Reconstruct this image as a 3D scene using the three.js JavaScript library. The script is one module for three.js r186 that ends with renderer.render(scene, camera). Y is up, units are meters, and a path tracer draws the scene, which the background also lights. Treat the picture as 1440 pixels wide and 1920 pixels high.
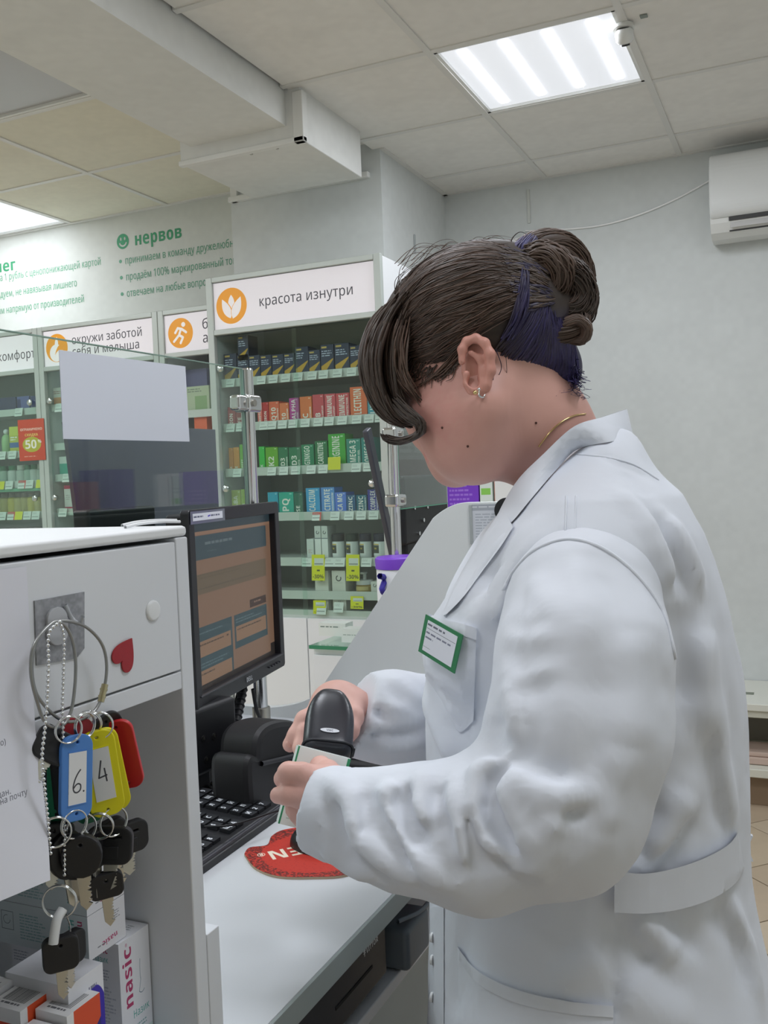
import * as THREE from 'three';
import { RoundedBoxGeometry } from 'three/addons/geometries/RoundedBoxGeometry.js';
import { mergeGeometries, mergeVertices, toCreasedNormals } from 'three/addons/utils/BufferGeometryUtils.js';
import { RectAreaLightUniformsLib } from 'three/addons/lights/RectAreaLightUniformsLib.js';

// ---------- camera, exposure, light ----------
const scene = new THREE.Scene();
scene.background = new THREE.Color(0x0b0c0e);
const FOCAL = 1755, EYE = new THREE.Vector3(0, 1.4, 0);
const camera = new THREE.PerspectiveCamera(2 * Math.atan(960 / FOCAL) * 180 / Math.PI, 0.75, 0.05, 30);
camera.rotation.order = 'YXZ';
camera.rotation.set(-0.03798, 0.42518, -0.03968);
camera.position.copy(EYE);
camera.updateMatrixWorld(true);
const renderer = new THREE.WebGLRenderer();
renderer.toneMapping = THREE.LinearToneMapping;
renderer.toneMappingExposure = 1.5;
renderer.shadowMap.enabled = true;
RectAreaLightUniformsLib.init();
const LAMP = 9.0;                                   // brightness of every lit ceiling panel
const LAMP_TINT = new THREE.Color(0.92, 0.955, 1.03);

// ---------- helpers ----------
const V = (x, y, z) => new THREE.Vector3(x, y, z);
const ray = (px, py) => V((px - 720) / FOCAL, -(py - 960) / FOCAL, -1).applyQuaternion(camera.quaternion);
const at = (px, py, d) => ray(px, py).multiplyScalar(d).add(EYE);                       // a point a given depth away
const onX = (px, py, x) => { const r = ray(px, py); return r.multiplyScalar((x - EYE.x) / r.x).add(EYE); };
const onY = (px, py, y) => { const r = ray(px, py); return r.multiplyScalar((y - EYE.y) / r.y).add(EYE); };
const onZ = (px, py, z) => { const r = ray(px, py); return r.multiplyScalar((z - EYE.z) / r.z).add(EYE); };
let seed = 20240607;
const rnd = () => { seed = (seed * 1664525 + 1013904223) >>> 0; return seed / 4294967296; };
const rr = (a, b) => a + (b - a) * rnd();
const taken = new Map();
const numbered = (n) => { const k = taken.get(n) || 0; taken.set(n, k + 1); return k ? n + '_' + String(k).padStart(3, '0') : n; };
function finish(o) { o.traverse((m) => { if (m.isMesh) { m.castShadow = true; m.receiveShadow = true; } }); return o; }
function thing(name, label, category, pos = [0, 0, 0], turn = 0, group) {
  const o = new THREE.Group(); o.name = numbered(name); o.position.set(...pos); o.rotation.y = turn; scene.add(o);
  o.userData = { label, category }; if (group) o.userData.group = group; return o;
}
function tag(o, label, category, group, kind) { o.userData = { label, category }; if (group) o.userData.group = group; if (kind) o.userData.kind = kind; return o; }
function part(name, geo, mat, parent, pos, label) {
  const m = new THREE.Mesh(Array.isArray(geo) ? mg(geo) : geo, mat);
  m.castShadow = m.receiveShadow = true;
  if (parent) { m.name = name; parent.add(m); } else { m.name = numbered(name); scene.add(m); }
  if (pos) m.position.set(...pos); if (label) m.userData.label = label; return m;
}
function solo(name, geo, mat, label, category, group, pos) { const m = part(name, geo, mat, null, pos); return tag(m, label, category, group); }
function struct(name, geo, mat, label, parent) {
  const m = part(name, geo, mat, parent); if (!parent) { m.name = name; m.userData = { kind: 'structure', label, category: name.split('_')[0] }; } return m;
}
const clean = (g) => { const o = g.index ? g.toNonIndexed() : g; for (const k of Object.keys(o.attributes)) if (!['position', 'normal', 'uv'].includes(k)) o.deleteAttribute(k); return o; };
const mg = (list) => mergeGeometries(list.map(clean));
const mv = (g, x, y, z) => g.translate(x, y, z);
const rot = (g, x = 0, y = 0, z = 0) => { if (x) g.rotateX(x); if (y) g.rotateY(y); if (z) g.rotateZ(z); return g; };
const bx = (w, h, d, x = 0, y = 0, z = 0) => new THREE.BoxGeometry(w, h, d).translate(x, y, z);
const span = (x0, x1, y0, y1, z0, z1) => bx(x1 - x0, y1 - y0, z1 - z0, (x0 + x1) / 2, (y0 + y1) / 2, (z0 + z1) / 2);
const rb = (w, h, d, r = 0.003, x = 0, y = 0, z = 0, s = 2) => new RoundedBoxGeometry(w, h, d, s, Math.min(r, w / 2.01, h / 2.01, d / 2.01)).translate(x, y, z);
const rspan = (x0, x1, y0, y1, z0, z1, r = 0.002) => rb(x1 - x0, y1 - y0, z1 - z0, r, (x0 + x1) / 2, (y0 + y1) / 2, (z0 + z1) / 2, 1);
const cyl = (r0, r1, h, x = 0, y = 0, z = 0, n = 24) => new THREE.CylinderGeometry(r0, r1, h, n).translate(x, y, z);
const tube = (pts, r, n = 40, k = 8, closed = false) => new THREE.TubeGeometry(new THREE.CatmullRomCurve3(pts, closed), n, r, k, closed);
const lathe = (pts, n = 24) => new THREE.LatheGeometry(pts.map((p) => new THREE.Vector2(...p)), n);
const extr = (shape, depth, bevel = 0, seg = 10) => new THREE.ExtrudeGeometry(shape, { depth, bevelEnabled: bevel > 0, bevelSize: bevel, bevelThickness: bevel, bevelSegments: 2, curveSegments: seg });
const poly = (pts) => new THREE.Shape(pts.map((p) => new THREE.Vector2(...p)));
function rrect(w, h, r) {
  const s = new THREE.Shape(), x = -w / 2, y = -h / 2; s.moveTo(x + r, y); s.lineTo(x + w - r, y); s.absarc(x + w - r, y + r, r, -Math.PI / 2, 0); s.lineTo(x + w, y + h - r);
  s.absarc(x + w - r, y + h - r, r, 0, Math.PI / 2); s.lineTo(x + r, y + h); s.absarc(x + r, y + h - r, r, Math.PI / 2, Math.PI); s.lineTo(x, y + r); s.absarc(x + r, y + r, r, Math.PI, Math.PI * 1.5); return s;
}
const std = (color, roughness = 0.6, o = {}) => new THREE.MeshStandardMaterial({ color, roughness, ...o });
const phys = (color, roughness, o) => new THREE.MeshPhysicalMaterial({ color, roughness, ...o });
const canvas = (w, h, draw, bg) => { const c = document.createElement('canvas'); c.width = w; c.height = h; const g = c.getContext('2d'); if (bg) { g.fillStyle = bg; g.fillRect(0, 0, w, h); } draw(g, w, h); return c; };
const ctex = (c) => { const t = new THREE.CanvasTexture(c); t.colorSpace = THREE.SRGBColorSpace; t.anisotropy = 8; return t; };
function noiseTex(size, fn, repeat) {                // grey noise as a DataTexture (colour data or relief)
  const d = new Uint8Array(size * size * 4);
  for (let j = 0; j < size; j++) for (let i = 0; i < size; i++) { const v = Math.max(0, Math.min(255, fn(i / size, j / size))); const k = (j * size + i) * 4; d[k] = d[k + 1] = d[k + 2] = v; d[k + 3] = 255; }
  const t = new THREE.DataTexture(d, size, size); t.wrapS = t.wrapT = THREE.RepeatWrapping; t.magFilter = THREE.LinearFilter; t.minFilter = THREE.LinearMipmapLinearFilter; t.generateMipmaps = true; if (repeat) t.repeat.set(...repeat); t.needsUpdate = true; return t;
}
const hash = (i, j) => { let n = (i * 374761393 + j * 668265263) | 0; n = Math.imul(n ^ (n >>> 13), 1274126177); return ((n ^ (n >>> 16)) >>> 0) / 4294967296; };
function vnoise(x, y, p) { const i = Math.floor(x), j = Math.floor(y), f = x - i, g = y - j, u = f * f * (3 - 2 * f), w = g * g * (3 - 2 * g), m = (a) => ((a % p) + p) % p; const a = hash(m(i), m(j)), b = hash(m(i + 1), m(j)), c = hash(m(i), m(j + 1)), d = hash(m(i + 1), m(j + 1)); return (a + (b - a) * u) * (1 - w) + (c + (d - c) * u) * w; }
const uvMetres = (g, s = 1) => { const p = g.attributes.position, n = g.attributes.normal, uv = g.attributes.uv; for (let i = 0; i < p.count; i++) { const ax = Math.abs(n.getX(i)), ay = Math.abs(n.getY(i)), az = Math.abs(n.getZ(i)); const [u, v] = ay > ax && ay > az ? [p.getX(i), p.getZ(i)] : ax > az ? [p.getZ(i), p.getY(i)] : [p.getX(i), p.getY(i)]; uv.setXY(i, u * s, v * s); } return g; };

// an atlas that holds the print of many small packs; packs take their uv from it
class Atlas {
  constructor(size) { this.size = size; this.c = document.createElement('canvas'); this.c.width = this.c.height = size; this.g = this.c.getContext('2d'); this.g.fillStyle = '#ffffff'; this.g.fillRect(0, 0, size, size); this.x = 2; this.y = 2; this.row = 0; this.flat = new Map(); }
  add(w, h, draw) {
    w = Math.ceil(w); h = Math.ceil(h); if (this.x + w + 2 > this.size) { this.x = 2; this.y += this.row + 2; this.row = 0; } if (this.y + h > this.size) throw new Error('atlas full');
    const g = this.g; g.save(); g.beginPath(); g.rect(this.x - 1, this.y - 1, w + 2, h + 2); g.clip(); g.translate(this.x, this.y); draw(g, w, h); g.restore();
    const s = this.size, r = [(this.x + 0.5) / s, 1 - (this.y + h - 0.5) / s, (this.x + w - 0.5) / s, 1 - (this.y + 0.5) / s]; this.x += w + 2; this.row = Math.max(this.row, h); return r;
  }
  plain(color) { if (!this.flat.has(color)) this.flat.set(color, this.add(6, 6, (g) => { g.fillStyle = color; g.fillRect(-1, -1, 8, 8); })); return this.flat.get(color); }
  box(w, h, d, faces, base) {                        // faces: px nx py ny pz nz -> uv rect
    const g = new THREE.BoxGeometry(w, h, d), uv = g.attributes.uv; const order = ['px', 'nx', 'py', 'ny', 'pz', 'nz'];
    order.forEach((f, k) => { const r = faces[f] || base; for (let i = 0; i < 4; i++) { const u = uv.getX(k * 4 + i), v = uv.getY(k * 4 + i); uv.setXY(k * 4 + i, r[0] + (r[2] - r[0]) * u, r[1] + (r[3] - r[1]) * v); } }); return g;
  }
  quad(w, h, r) { const g = new THREE.PlaneGeometry(w, h), uv = g.attributes.uv; for (let i = 0; i < 4; i++) uv.setXY(i, r[0] + (r[2] - r[0]) * uv.getX(i), r[1] + (r[3] - r[1]) * uv.getY(i)); return g; }
  skin(g, r) { const uv = g.attributes.uv; for (let i = 0; i < uv.count; i++) uv.setXY(i, (r[0] + r[2]) / 2, (r[1] + r[3]) / 2); return g; }
  material(rough = 0.5) { return this.m ??= new THREE.MeshStandardMaterial({ map: ctex(this.c), roughness: rough }); }
}
const fitText = (g, s, x, y, w, font, weight = '') => { let k = 100; g.font = `${weight} ${k}px ${font}`.trim(); const m = g.measureText(s).width || 1; k = Math.min(k, k * w / m); return k; };
function greek(g, x, y, w, lines, lh, color) { g.fillStyle = color; for (let i = 0; i < lines; i++) { let cx = x; const end = x + w * (0.6 + 0.4 * rnd()); while (cx < end) { const ww = Math.min(end - cx, lh * (0.6 + 1.8 * rnd())); g.fillRect(cx, y + i * lh, ww, lh * 0.45); cx += ww + lh * 0.35; } } }   // unreadably small print

// ---------- shared materials ----------
const wallNoise = noiseTex(256, (u, v) => 232 + 12 * vnoise(u * 40, v * 40, 40) + 10 * vnoise(u * 9, v * 9, 9));
const wallBump = noiseTex(256, (u, v) => 128 + 70 * (vnoise(u * 60, v * 60, 60) - 0.5) + 50 * (vnoise(u * 128, v * 128, 128) - 0.5));
const wallMat = (c) => std(c, 0.85, { map: wallNoise, bumpMap: wallBump, bumpScale: 0.0006 });
const M = {
  wall: wallMat(0xd9dcd6), wallCool: wallMat(0xd9dddb), ceil: std(0xf1efe9, 0.95, { map: wallNoise, bumpMap: wallBump, bumpScale: 0.001 }), ceilOld: std(0xe8e4d2, 0.95, { map: wallNoise, bumpMap: wallBump, bumpScale: 0.001 }),
  grid: std(0xe0dfda, 0.55), beam: wallMat(0xe6e7e3), plastic: std(0xe3e4e0, 0.4),
  chip: std(0xdfe2e6, 0.45), chipGrey: std(0xaab0b0, 0.5), alu: std(0xc3cac4, 0.42, { metalness: 0.25 }), chrome: std(0xdadcdd, 0.12, { metalness: 1 }), steel: std(0xb9b6ae, 0.3, { metalness: 1 }),
  black: std(0x16171b, 0.5), blackGloss: std(0x141419, 0.22), dark: std(0x25262c, 0.55), grey: std(0x6b747d, 0.5),
  paper: std(0xe6e8ec, 0.8), white: std(0xe9ebec, 0.5),
  pane: phys(0xf4fbf8, 0.02, { transmission: 1, thickness: 0, ior: 1.5 }), glassEdge: phys(0x3f8f73, 0.1, { transmission: 0.4, thickness: 0 }),
};

// ================= THE ROOM =================
const CEIL = 2.78, ZR = -4.43, ZL = -3.85, XCOL = -1.61, ZCOL = -3.66;
const T = 0.612, GX = -1.10, GZ = -2.925;
// floor
{
  const g = uvMetres(span(-5.4, 1.75, -0.12, -0.006, -4.6, 2.3));
  const f = struct('floor', g, std(0xc6b69e, 0.5, { map: wallNoise }), 'beige diagonal floor tiles with dark joints');
  part('joint_bed', uvMetres(span(-0.72, 1.32, -0.006, -0.005, -4.15, 0.55)), std(0x6d6152, 0.8, { map: wallNoise }), f);
  const tints = [0xc9b79d, 0xc3b097, 0xcdbca3, 0xbfae97].map((c) => std(c, 0.35, { map: wallNoise }));
  const s = 0.318, tg = uvMetres(rb(s - 0.005, 0.008, s - 0.005, 0.0015, 0, -0.004, 0, 1)); tg.rotateY(Math.PI / 4);
  const a0 = (-0.24 - 3.816) / Math.SQRT2, b0 = (-0.24 + 3.816) / Math.SQRT2;
  for (let i = -9; i < 22; i++) for (let j = -14; j < 8; j++) {
    const p = a0 + (i + 0.5) * s, q = b0 + (j + 0.5) * s, x = (p + q) / Math.SQRT2, z = (p - q) / Math.SQRT2;
    if (x < -0.75 || x > 1.35 || z < -4.2 || z > 0.6) continue;
    part('tile', tg, tints[Math.floor(hash(i + 40, j + 60) * 4)], f, [x, 0, z]);
  }
}
// ceiling slab, tiles and grid profiles
const LAMPSPOTS = [[0, 0, false], [-5, -1, true], [-3, 1, true], [0, 3, false], [0, 6, false], [2, 4, false], [2, 1, false], [-6, 3, true], [-4, 6, true], [-6, 6, true], [-4, 3, true], [-5, 1, true], [-3, 3, true]];
const ceiling = struct('ceiling', span(-5.4, 1.75, CEIL + 0.03, CEIL + 0.15, -4.6, 2.3), M.ceil, 'suspended ceiling of square mineral tiles in a white grid');
{
  const tile = uvMetres(bx(T - 0.02, 0.014, T - 0.02)), tints = [M.ceil, std(0xeeece6, 0.95, { map: wallNoise, bumpMap: wallBump, bumpScale: 0.001 })];
  const lay = (left) => {
    const ox = left ? GX + 0.09 : GX, oz = left ? GZ + 0.26 : GZ, xa = left ? -5.2 : -1.655, xb = left ? -2.075 : 1.55, za = left ? ZL : ZR;
    for (let i = -8; i < 5; i++) for (let j = -4; j < 9; j++) {
      if (LAMPSPOTS.some((l) => l[0] === i && l[1] === j && l[2] === left)) continue;
      const a = Math.max(xa, ox + i * T) + 0.01, b = Math.min(xb, ox + i * T + T) - 0.01, c = Math.max(za, oz + j * T - T) + 0.01, d = Math.min(2.1, oz + j * T) - 0.01;
      if (d - c < 0.03 || b - a < 0.03) continue;
      const full = d - c > T - 0.03 && b - a > T - 0.03;
      part('ceiling_tile', full ? tile : uvMetres(bx(b - a, 0.014, d - c)), left ? M.ceilOld : tints[(i + j) & 1], ceiling, [(a + b) / 2, CEIL + 0.009, (c + d) / 2]);
    }
    for (let i = -8; i < 5; i++) { const x = ox + i * T; if (x > xa + 0.02 && x < xb - 0.02) part('grid_profile', span(x - 0.012, x + 0.012, CEIL - 0.003, CEIL + 0.02, za, 2.1), M.grid, ceiling); }
    for (let j = -4; j < 9; j++) { const z = oz + j * T - T; if (z > za + 0.03 && z < 2.05) part('grid_profile', span(xa, xb, CEIL - 0.002, CEIL + 0.019, z - 0.012, z + 0.012), M.grid, ceiling); }
    part('grid_profile', span(left ? xa : XCOL, xb, CEIL - 0.004, CEIL + 0.018, za, za + 0.022), M.grid, ceiling);
  };
  lay(true); lay(false);
  part('grid_profile', span(XCOL - 0.002, XCOL + 0.02, CEIL - 0.004, CEIL + 0.018, ZR, ZCOL), M.grid, ceiling);
}
// LED panels: [column, row, lit, label]
function ledPanel(i, j, lit, label) {
  const left = i < -1, x0 = (left ? GX + 0.09 : GX) + i * T, z1 = (left ? GZ + 0.26 : GZ) + j * T, w = T - 0.02;
  let c = z1 - T + 0.01; if (left && c < ZL) c = ZL + 0.025;
  const cx = x0 + T / 2, cz = (z1 - 0.01 + c) / 2, d = z1 - 0.01 - c;
  const t = thing('ceiling_light', label, 'light', [cx, CEIL, cz], 0, 'square ceiling light panels');
  const glow = (k) => lit ? std(0xf2f5fa, 0.5, { emissive: LAMP_TINT, emissiveIntensity: k }) : std(0xb9babb, 0.35);
  part('housing', [bx(w, 0.012, 0.014, 0, 0.006, -d / 2 + 0.007), bx(w, 0.012, 0.014, 0, 0.006, d / 2 - 0.007), bx(0.014, 0.012, d, -w / 2 + 0.007, 0.006, 0), bx(0.014, 0.012, d, w / 2 - 0.007, 0.006, 0), bx(w, 0.004, d, 0, 0.024, 0)], M.plastic, t);
  part('diffuser', bx(w - 0.03, 0.004, d - 0.03, 0, 0.012, 0), glow(0.34), t);
  if (lit) for (let k = 0; k < 4; k++) part('led_strip', rb(0.03, 0.006, d - 0.1, 0.003, (k - 1.5) * 0.142, 0.0085, 0), glow(3.2), t);
  else part('led_strip', rb(w - 0.06, 0.004, d - 0.06, 0.002, 0, 0.0095, 0), glow(0), t);
  if (lit) {
    const l = new THREE.RectAreaLight(LAMP_TINT, LAMP, w - 0.06, left && j < 0 ? d - 0.3 : d - 0.14); l.name = 'panel_light'; l.position.set(0, 0.002, left && j < 0 ? 0.07 : 0); l.rotation.x = -Math.PI / 2; l.castShadow = true; t.add(l);
  }
}
ledPanel(0, 0, true, 'lit square LED ceiling panel with four bright strips beside the small camera');
ledPanel(-5, -1, true, 'lit square LED ceiling panel against the wall with green lettering');
ledPanel(-3, 1, false, 'unlit grey square ceiling panel left of the ceiling beam');
ledPanel(0, 3, true, 'lit square LED ceiling panel above the cash desk');
ledPanel(0, 6, true, 'lit square LED ceiling panel behind the cash desk');
ledPanel(2, 4, true, 'lit square LED ceiling panel along the drawer wall');
ledPanel(2, 1, true, 'lit square LED ceiling panel over the far end of the drawer wall');
ledPanel(-6, 3, true, 'unseen lit square LED ceiling panel over the shop floor');  // from here on, out-of-view shop panels put in to raise the general light
ledPanel(-4, 6, true, 'unseen lit square LED ceiling panel over the shop entrance');
ledPanel(-6, 6, true, 'unseen lit square LED ceiling panel in the shop corner by the entrance');
ledPanel(-4, 3, true, 'unseen lit square LED ceiling panel over the middle of the shop floor');
ledPanel(-5, 1, true, 'added lit square LED ceiling panel in front of the comfort shelves');  // unseen panel added to brighten the shelf fronts
ledPanel(-3, 3, true, 'added lit square LED ceiling panel on the customer side of the cash desk');  // also added out of view, lights the shelves from the front
// walls
struct('wall_back', [uvMetres(span(-5.4, -2.2, 0, CEIL + 0.03, ZL - 0.12, ZL))], M.wall, 'pale wall with green lettering above the display shelves');
struct('wall_pillar', [uvMetres(span(-2.36, XCOL, 0, CEIL + 0.03, ZR - 0.1, ZCOL))], M.wallCool, 'pale projecting wall beside the display shelves');
struct('wall_far', [uvMetres(span(XCOL - 0.02, 1.75, 0, CEIL + 0.03, ZR - 0.12, ZR))], M.wallCool, 'plain pale grey wall behind the pharmacist');
struct('wall_right', [uvMetres(span(1.6, 1.75, 0, CEIL + 0.03, ZR, 2.3))], M.wall, 'plain pale side wall');
struct('wall_left', [uvMetres(span(-5.4, -5.2, 0, CEIL + 0.03, ZL, 2.3))], M.wall, 'plain pale wall of the shop');
struct('wall_front', [uvMetres(span(-5.2, 1.6, 0, CEIL + 0.03, 2.15, 2.3))], M.wall, 'plain pale wall behind the camera');
// beam and the boxed duct under the ceiling
struct('trim_1', [uvMetres(span(-2.07, -1.66, 2.657, CEIL + 0.03, -2.962, 2.15))], M.beam, 'plaster beam running under the ceiling');
{
  const g = [rspan(-2.12, -1.6, 2.6, CEIL + 0.02, -3.45, -2.955, 0.004)];
  const t = struct('trim_2', g.map((q) => uvMetres(q)), M.beam, 'deeper boxed duct at the end of the ceiling beam');
  part('corner_trim', [rspan(-1.63, -1.588, 2.592, CEIL - 0.01, -2.985, -2.948, 0.004), rspan(-2.125, -1.588, 2.592, 2.612, -2.975, -2.948, 0.004)], M.plastic, t);
  part('screw', cyl(0.006, 0.006, 0.004, -1.83, 2.599, -2.99, 10), M.steel, t);
  part('screw', cyl(0.005, 0.005, 0.004, -1.72, 2.599, -2.99, 10), M.steel, t);
}
struct('trim_3', [rspan(-2.36, -1.66, 2.665, 2.69, -3.663, -3.635, 0.004)], M.plastic, 'narrow white cornice on the projecting wall');
struct('trim_4', [rspan(-2.35, -2.315, 2.665, CEIL, -3.7, -3.64, 0.004)], M.plastic, 'white corner strip at the end of the cornice');
// green lettering on the back wall
{
  const x0 = -4.2, x1 = -2.30, y0 = 2.33, y1 = 2.72, S = 1040, W = Math.round((x1 - x0) * S), H = Math.round((y1 - y0) * S);
  const X = (x) => (x - x0) * S, Y = (y) => (y1 - y) * S;
  const c = canvas(W, H, (g) => {
    const line = (s, xr, y, h, w, bold, alignRight) => { g.font = `${bold ? 'bold ' : ''}${h * S}px sans-serif`; const m = g.measureText(s).width, k = w * S / m; g.save(); g.translate(X(xr) - (alignRight ? w * S : 0), Y(y)); g.scale(k, 1); g.fillText(s, 0, 0); g.restore(); };
    g.fillStyle = '#3d9a6c';
    line('денег', -3.865, 2.593, 0.085, 0.27, true, true);
    g.fillStyle = '#6fb08d';
    line('за 1 рубль с ценопонижающей картой', -3.282, 2.545, 0.052, 0.72, false, true);
    line('рекомендуем, не навязывая лишнего', -3.448, 2.455, 0.052, 0.7, false, true);
    line('возим напрямую от производителей', -3.405, 2.368, 0.052, 0.67, false, true);
    g.fillStyle = '#3f9a6e';
    line('нервов', -3.066, 2.612, 0.088, 0.295, true);
    g.beginPath(); g.arc(X(-3.137), Y(2.643), 0.038 * S, 0, 7); g.fill();
    g.fillStyle = '#62a384';
    line('принимаем в команду дружелюбных', -3.13, 2.527, 0.052, 0.705);
    line('продаём 100% маркированный товар', -3.13, 2.445, 0.052, 0.71);
    line('отвечаем на любые вопросы', -3.13, 2.362, 0.052, 0.535);
    for (const y of [2.545, 2.463, 2.38]) { g.beginPath(); g.arc(X(-3.158), Y(y), 0.009 * S, 0, 7); g.fill(); }
    g.globalCompositeOperation = 'destination-out'; g.lineWidth = 0.009 * S; g.lineCap = 'round';
    g.beginPath(); g.arc(X(-3.137), Y(2.641), 0.021 * S, 0.35, Math.PI - 0.35); g.stroke();
    for (const s of [-1, 1]) { g.beginPath(); g.ellipse(X(-3.137 + s * 0.0125), Y(2.656), 0.0055 * S, 0.009 * S, 0, 0, 7); g.fill(); }
  });
  const m = part('wall_lettering', new THREE.PlaneGeometry(x1 - x0, y1 - y0).translate((x0 + x1) / 2, (y0 + y1) / 2, ZL + 0.001), new THREE.MeshStandardMaterial({ map: ctex(c), transparent: true, roughness: 0.6 }));
  tag(m, 'green lettering with a round smiley on the back wall', 'lettering');
}
// things on the far wall: air conditioner, cable, small fittings
{
  const x0 = -0.352, w = 0.8, z = ZR, y0 = 2.36, y1 = 2.70, q = 1;
  const t = thing('air_conditioner', 'white wall-mounted air conditioner under the ceiling', 'air conditioner', [x0 + w / 2, y0, z + 0.001]);
  const prof = poly([[0, 0.012], [0.03, 0], [0.12, 0.0], [0.165, 0.03], [0.185, 0.09], [0.185, 0.1], [0, 0.1]]);
  const low = extr(poly([[0, 0.01], [0.02, 0], [0.11, 0], [0.15, 0.02], [0.172, 0.055], [0.178, 0.085], [0, 0.085]]), w - 0.004, 0.002); rot(low, 0, -Math.PI / 2); mv(low, w / 2 - 0.002, 0, 0);
  part('lower_shell', low, M.plastic, t);
  const s = new THREE.Shape(); s.moveTo(0, 0.085); s.lineTo(0.18, 0.085); s.quadraticCurveTo(0.205, 0.1, 0.2, 0.16); s.quadraticCurveTo(0.19, 0.31, 0.15, 0.335); s.lineTo(0, 0.335);
  const up = extr(s, w - 0.02, 0.01); rot(up, 0, -Math.PI / 2); mv(up, w / 2 - 0.01, 0, 0);
  part('front_panel', up, phys(0xe4e6e4, 0.28, { clearcoat: 0.6, clearcoatRoughness: 0.08 }), t);
  part('outlet_slot', [bx(w - 0.09, 0.026, 0.02, 0.03, 0.071, 0.172), bx(w - 0.09, 0.008, 0.02, 0.03, 0.022, 0.145)], std(0x3d3d3c, 0.6), t);
  const lv = rb(w - 0.1, 0.03, 0.006, 0.003); rot(lv, -0.25); mv(lv, 0.03, 0.043, 0.172); part('louvre', lv, std(0xc6c5c3, 0.4), t);
}
{
  const pts = [[1332, 338], [1270, 372], [1200, 402], [1130, 422], [1060, 430], [985, 433]].map(([a, b]) => onZ(a, b, ZR + 0.006));
  solo('wall_cable', tube(pts, 0.0042, 60, 6), std(0xf6f6f4, 0.5), 'thin white cable sagging along the far wall', 'cable');
  const p = onZ(955, 462, ZR + 0.03); solo('junction_box', rb(0.24, 0.1, 0.06, 0.01, p.x, p.y - 0.02, ZR + 0.031), std(0xeeeeec, 0.5), 'white plastic box on the far wall behind the hair bun', 'box');
  const a = onX(778, 441, XCOL), b = onX(775, 474, XCOL); solo('wall_hook', rb(0.006, 0.085, 0.012, 0.002, XCOL + 0.004, (a.y + b.y) / 2, (a.z + b.z) / 2), M.chipGrey, 'small grey strip fixed to the projecting wall', 'hook');
  const s1 = onZ(990, 345, ZR); solo('wall_strip', rb(0.014, 0.16, 0.006, 0.002, s1.x, 2.66, ZR + 0.004), M.wall, 'short pale vertical strip below the ceiling edge of the far wall', 'strip');
}
{   // dome camera on the ceiling profile beside the lamp
  const p = onY(1170, 58, CEIL - 0.02), t = thing('ceiling_camera', 'small round white camera on the ceiling beside the lit panel', 'camera', [p.x, CEIL - 0.003, p.z]);
  part('mount', [cyl(0.03, 0.034, 0.012, 0, -0.006, 0)], M.plastic, t);
  const b = lathe([[0, -0.045], [0.018, -0.045], [0.027, -0.036], [0.029, -0.012], [0.02, 0]], 28); b.rotateX(0.5); mv(b, 0, -0.01, 0.004); part('body', b, M.plastic, t);
  const l = cyl(0.014, 0.014, 0.006); l.rotateX(0.5); mv(l, 0, -0.052, -0.02); part('lens', l, std(0x2a2b2e, 0.2), t);
  solo('ceiling_patch', rb(0.022, 0.004, 0.02, 0.001, onY(1207, 30, CEIL).x, CEIL - 0.001, onY(1207, 30, CEIL).z), std(0x8d9691, 0.8), 'small grey patch on the ceiling tile beside the camera', 'patch');
}

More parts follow.
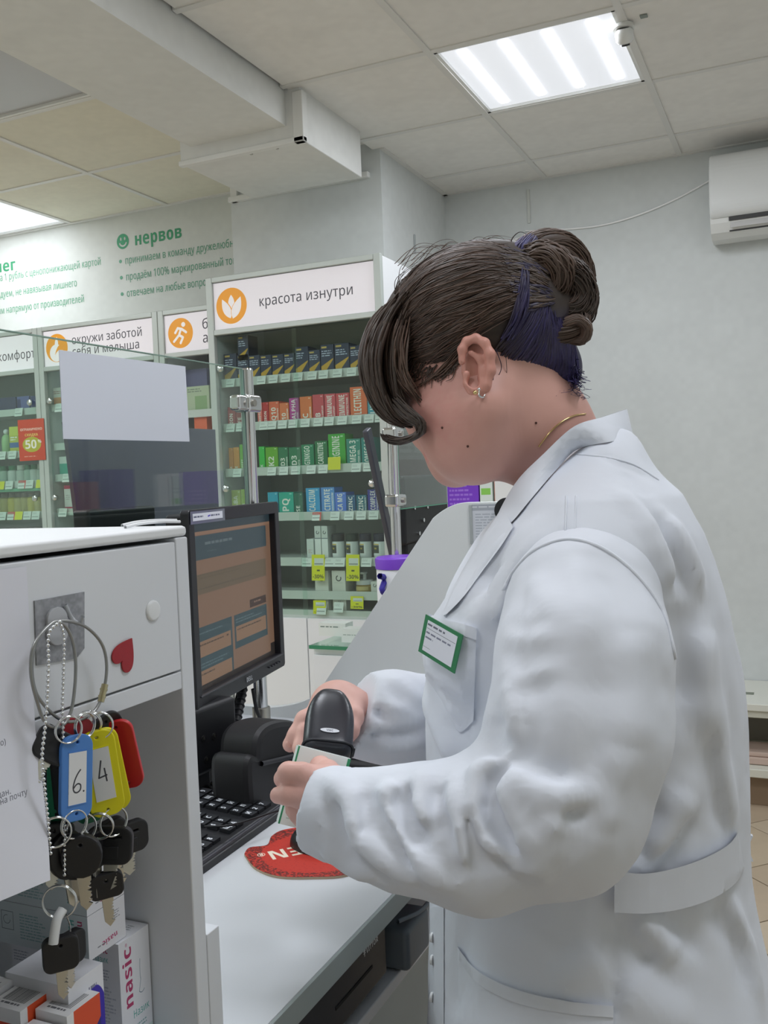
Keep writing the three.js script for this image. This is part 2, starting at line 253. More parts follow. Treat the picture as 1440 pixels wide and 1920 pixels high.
// ================= DISPLAY SHELVES =================
const ATL = new Atlas(2048), goods = ATL.material(0.45);
const ordinal = ['top', 'second', 'third', 'fourth', 'fifth', 'lowest'];
const RU = { x0: -2.225, x1: -1.445, zf: -3.25, zb: -3.655, top: 2.235 };          // the unit under the sign "красота изнутри"
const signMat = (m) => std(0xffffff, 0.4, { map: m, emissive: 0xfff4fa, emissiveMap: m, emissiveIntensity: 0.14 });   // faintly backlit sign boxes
function shelfUnit(u, label, boards, sign, name = 'display_shelf') {
  const w = u.x1 - u.x0, cx = (u.x0 + u.x1) / 2, cz = (u.zf + u.zb) / 2, d = u.zf - u.zb;
  const t = thing(name, label, 'shelf', [cx, 0, cz]);
  const L = -w / 2, R = w / 2, F = d / 2, B = -d / 2;
  part('side_panel', rspan(L, L + 0.016, 0, u.top, B, F - 0.0125), M.white, t);
  part('side_panel', rspan(R - 0.016, R, 0, u.top, B, F - 0.0125), M.white, t);
  part('back_panel', span(L + 0.016, R - 0.016, 0.1, u.top - 0.01, B, B + 0.006), std(0xb9beb8, 0.6), t);
  part('top_panel', rspan(L + 0.0165, R - 0.0165, u.top - 0.016, u.top, B, F - 0.013), M.alu, t);
  part('upright', rspan(L - 0.004, L + 0.026, 0, u.top + 0.004, F - 0.012, F + 0.012, 0.003), M.alu, t);
  part('upright', rspan(R - 0.026, R + 0.004, 0, u.top + 0.004, F - 0.012, F + 0.012, 0.003), M.alu, t);
  part('rail', rspan(L + 0.026, R - 0.026, u.top - 0.018, u.top + 0.004, F - 0.01, F + 0.012, 0.003), M.alu, t);
  part('rail', rspan(L + 0.026, R - 0.026, u.signY - 0.022, u.signY, F - 0.01, F + 0.012, 0.003), M.alu, t);
  part('base', rspan(L + 0.018, R - 0.018, 0, u.base, B + 0.01, F - 0.03), M.white, t);
  for (const s of [-1, 1]) { const dr = part('base_door', rspan(s < 0 ? L + 0.03 : 0.002, s < 0 ? -0.002 : R - 0.03, 0.08, u.base - 0.01, F - 0.029, F - 0.012), M.white, t); for (const y of [0.16, u.base - 0.12]) part('hinge', rb(0.012, 0.045, 0.008, 0.002, s * (w / 2 - 0.06), y, F - 0.009), M.chipGrey, dr); }
  for (const y of boards) {
    const s = part('shelf_board', rspan(L + 0.018, R - 0.018, y - 0.016, y, B + 0.008, F - 0.035), std(0xc6cbc6, 0.5), t);
    part('price_rail', bx(w - 0.05, 0.034, 0.003, 0, y - 0.012, F - 0.03), std(0xcfd5cf, 0.4), s);
  }
  const sg = part('sign_board', bx(w - 0.054, u.top - 0.02 - u.signY, 0.008, 0, (u.top - 0.02 + u.signY) / 2, F - 0.002), std(0xeceaed, 0.45), t);
  const W = 1024, H = Math.round(1024 * (u.top - 0.02 - u.signY) / (w - 0.054));
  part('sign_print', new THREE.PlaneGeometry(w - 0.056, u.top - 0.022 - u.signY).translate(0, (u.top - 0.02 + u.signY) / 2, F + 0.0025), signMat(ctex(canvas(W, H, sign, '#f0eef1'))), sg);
  if (u.doors) for (const [k, dx] of [[0, 0.006], [1, 0.0]]) {
    const pw = w / 2 - 0.02, px = k ? R - 0.026 - pw / 2 - 0.002 : L + 0.026 + pw / 2 + 0.002, y0 = u.base + 0.004, y1 = u.signY - 0.026;
    const p = part('glass_door', bx(pw, y1 - y0, 0.004, px, (y0 + y1) / 2, F - 0.004 - dx), M.pane, t);
    for (const y of u.knobs) { const kn = lathe([[0, 0.016], [0.012, 0.015], [0.016, 0.008], [0.014, 0.001], [0.006, 0]], 20); kn.rotateX(Math.PI / 2); mv(kn, k ? px + pw / 2 - 0.04 : px - pw / 2 + 0.016, y, F + 0.001 - dx); part('knob', kn, M.chrome, p); }
  }
  return t;
}
const signText = (lines, x, y, h) => (g, W, H) => { g.fillStyle = '#3b3a40'; lines.forEach((s, i) => { g.font = `500 ${h}px sans-serif`; g.fillText(s, x, y + i * h * 0.98); }); };
const disc = (g, x, y, r) => { g.fillStyle = '#eda023'; g.beginPath(); g.arc(x, y, r, 0, 7); g.fill(); };
shelfUnit({ ...RU, signY: 2.025, base: 0.855, doors: true, knobs: [1.868, 1.375] }, 'glass-fronted display shelf under the beauty sign with a tulip emblem', [1.822, 1.638, 1.452, 1.266, 1.083, 0.949, 0.872], (g, W, H) => {
  const r = H * 0.385, cx = 118, cy = H * 0.52; disc(g, cx, cy, r);
  g.fillStyle = '#f4f1ef';
  const leaf = (s) => { g.beginPath(); g.moveTo(cx + s * r * 0.62, cy - r * 0.46); g.quadraticCurveTo(cx + s * r * 0.78, cy + r * 0.5, cx + s * r * 0.06, cy + r * 0.72); g.quadraticCurveTo(cx - s * r * 0.25, cy + r * 0.1, cx + s * r * 0.62, cy - r * 0.46); g.fill(); };
  g.beginPath(); g.moveTo(cx, cy - r * 0.62); g.quadraticCurveTo(cx + r * 0.4, cy - r * 0.15, cx, cy + r * 0.2); g.quadraticCurveTo(cx - r * 0.4, cy - r * 0.15, cx, cy - r * 0.62); g.fill();
  g.lineWidth = 5; g.strokeStyle = '#eda023'; leaf(-1); g.stroke(); leaf(1); g.stroke(); leaf(1);
  signText(['красота изнутри'], 300, H * 0.61, 78)(g, W, H);
});
const LU = { zf: -3.5, zb: -3.845, top: 2.185, signY: 1.995, base: 0.62, doors: true, knobs: [1.83, 1.36] };
const runner = (g, W, H) => { const r = H * 0.4, cx = 112, cy = H * 0.5; disc(g, cx, cy, r); g.strokeStyle = '#f7f4f0'; g.lineCap = 'round'; g.lineJoin = 'round'; g.lineWidth = r * 0.17; g.beginPath(); g.moveTo(cx + r * 0.05, cy - r * 0.28); g.lineTo(cx - r * 0.12, cy + r * 0.12); g.lineTo(cx + r * 0.18, cy + r * 0.3); g.lineTo(cx - r * 0.02, cy + r * 0.66); g.stroke(); g.beginPath(); g.moveTo(cx - r * 0.12, cy + r * 0.12); g.lineTo(cx - r * 0.55, cy + r * 0.52); g.stroke(); g.beginPath(); g.moveTo(cx - r * 0.42, cy - r * 0.05); g.lineTo(cx - r * 0.2, cy - r * 0.34); g.lineTo(cx + r * 0.12, cy - r * 0.25); g.lineTo(cx + r * 0.45, cy - r * 0.02); g.stroke(); g.fillStyle = '#f7f4f0'; g.beginPath(); g.arc(cx + r * 0.25, cy - r * 0.55, r * 0.16, 0, 7); g.fill(); };
shelfUnit({ ...LU, x0: -4.10, x1: -3.396 }, 'glass-fronted display shelf under the comfort sign', [1.805, 1.595, 1.445, 1.29, 1.115, 0.9], signText(['здоровье и комфорт'], 110, 185, 96));
shelfUnit({ ...LU, x0: -3.386, x1: -2.676 }, 'glass-fronted display shelf under the mother and baby care sign', [1.81, 1.62, 1.468, 1.30, 1.115, 0.95], (g, W, H) => {
  const r = H * 0.4, cx = 125, cy = H * 0.5; disc(g, cx, cy, r); g.fillStyle = '#f4f1ef';
  g.beginPath(); g.ellipse(cx - r * 0.05, cy + r * 0.35, r * 0.62, r * 0.62, 0, 0, 7); g.fill(); g.beginPath(); g.moveTo(cx - r * 0.1, cy + r * 0.1); g.quadraticCurveTo(cx - r * 0.3, cy - r * 0.4, cx + r * 0.05, cy - r * 0.8); g.quadraticCurveTo(cx + r * 0.2, cy - r * 0.3, cx + r * 0.1, cy); g.fill();
  g.fillStyle = '#eda023'; g.beginPath(); g.moveTo(cx - r * 0.2, cy + r * 0.5); g.quadraticCurveTo(cx + r * 0.1, cy - r * 0.5, cx + r * 0.85, cy - r * 0.2); g.lineTo(cx + r * 0.5, cy + r * 0.2); g.quadraticCurveTo(cx + r * 0.1, cy + r * 0.05, cx - r * 0.2, cy + r * 0.5); g.fill();
  signText(['окружи заботой', 'себя и малыша'], 270, 118, 88)(g, W, H);
});
shelfUnit({ ...LU, x0: -2.666, x1: -2.234, doors: false }, 'display shelf under the be-active sign with a running figure', [1.73, 1.628, 1.39, 1.25, 1.08], (g, W, H) => { g.save(); g.translate(120, 0); runner(g, W, H); g.restore(); signText(['будь', 'активным'], 550, H * 0.46, 170)(g, W, H); });

// ---- packs on the right-hand unit ----
const ZF = -3.292;                                    // plane of the pack fronts
const vtext = (g, w, h, s, color, size, x) => { g.save(); g.translate(x, h * 0.94); g.rotate(-Math.PI / 2); g.fillStyle = color; g.font = `bold ${size}px sans-serif`; const m = g.measureText(s).width; if (m > h * 0.88) g.scale(h * 0.88 / m, 1); g.fillText(s, 0, 0); g.restore(); };
function shelfBox(px0, px1, pyTop, shelfY, col, side, draw, label, name, group, zf = ZF, depth = 0.075, cat = 'box') {
  const py = pyTop + 12, a = onZ(px0, py, zf), b = onZ(px1, py, zf), top = onZ((px0 + px1) / 2, pyTop, zf).y, w = b.x - a.x - 0.0015, h = top - shelfY;
  const k = 1400, r = ATL.add(Math.max(10, w * k), Math.max(10, h * k), (g, W, H) => { g.fillStyle = col; g.fillRect(-1, -1, W + 2, H + 2); draw && draw(g, W, H); });
  const m = part(name, ATL.box(w, h, depth, { pz: r }, ATL.plain(side)), goods, null, [(a.x + b.x) / 2, shelfY + h / 2, zf - depth / 2]);
  m.rotation.y = 0; return tag(m, label, cat, group);
}
const P4 = (u) => 380 + u / 3.79, Q5 = (v) => 700 + v / 3.79, Q4 = (v) => 460 + v / 3.79;
const navy = (tall) => (g, W, H) => { g.fillStyle = '#d9a72a'; g.beginPath(); g.moveTo(W * 0.02, H); g.lineTo(W * 0.02, H * 0.8); g.lineTo(W * 0.95, H * 0.52); g.lineTo(W * 0.95, H * 0.57); g.lineTo(W * 0.35, H); g.fill(); g.fillStyle = '#d4b25c'; g.fillRect(W * 0.08, H * 0.06, W * 0.4, H * 0.07); greek(g, W * 0.08, H * 0.22, W * 0.8, 3, H * 0.085, '#c9cfe4'); };
[[150, 240, 770], [245, 325, 778], [327, 407, 782], [409, 489, 780], [491, 574, 775], [576, 654, 768], [656, 750, 722], [752, 834, 745], [836, 930, 706], [936, 1040, 696], [1044, 1130, 712]].forEach(([u0, u1, v], i) =>
  shelfBox(P4(u0), P4(u1), Q4(v), 1.8225, '#262d4d', '#262d4d', navy(), i > 5 ? 'tall navy supplement box with a gold wedge on the top shelf' : 'short navy supplement box with a gold wedge on the top shelf', 'supplement_box', 'navy boxes on the top shelf'));
{ const b = shelfBox(P4(247), P4(322), Q4(640), 1.8225 + 0.075, '#262d4d', '#262d4d', navy(), 'navy supplement box stacked on top of another on the top shelf', 'supplement_box', 'navy boxes on the top shelf'); }
const big = (s, color = '#f3efe8', small = '') => (g, W, H) => { vtext(g, W, H, s, color, W * 0.62, W * 0.66); if (small) vtext(g, W, H, small, color, W * 0.2, W * 0.92); g.fillStyle = 'rgba(255,255,255,.55)'; g.fillRect(W * 0.72, H * 0.06, W * 0.16, H * 0.05); };
const packs = {};
const packRow = (k, shelfY, list, Q) => (packs[k] = list, list).forEach(([u0, u1, v, col, text, small, word]) => shelfBox(P4(u0), P4(u1), Q(v), shelfY, col, col, big(text, '#f6f1ea', small), `${word} supplement box lettered ${text} on the ${ordinal[k]} shelf`, 'supplement_box', undefined));
packRow(1, 1.6385, [[178, 233, 240, '#b5474a', 'ION', '', 'dull red'], [235, 292, 244, '#a8484b', 'FE', '', 'maroon'], [388, 424, 210, '#e8665c', 'BIOTIN', '', 'salmon'], [426, 468, 205, '#c9232a', 'IRON', '', 'deep red'], [470, 543, 200, '#ec6a45', 'Q10', 'COENZYME', 'red-orange'], [545, 612, 210, '#ec7a45', '10', 'COENZYME', 'light orange'], [615, 682, 175, '#c13a9a', 'ALPHA', 'LIPOIC', 'magenta'], [690, 775, 165, '#ee7b3c', 'C', 'VITAMIN', 'orange'], [780, 860, 150, '#d64a55', 'B', 'COMPLEX', 'rose-red'], [865, 943, 145, '#dd4f5c', 'IMMUNE', 'SUPPORT', 'coral red'], [946, 1040, 140, '#d8434d', 'IMMUNE', 'PROTECTION', 'crimson'], [1045, 1165, 95, '#ee7036', 'LECITHIN', '', 'tall orange'], [1170, 1250, 120, '#3fa5ba', 'LUTEIN', '', 'turquoise']], Q5);
packRow(2, 1.4525, [[185, 216, 530, '#e08f3a', 'A', '', 'narrow orange'], [218, 260, 525, '#e8962a', 'E', '', 'amber'], [262, 300, 505, '#7cc23e', 'PEPT', '', 'lime'], [398, 440, 520, '#37c24a', 'K', '', 'bright green'], [446, 535, 525, '#6fb529', 'K2', '', 'lime green'], [537, 606, 525, '#1f7a4f', 'D3', 'VITAMIN', 'dark green'], [611, 696, 525, '#1b7d52', 'D3', 'VITA', 'pine green'], [701, 790, 505, '#12875a', 'GINKGO', '', 'emerald'], [796, 886, 480, '#13743f', 'CARNITINE', '', 'forest green'], [891, 1012, 430, '#3db02f', 'ARGININE', '', 'tall grass-green'], [1021, 1121, 465, '#2d8f7d', 'MEGA 3', 'FISH OIL', 'sea-green'], [1126, 1215, 455, '#2b8c86', 'OMEGA 3', 'FISH OIL', 'teal']], Q5);
packRow(3, 1.2665, [[205, 270, 830, '#b9c468', 'GABA', '', 'pale olive'], [272, 312, 824, '#a9c35c', 'MSM', '', 'yellow-green'], [462, 536, 845, '#2aa6c4', 'CE', '', 'cyan'], [541, 646, 845, '#23b09a', 'PQ', '', 'mint'], [649, 710, 850, '#1f6b57', 'SE', '', 'bottle-green'], [733, 831, 815, '#3aa5dd', 'CALCIUM', '', 'sky-blue'], [841, 936, 810, '#5f9ae0', 'CITRATE', 'MAGNESIUM', 'cornflower blue'], [939, 1020, 845, '#5b82e0', 'CA MG', '', 'periwinkle'], [1022, 1086, 865, '#2a5f8c', 'ZINC', '', 'steel-blue'], [1091, 1166, 865, '#1d6b80', 'ZINC', 'PICOLINATE', 'petrol-blue'], [1171, 1252, 825, '#3b3a9c', 'COMPLEX', 'PHOSPHORUS', 'indigo']], Q5);
// price tags: one card per pack, clipped on the shelf edges
const cardPaint = (kind) => (g, W, H) => { g.fillStyle = kind === 'yellow' ? '#e7e312' : kind === 'red' ? '#d9534a' : '#e4e9e4'; g.fillRect(-1, -1, W + 2, H + 2); if (kind === 'white' || kind === 'red') { g.fillStyle = '#e8ece8'; if (kind === 'red') g.fillRect(0, H * 0.3, W * 0.85, H * 0.7); g.fillStyle = '#9ba39e'; g.fillRect(W * 0.06, H * 0.62, W * 0.8, H * 0.1); greek(g, W * 0.08, H * 0.16, W * 0.75, 2, H * 0.14, '#b9c0bb'); } };
const cardR = { white: ATL.add(48, 34, cardPaint('white')), red: ATL.add(48, 34, cardPaint('red')), yellow: ATL.add(48, 34, cardPaint('yellow')) };
const saleR = ATL.add(70, 130, (g, W, H) => { g.fillStyle = '#e6e414'; g.fillRect(-1, -1, W + 2, H + 2); g.fillStyle = '#dfe3e0'; g.fillRect(W * 0.2, H * 0.14, W * 0.72, H * 0.28); g.fillStyle = '#8a8f86'; g.fillRect(W * 0.22, H * 0.34, W * 0.65, H * 0.04); g.fillStyle = '#4a4a2a'; g.font = 'bold 26px sans-serif'; g.textAlign = 'center'; g.fillText('-30%', W * 0.5, H * 0.92); g.fillRect(W * 0.4, H * 0.58, W * 0.22, H * 0.06); });
function priceTag(x, y, z, w, h, rect, where, group, tilt = 0.28) {
  const m = part('price_tag', rot(ATL.box(w, h, 0.0012, { pz: rect }, ATL.plain('#dfe3de')), -tilt), goods, null, [x, y, z]);
  return tag(m, `small white price tag ${where}`, 'price tag', group);
}
const rowTags = [
  [1.822, [165, 385, 470, 558, 645, 745, 825, 925, 1025], P4, [0, 0, 0, 0, 0, 0, 0, 0, 0]],
  [1.638, [152, 222, 388, 445, 520, 595, 682, 775, 852, 945, 1048, 1135, 1212], P4, []],
  [1.452, [185, 275, 430, 515, 600, 710, 795, 1030, 1115], P4, []],
  [1.266, [735, 865, 965, 1052, 1140, 1262].map((u) => u - 0), P4, []],
];
const under = (k, u) => { const l = packs[k]; if (!l) return 'on the edge of the top shelf of the beauty unit'; let b = l[0]; for (const q of l) if (Math.abs((q[0] + q[1]) / 2 - u - 30) < Math.abs((b[0] + b[1]) / 2 - u - 30)) b = q; return `under the ${b[6]} box on the ${ordinal[k]} shelf`; };
rowTags.forEach(([y, us, f], k) => us.forEach((u) => { const pz = RU.zf - 0.026, p = onZ(f(u) + 9, onZ ? 800 : 0, pz); if (p.x < RU.x1 - 0.03 && p.x > RU.x0 + 0.03) priceTag(p.x + 0.012, y - 0.014, pz + 0.006, 0.04, 0.034, k === 3 && u === 735 ? cardR.red : cardR.white, under(k, u), 'price tags of shelf row ' + (k + 1)); }));
const P6 = (u) => 560 + u / 6.4, Q6 = (v) => 940 + v / 6.4;
[[335, 430], [445, 560], [755, 890], [915, 1065], [90, 130]].forEach(([a, b]) => { const p = onZ(P6((a + b) / 2), 1058, RU.zf - 0.026); priceTag(p.x, 1.069, p.z + 0.006, 0.044, 0.034, cardR.white, 'on the edge of the fifth shelf of the beauty unit', 'price tags of shelf row 5'); });
[[420, 560, 1180, 1360], [225, 345, 1240, 1350]].forEach(([a, b, c, d]) => { const p = onZ(P6((a + b) / 2), Q6((c + d) / 2), RU.zf - 0.026); priceTag(p.x, p.y, p.z + 0.008, 0.042, 0.04, cardR.white, 'on the edge of the lowest shelf of the beauty unit', 'price tags of shelf row 6'); });
[[235, 640, 950, 'left'], [650, 640, 955, 'right']].forEach(([u, a, b]) => { const p = onZ(P6(u), Q6((a + b) / 2), RU.zf - 0.018), q = onZ(P6(u), Q6(a), RU.zf - 0.018), r = onZ(P6(u), Q6(b), RU.zf - 0.018); tag(part('sale_tag', rot(ATL.box(0.058, q.y - r.y, 0.0012, { pz: saleR }, ATL.plain('#e6e414')), -0.08), goods, null, [p.x, p.y, p.z]), 'long yellow -30% tag hanging from the fifth shelf', 'sale tag', 'yellow sale tags'); });
[[700, 1140, 1290, 'yellow -30% tag in front of the gold pump bottle'], [250, 1190, 1350, 'yellow tag behind a white price card on the lowest shelf'], ].forEach(([u, a, b, lab]) => { const p = onZ(P6(u), Q6((a + b) / 2), RU.zf - 0.02), q = onZ(P6(u), Q6(a), RU.zf - 0.02), r = onZ(P6(u), Q6(b), RU.zf - 0.02); tag(part('sale_tag', rot(ATL.box(0.056, q.y - r.y, 0.0012, { pz: saleR }, ATL.plain('#e6e414')), -0.1), goods, null, [p.x, p.y, p.z]), lab, 'sale tag', 'yellow sale tags'); });
{ const p = onZ(P4(935), Q5(640), RU.zf - 0.018); tag(part('sale_tag', rot(ATL.box(0.055, 0.05, 0.0012, { pz: cardR.yellow }, ATL.plain('#e6e414')), -0.1), goods, null, [p.x, p.y, p.z]), 'yellow tag under the tall grass-green ARGININE box', 'sale tag', 'yellow sale tags'); }
// fifth shelf: boxes, tubes and cream jars
const gMark = (g, W, H) => { g.strokeStyle = '#4b4f4b'; g.lineWidth = W * 0.07; g.beginPath(); g.arc(W * 0.5, H * 0.36, W * 0.17, -0.5, 4.4); g.stroke(); greek(g, W * 0.15, H * 0.56, W * 0.7, 1, H * 0.035, '#b9bcb6'); };
shelfBox(P6(95), P6(180), Q6(452), 1.0835, '#dde2df', '#dde2df', (g, W, H) => greek(g, W * 0.2, H * 0.55, W * 0.6, 3, H * 0.07, '#c8b0ae'), 'white carton at the end of the fifth shelf', 'carton');
[[187, 264], [269, 346]].forEach(([a, b]) => shelfBox(P6(a), P6(b), Q6(296), 1.0835, '#d5dad6', '#d5dad6', (g, W, H) => { g.strokeStyle = '#555a58'; g.lineWidth = 4; g.beginPath(); g.arc(W * 0.5, H * 0.2, W * 0.2, -0.5, 4.4); g.stroke(); g.fillStyle = '#7d8890'; g.fillRect(0, H * 0.37, W, H * 0.03); g.fillStyle = '#eef1ef'; g.fillRect(0, H * 0.4, W, H * 0.6); }, 'slim white tube carton with a round mark on the fifth shelf', 'tube_carton', 'slim white cartons'));
const jarLabel = ATL.add(60, 70, (g, W, H) => { g.fillStyle = '#e8ebea'; g.fillRect(-1, -1, 62, 72); g.fillStyle = '#d5b64a'; g.fillRect(4, 2, 44, 6); g.fillStyle = '#44473f'; g.fillRect(4, 10, 44, 46); g.fillStyle = '#b9a34a'; g.fillRect(16, 24, 18, 10); });
[[372, 512], [540, 682], [705, 840], [866, 1035]].forEach(([a, b], i) => {
  const p = onZ(P6(a), Q6(500), ZF), q = onZ(P6(b), Q6(500), ZF), top = onZ(P6(a), Q6(390), ZF).y, mid = onZ(P6(a), Q6(484), ZF).y, r = (q.x - p.x) / 2 * 0.97, y0 = 1.0835;
  const t = thing('cream_jar', i === 1 ? 'white cream jar with a dark green lid on the fifth shelf' : i > 1 ? 'white cream jar with a blue-black lid on the fifth shelf' : 'white cream jar with a charcoal lid on the fifth shelf', 'jar', [(p.x + q.x) / 2, y0, ZF - r], 0, 'cream jars on the fifth shelf');
  part('jar_body', lathe([[0, 0], [r * 0.94, 0], [r, 0.006], [r, mid - y0 - 0.004], [r * 0.9, mid - y0]]), std(0xe2e6e5, 0.25), t);
  part('lid', lathe([[r * 0.9, mid - y0], [r, mid - y0 + 0.001], [r, top - y0 - 0.003], [r * 0.96, top - y0], [0, top - y0]]), std(i === 1 ? 0x24352c : i > 1 ? 0x23243a : 0x2b2c30, 0.35), t);
  const lg = new THREE.CylinderGeometry(r * 1.01, r * 1.01, (mid - y0) * 0.72, 12, 1, true, -1.1, 1.5); const uv = lg.attributes.uv; for (let k = 0; k < uv.count; k++) uv.setXY(k, jarLabel[0] + (jarLabel[2] - jarLabel[0]) * uv.getX(k), jarLabel[1] + (jarLabel[3] - jarLabel[1]) * uv.getY(k)); mv(lg, 0, (mid - y0) * 0.52, 0);
  part('label', lg, goods, t);
});
{ const p = onZ(P6(1050), 1000, ZF), t = thing('nose_spray', 'slim white bottle with a pink foot at the end of the fifth shelf', 'bottle', [p.x, 1.0835, ZF - 0.01]); part('bottle_body', lathe([[0, 0.012], [0.0095, 0.012], [0.0095, 0.055], [0.004, 0.064], [0.0035, 0.085], [0, 0.086]]), M.white, t); part('foot', cyl(0.0105, 0.0105, 0.012, 0, 0.006, 0), std(0xd9607a, 0.5), t); }
// lowest shelf
[[192, 355, 832, 'left of the two on the lowest shelf'], [396, 560, 832, 'beside the pump bottle']].forEach(([a, b, v], i) => shelfBox(P6(a), P6(b), Q6(v), 0.9495, '#e2e1d8', '#e2e1d8', gMark, i ? 'tall cream-white carton with a round mark beside the pump bottle' : 'tall cream-white carton under the yellow sale tag', 'cosmetic_carton', undefined));
shelfBox(P6(866), P6(962), Q6(962), 0.9495, '#dcdcd6', '#dcdcd6', gMark, 'small cream-white carton right of the pump bottle', 'cosmetic_carton');
{ const a = onZ(P6(652), Q6(1050), ZF), b = onZ(P6(850), Q6(1050), ZF), r = (b.x - a.x) / 2, y0 = 0.9495, hb = onZ(P6(750), Q6(1005), ZF).y - y0;
  const t = thing('pump_bottle', 'gold cosmetic bottle with a white pump on the lowest shelf', 'bottle', [(a.x + b.x) / 2, y0, ZF - r]);
  part('bottle_body', lathe([[0, 0], [r * 0.95, 0], [r, 0.006], [r, hb - 0.01], [r * 0.9, hb], [0, hb]]), std(0xb59a52, 0.35), t);
  part('collar', cyl(r * 0.92, r * 0.96, 0.018, 0, hb + 0.009, 0), M.white, t); part('pump', [cyl(0.007, 0.007, 0.03, 0, hb + 0.03, 0), rb(0.02, 0.008, 0.03, 0.003, 0, hb + 0.045, 0.008)], M.white, t);
  part('label', new THREE.CylinderGeometry(r * 1.01, r * 1.01, hb * 0.5, 12, 1, true, -0.9, 1.7).translate(0, hb * 0.5, 0), std(0xcdbb7e, 0.5), t); }

[[192, 358, 1145], [410, 572, 1145]].forEach(([a, b, v], i) => shelfBox(P6(a), P6(b), Q6(v), 0.8725, '#e2e1d8', '#e2e1d8', (g, W, H) => { greek(g, W * 0.4, H * 0.3, W * 0.2, 1, H * 0.1, '#8d8f8a'); }, i ? 'cream-white carton on the unit floor under the pump bottle shelf' : 'cream-white carton on the unit floor behind a yellow tag', 'cosmetic_carton'));

// ---- goods in the left-hand units ----
const ZL2 = -3.545;
{
  const pk = (px0, px1, pyT, y, col, draw, label, name, cat, group) => shelfBox(px0, px1, pyT, y, col, col, draw, label, name, group, ZL2, 0.08, cat || 'box');
  pk(-40, 30, 747, 1.8055, '#32345f', null, 'wide dark blue carton on the top shelf of the comfort unit', 'carton');
  pk(32, 55, 743, 1.8055, '#5d62a0', (g, W, H) => { g.fillStyle = '#2b2d6a'; g.fillRect(0, H * 0.2, W * 0.3, H * 0.8); }, 'pale violet carton on the top shelf of the comfort unit', 'carton');
  pk(57, 74, 742, 1.8055, '#22296a', null, 'narrow deep blue carton on the top shelf of the comfort unit', 'carton');
  const face = (a, b) => (g, W, H) => { g.fillStyle = a; g.fillRect(0, 0, W, H * 0.35); g.fillStyle = b; g.fillRect(0, H * 0.62, W, H * 0.2); greek(g, W * 0.1, H * 0.4, W * 0.8, 2, H * 0.09, '#ffffff'); };
  pk(17, 34, 800, 1.5955, '#c9c94a', face('#d7dd52', '#4a6fb0'), 'yellow and blue carton on the second shelf of the comfort unit', 'carton');
  pk(50, 72, 815, 1.5955, '#3f7d52', face('#e6e6de', '#d99a3c'), 'dark green carton behind the red poster', 'carton');
  { const p = onZ(6, 815, ZL2), t = thing('figure_bottle', 'pale green bottle with a round white cap in the comfort unit', 'bottle', [p.x - 0.01, 1.5955, ZL2 - 0.03]); part('bottle_body', lathe([[0, 0], [0.024, 0], [0.025, 0.06], [0.02, 0.085], [0.008, 0.095], [0, 0.095]]), std(0xa9cf96, 0.4), t); part('cap', new THREE.SphereGeometry(0.014, 16, 12).translate(0, 0.107, 0), M.white, t); }
  const jar = (px, y, r, h, body, lid, label, group, lidH = 0.022) => { const p = onZ(px, 960, ZL2), t = thing('vitamin_jar', label, 'jar', [p.x, y, ZL2 - 0.03], 0, group); part('jar_body', lathe([[0, 0], [r * 0.93, 0], [r, 0.005], [r, h * 0.72], [r * 0.72, h * 0.82], [0, h * 0.82]], 18), std(body, 0.3), t); part('lid', cyl(r * 0.8, r * 0.8, lidH, 0, h * 0.82 + lidH / 2, 0, 18), std(lid, 0.35), t); };
  [-8, 4, 20, 36, 50, 62, 74].forEach((px, i) => jar(px, 1.4455, 0.026, 0.075, [0xb9c4bb, 0x9db3a4, 0xc4cdc6][i % 3], [0xd3d6d0, 0x2f6a4b, 0x3a7a58][i % 3], i % 3 ? 'pale jar with a green lid above the green shelf edge' : 'pale jar with a white lid above the green shelf edge', 'pale jars of the comfort unit'));
  [-10, 4, 18, 30, 42, 55, 68, 80].forEach((px, i) => jar(px, 1.2905, 0.029, 0.095, [0xb6aa72, 0xa79d63, 0xc0b257][i % 3], 0x6f6a60, i % 3 === 2 ? 'bright yellow supplement jar with a grey lid on the fourth shelf' : 'dull yellow supplement jar with a grey lid on the fourth shelf', 'yellow jars of the comfort unit'));
  [-4, 10, 22, 36, 50, 64].forEach((px, i) => jar(px, 1.1155, 0.03, 0.095, [0xa9a077, 0x9b9468][i % 2], 0x55524c, i % 2 ? 'olive supplement jar with a dark lid on the fifth shelf' : 'beige supplement jar with a dark lid on the fifth shelf', 'beige jars of the comfort unit'));
  const zt = LU.zf - 0.02;
  const tagRow = (y, pys, pxs, where, group) => pxs.forEach(([px, kind]) => { const p = onZ(px, pys, zt); tag(part('price_tag', rot(ATL.box(0.05, 0.042, 0.0012, { pz: cardR[kind] }, ATL.plain('#dfe3de')), -0.25), goods, null, [p.x, y - 0.014, zt + 0.004]), `${kind} price tag ${where}`, 'price tag', group); });
  tagRow(1.805, 770, [[36, 'white']], 'under the pale violet carton', 'tags of the comfort unit, top shelf');
  tagRow(1.595, 845, [[4, 'white'], [24, 'white'], [46, 'white']], 'on the second shelf of the comfort unit', 'tags of the comfort unit, second shelf');
  tagRow(1.445, 905, [[2, 'yellow'], [18, 'white'], [42, 'red'], [56, 'white'], [76, 'yellow']], 'above the green shelf edge of the comfort unit', 'tags of the comfort unit, third shelf');
  tagRow(1.29, 965, [[5, 'white'], [22, 'red'], [36, 'yellow'], [52, 'white'], [68, 'white']], 'under the yellow jars', 'tags of the comfort unit, fourth shelf');
  tagRow(1.115, 1030, [[2, 'white'], [15, 'yellow'], [40, 'red'], [62, 'white']], 'under the beige jars', 'tags of the comfort unit, fifth shelf');
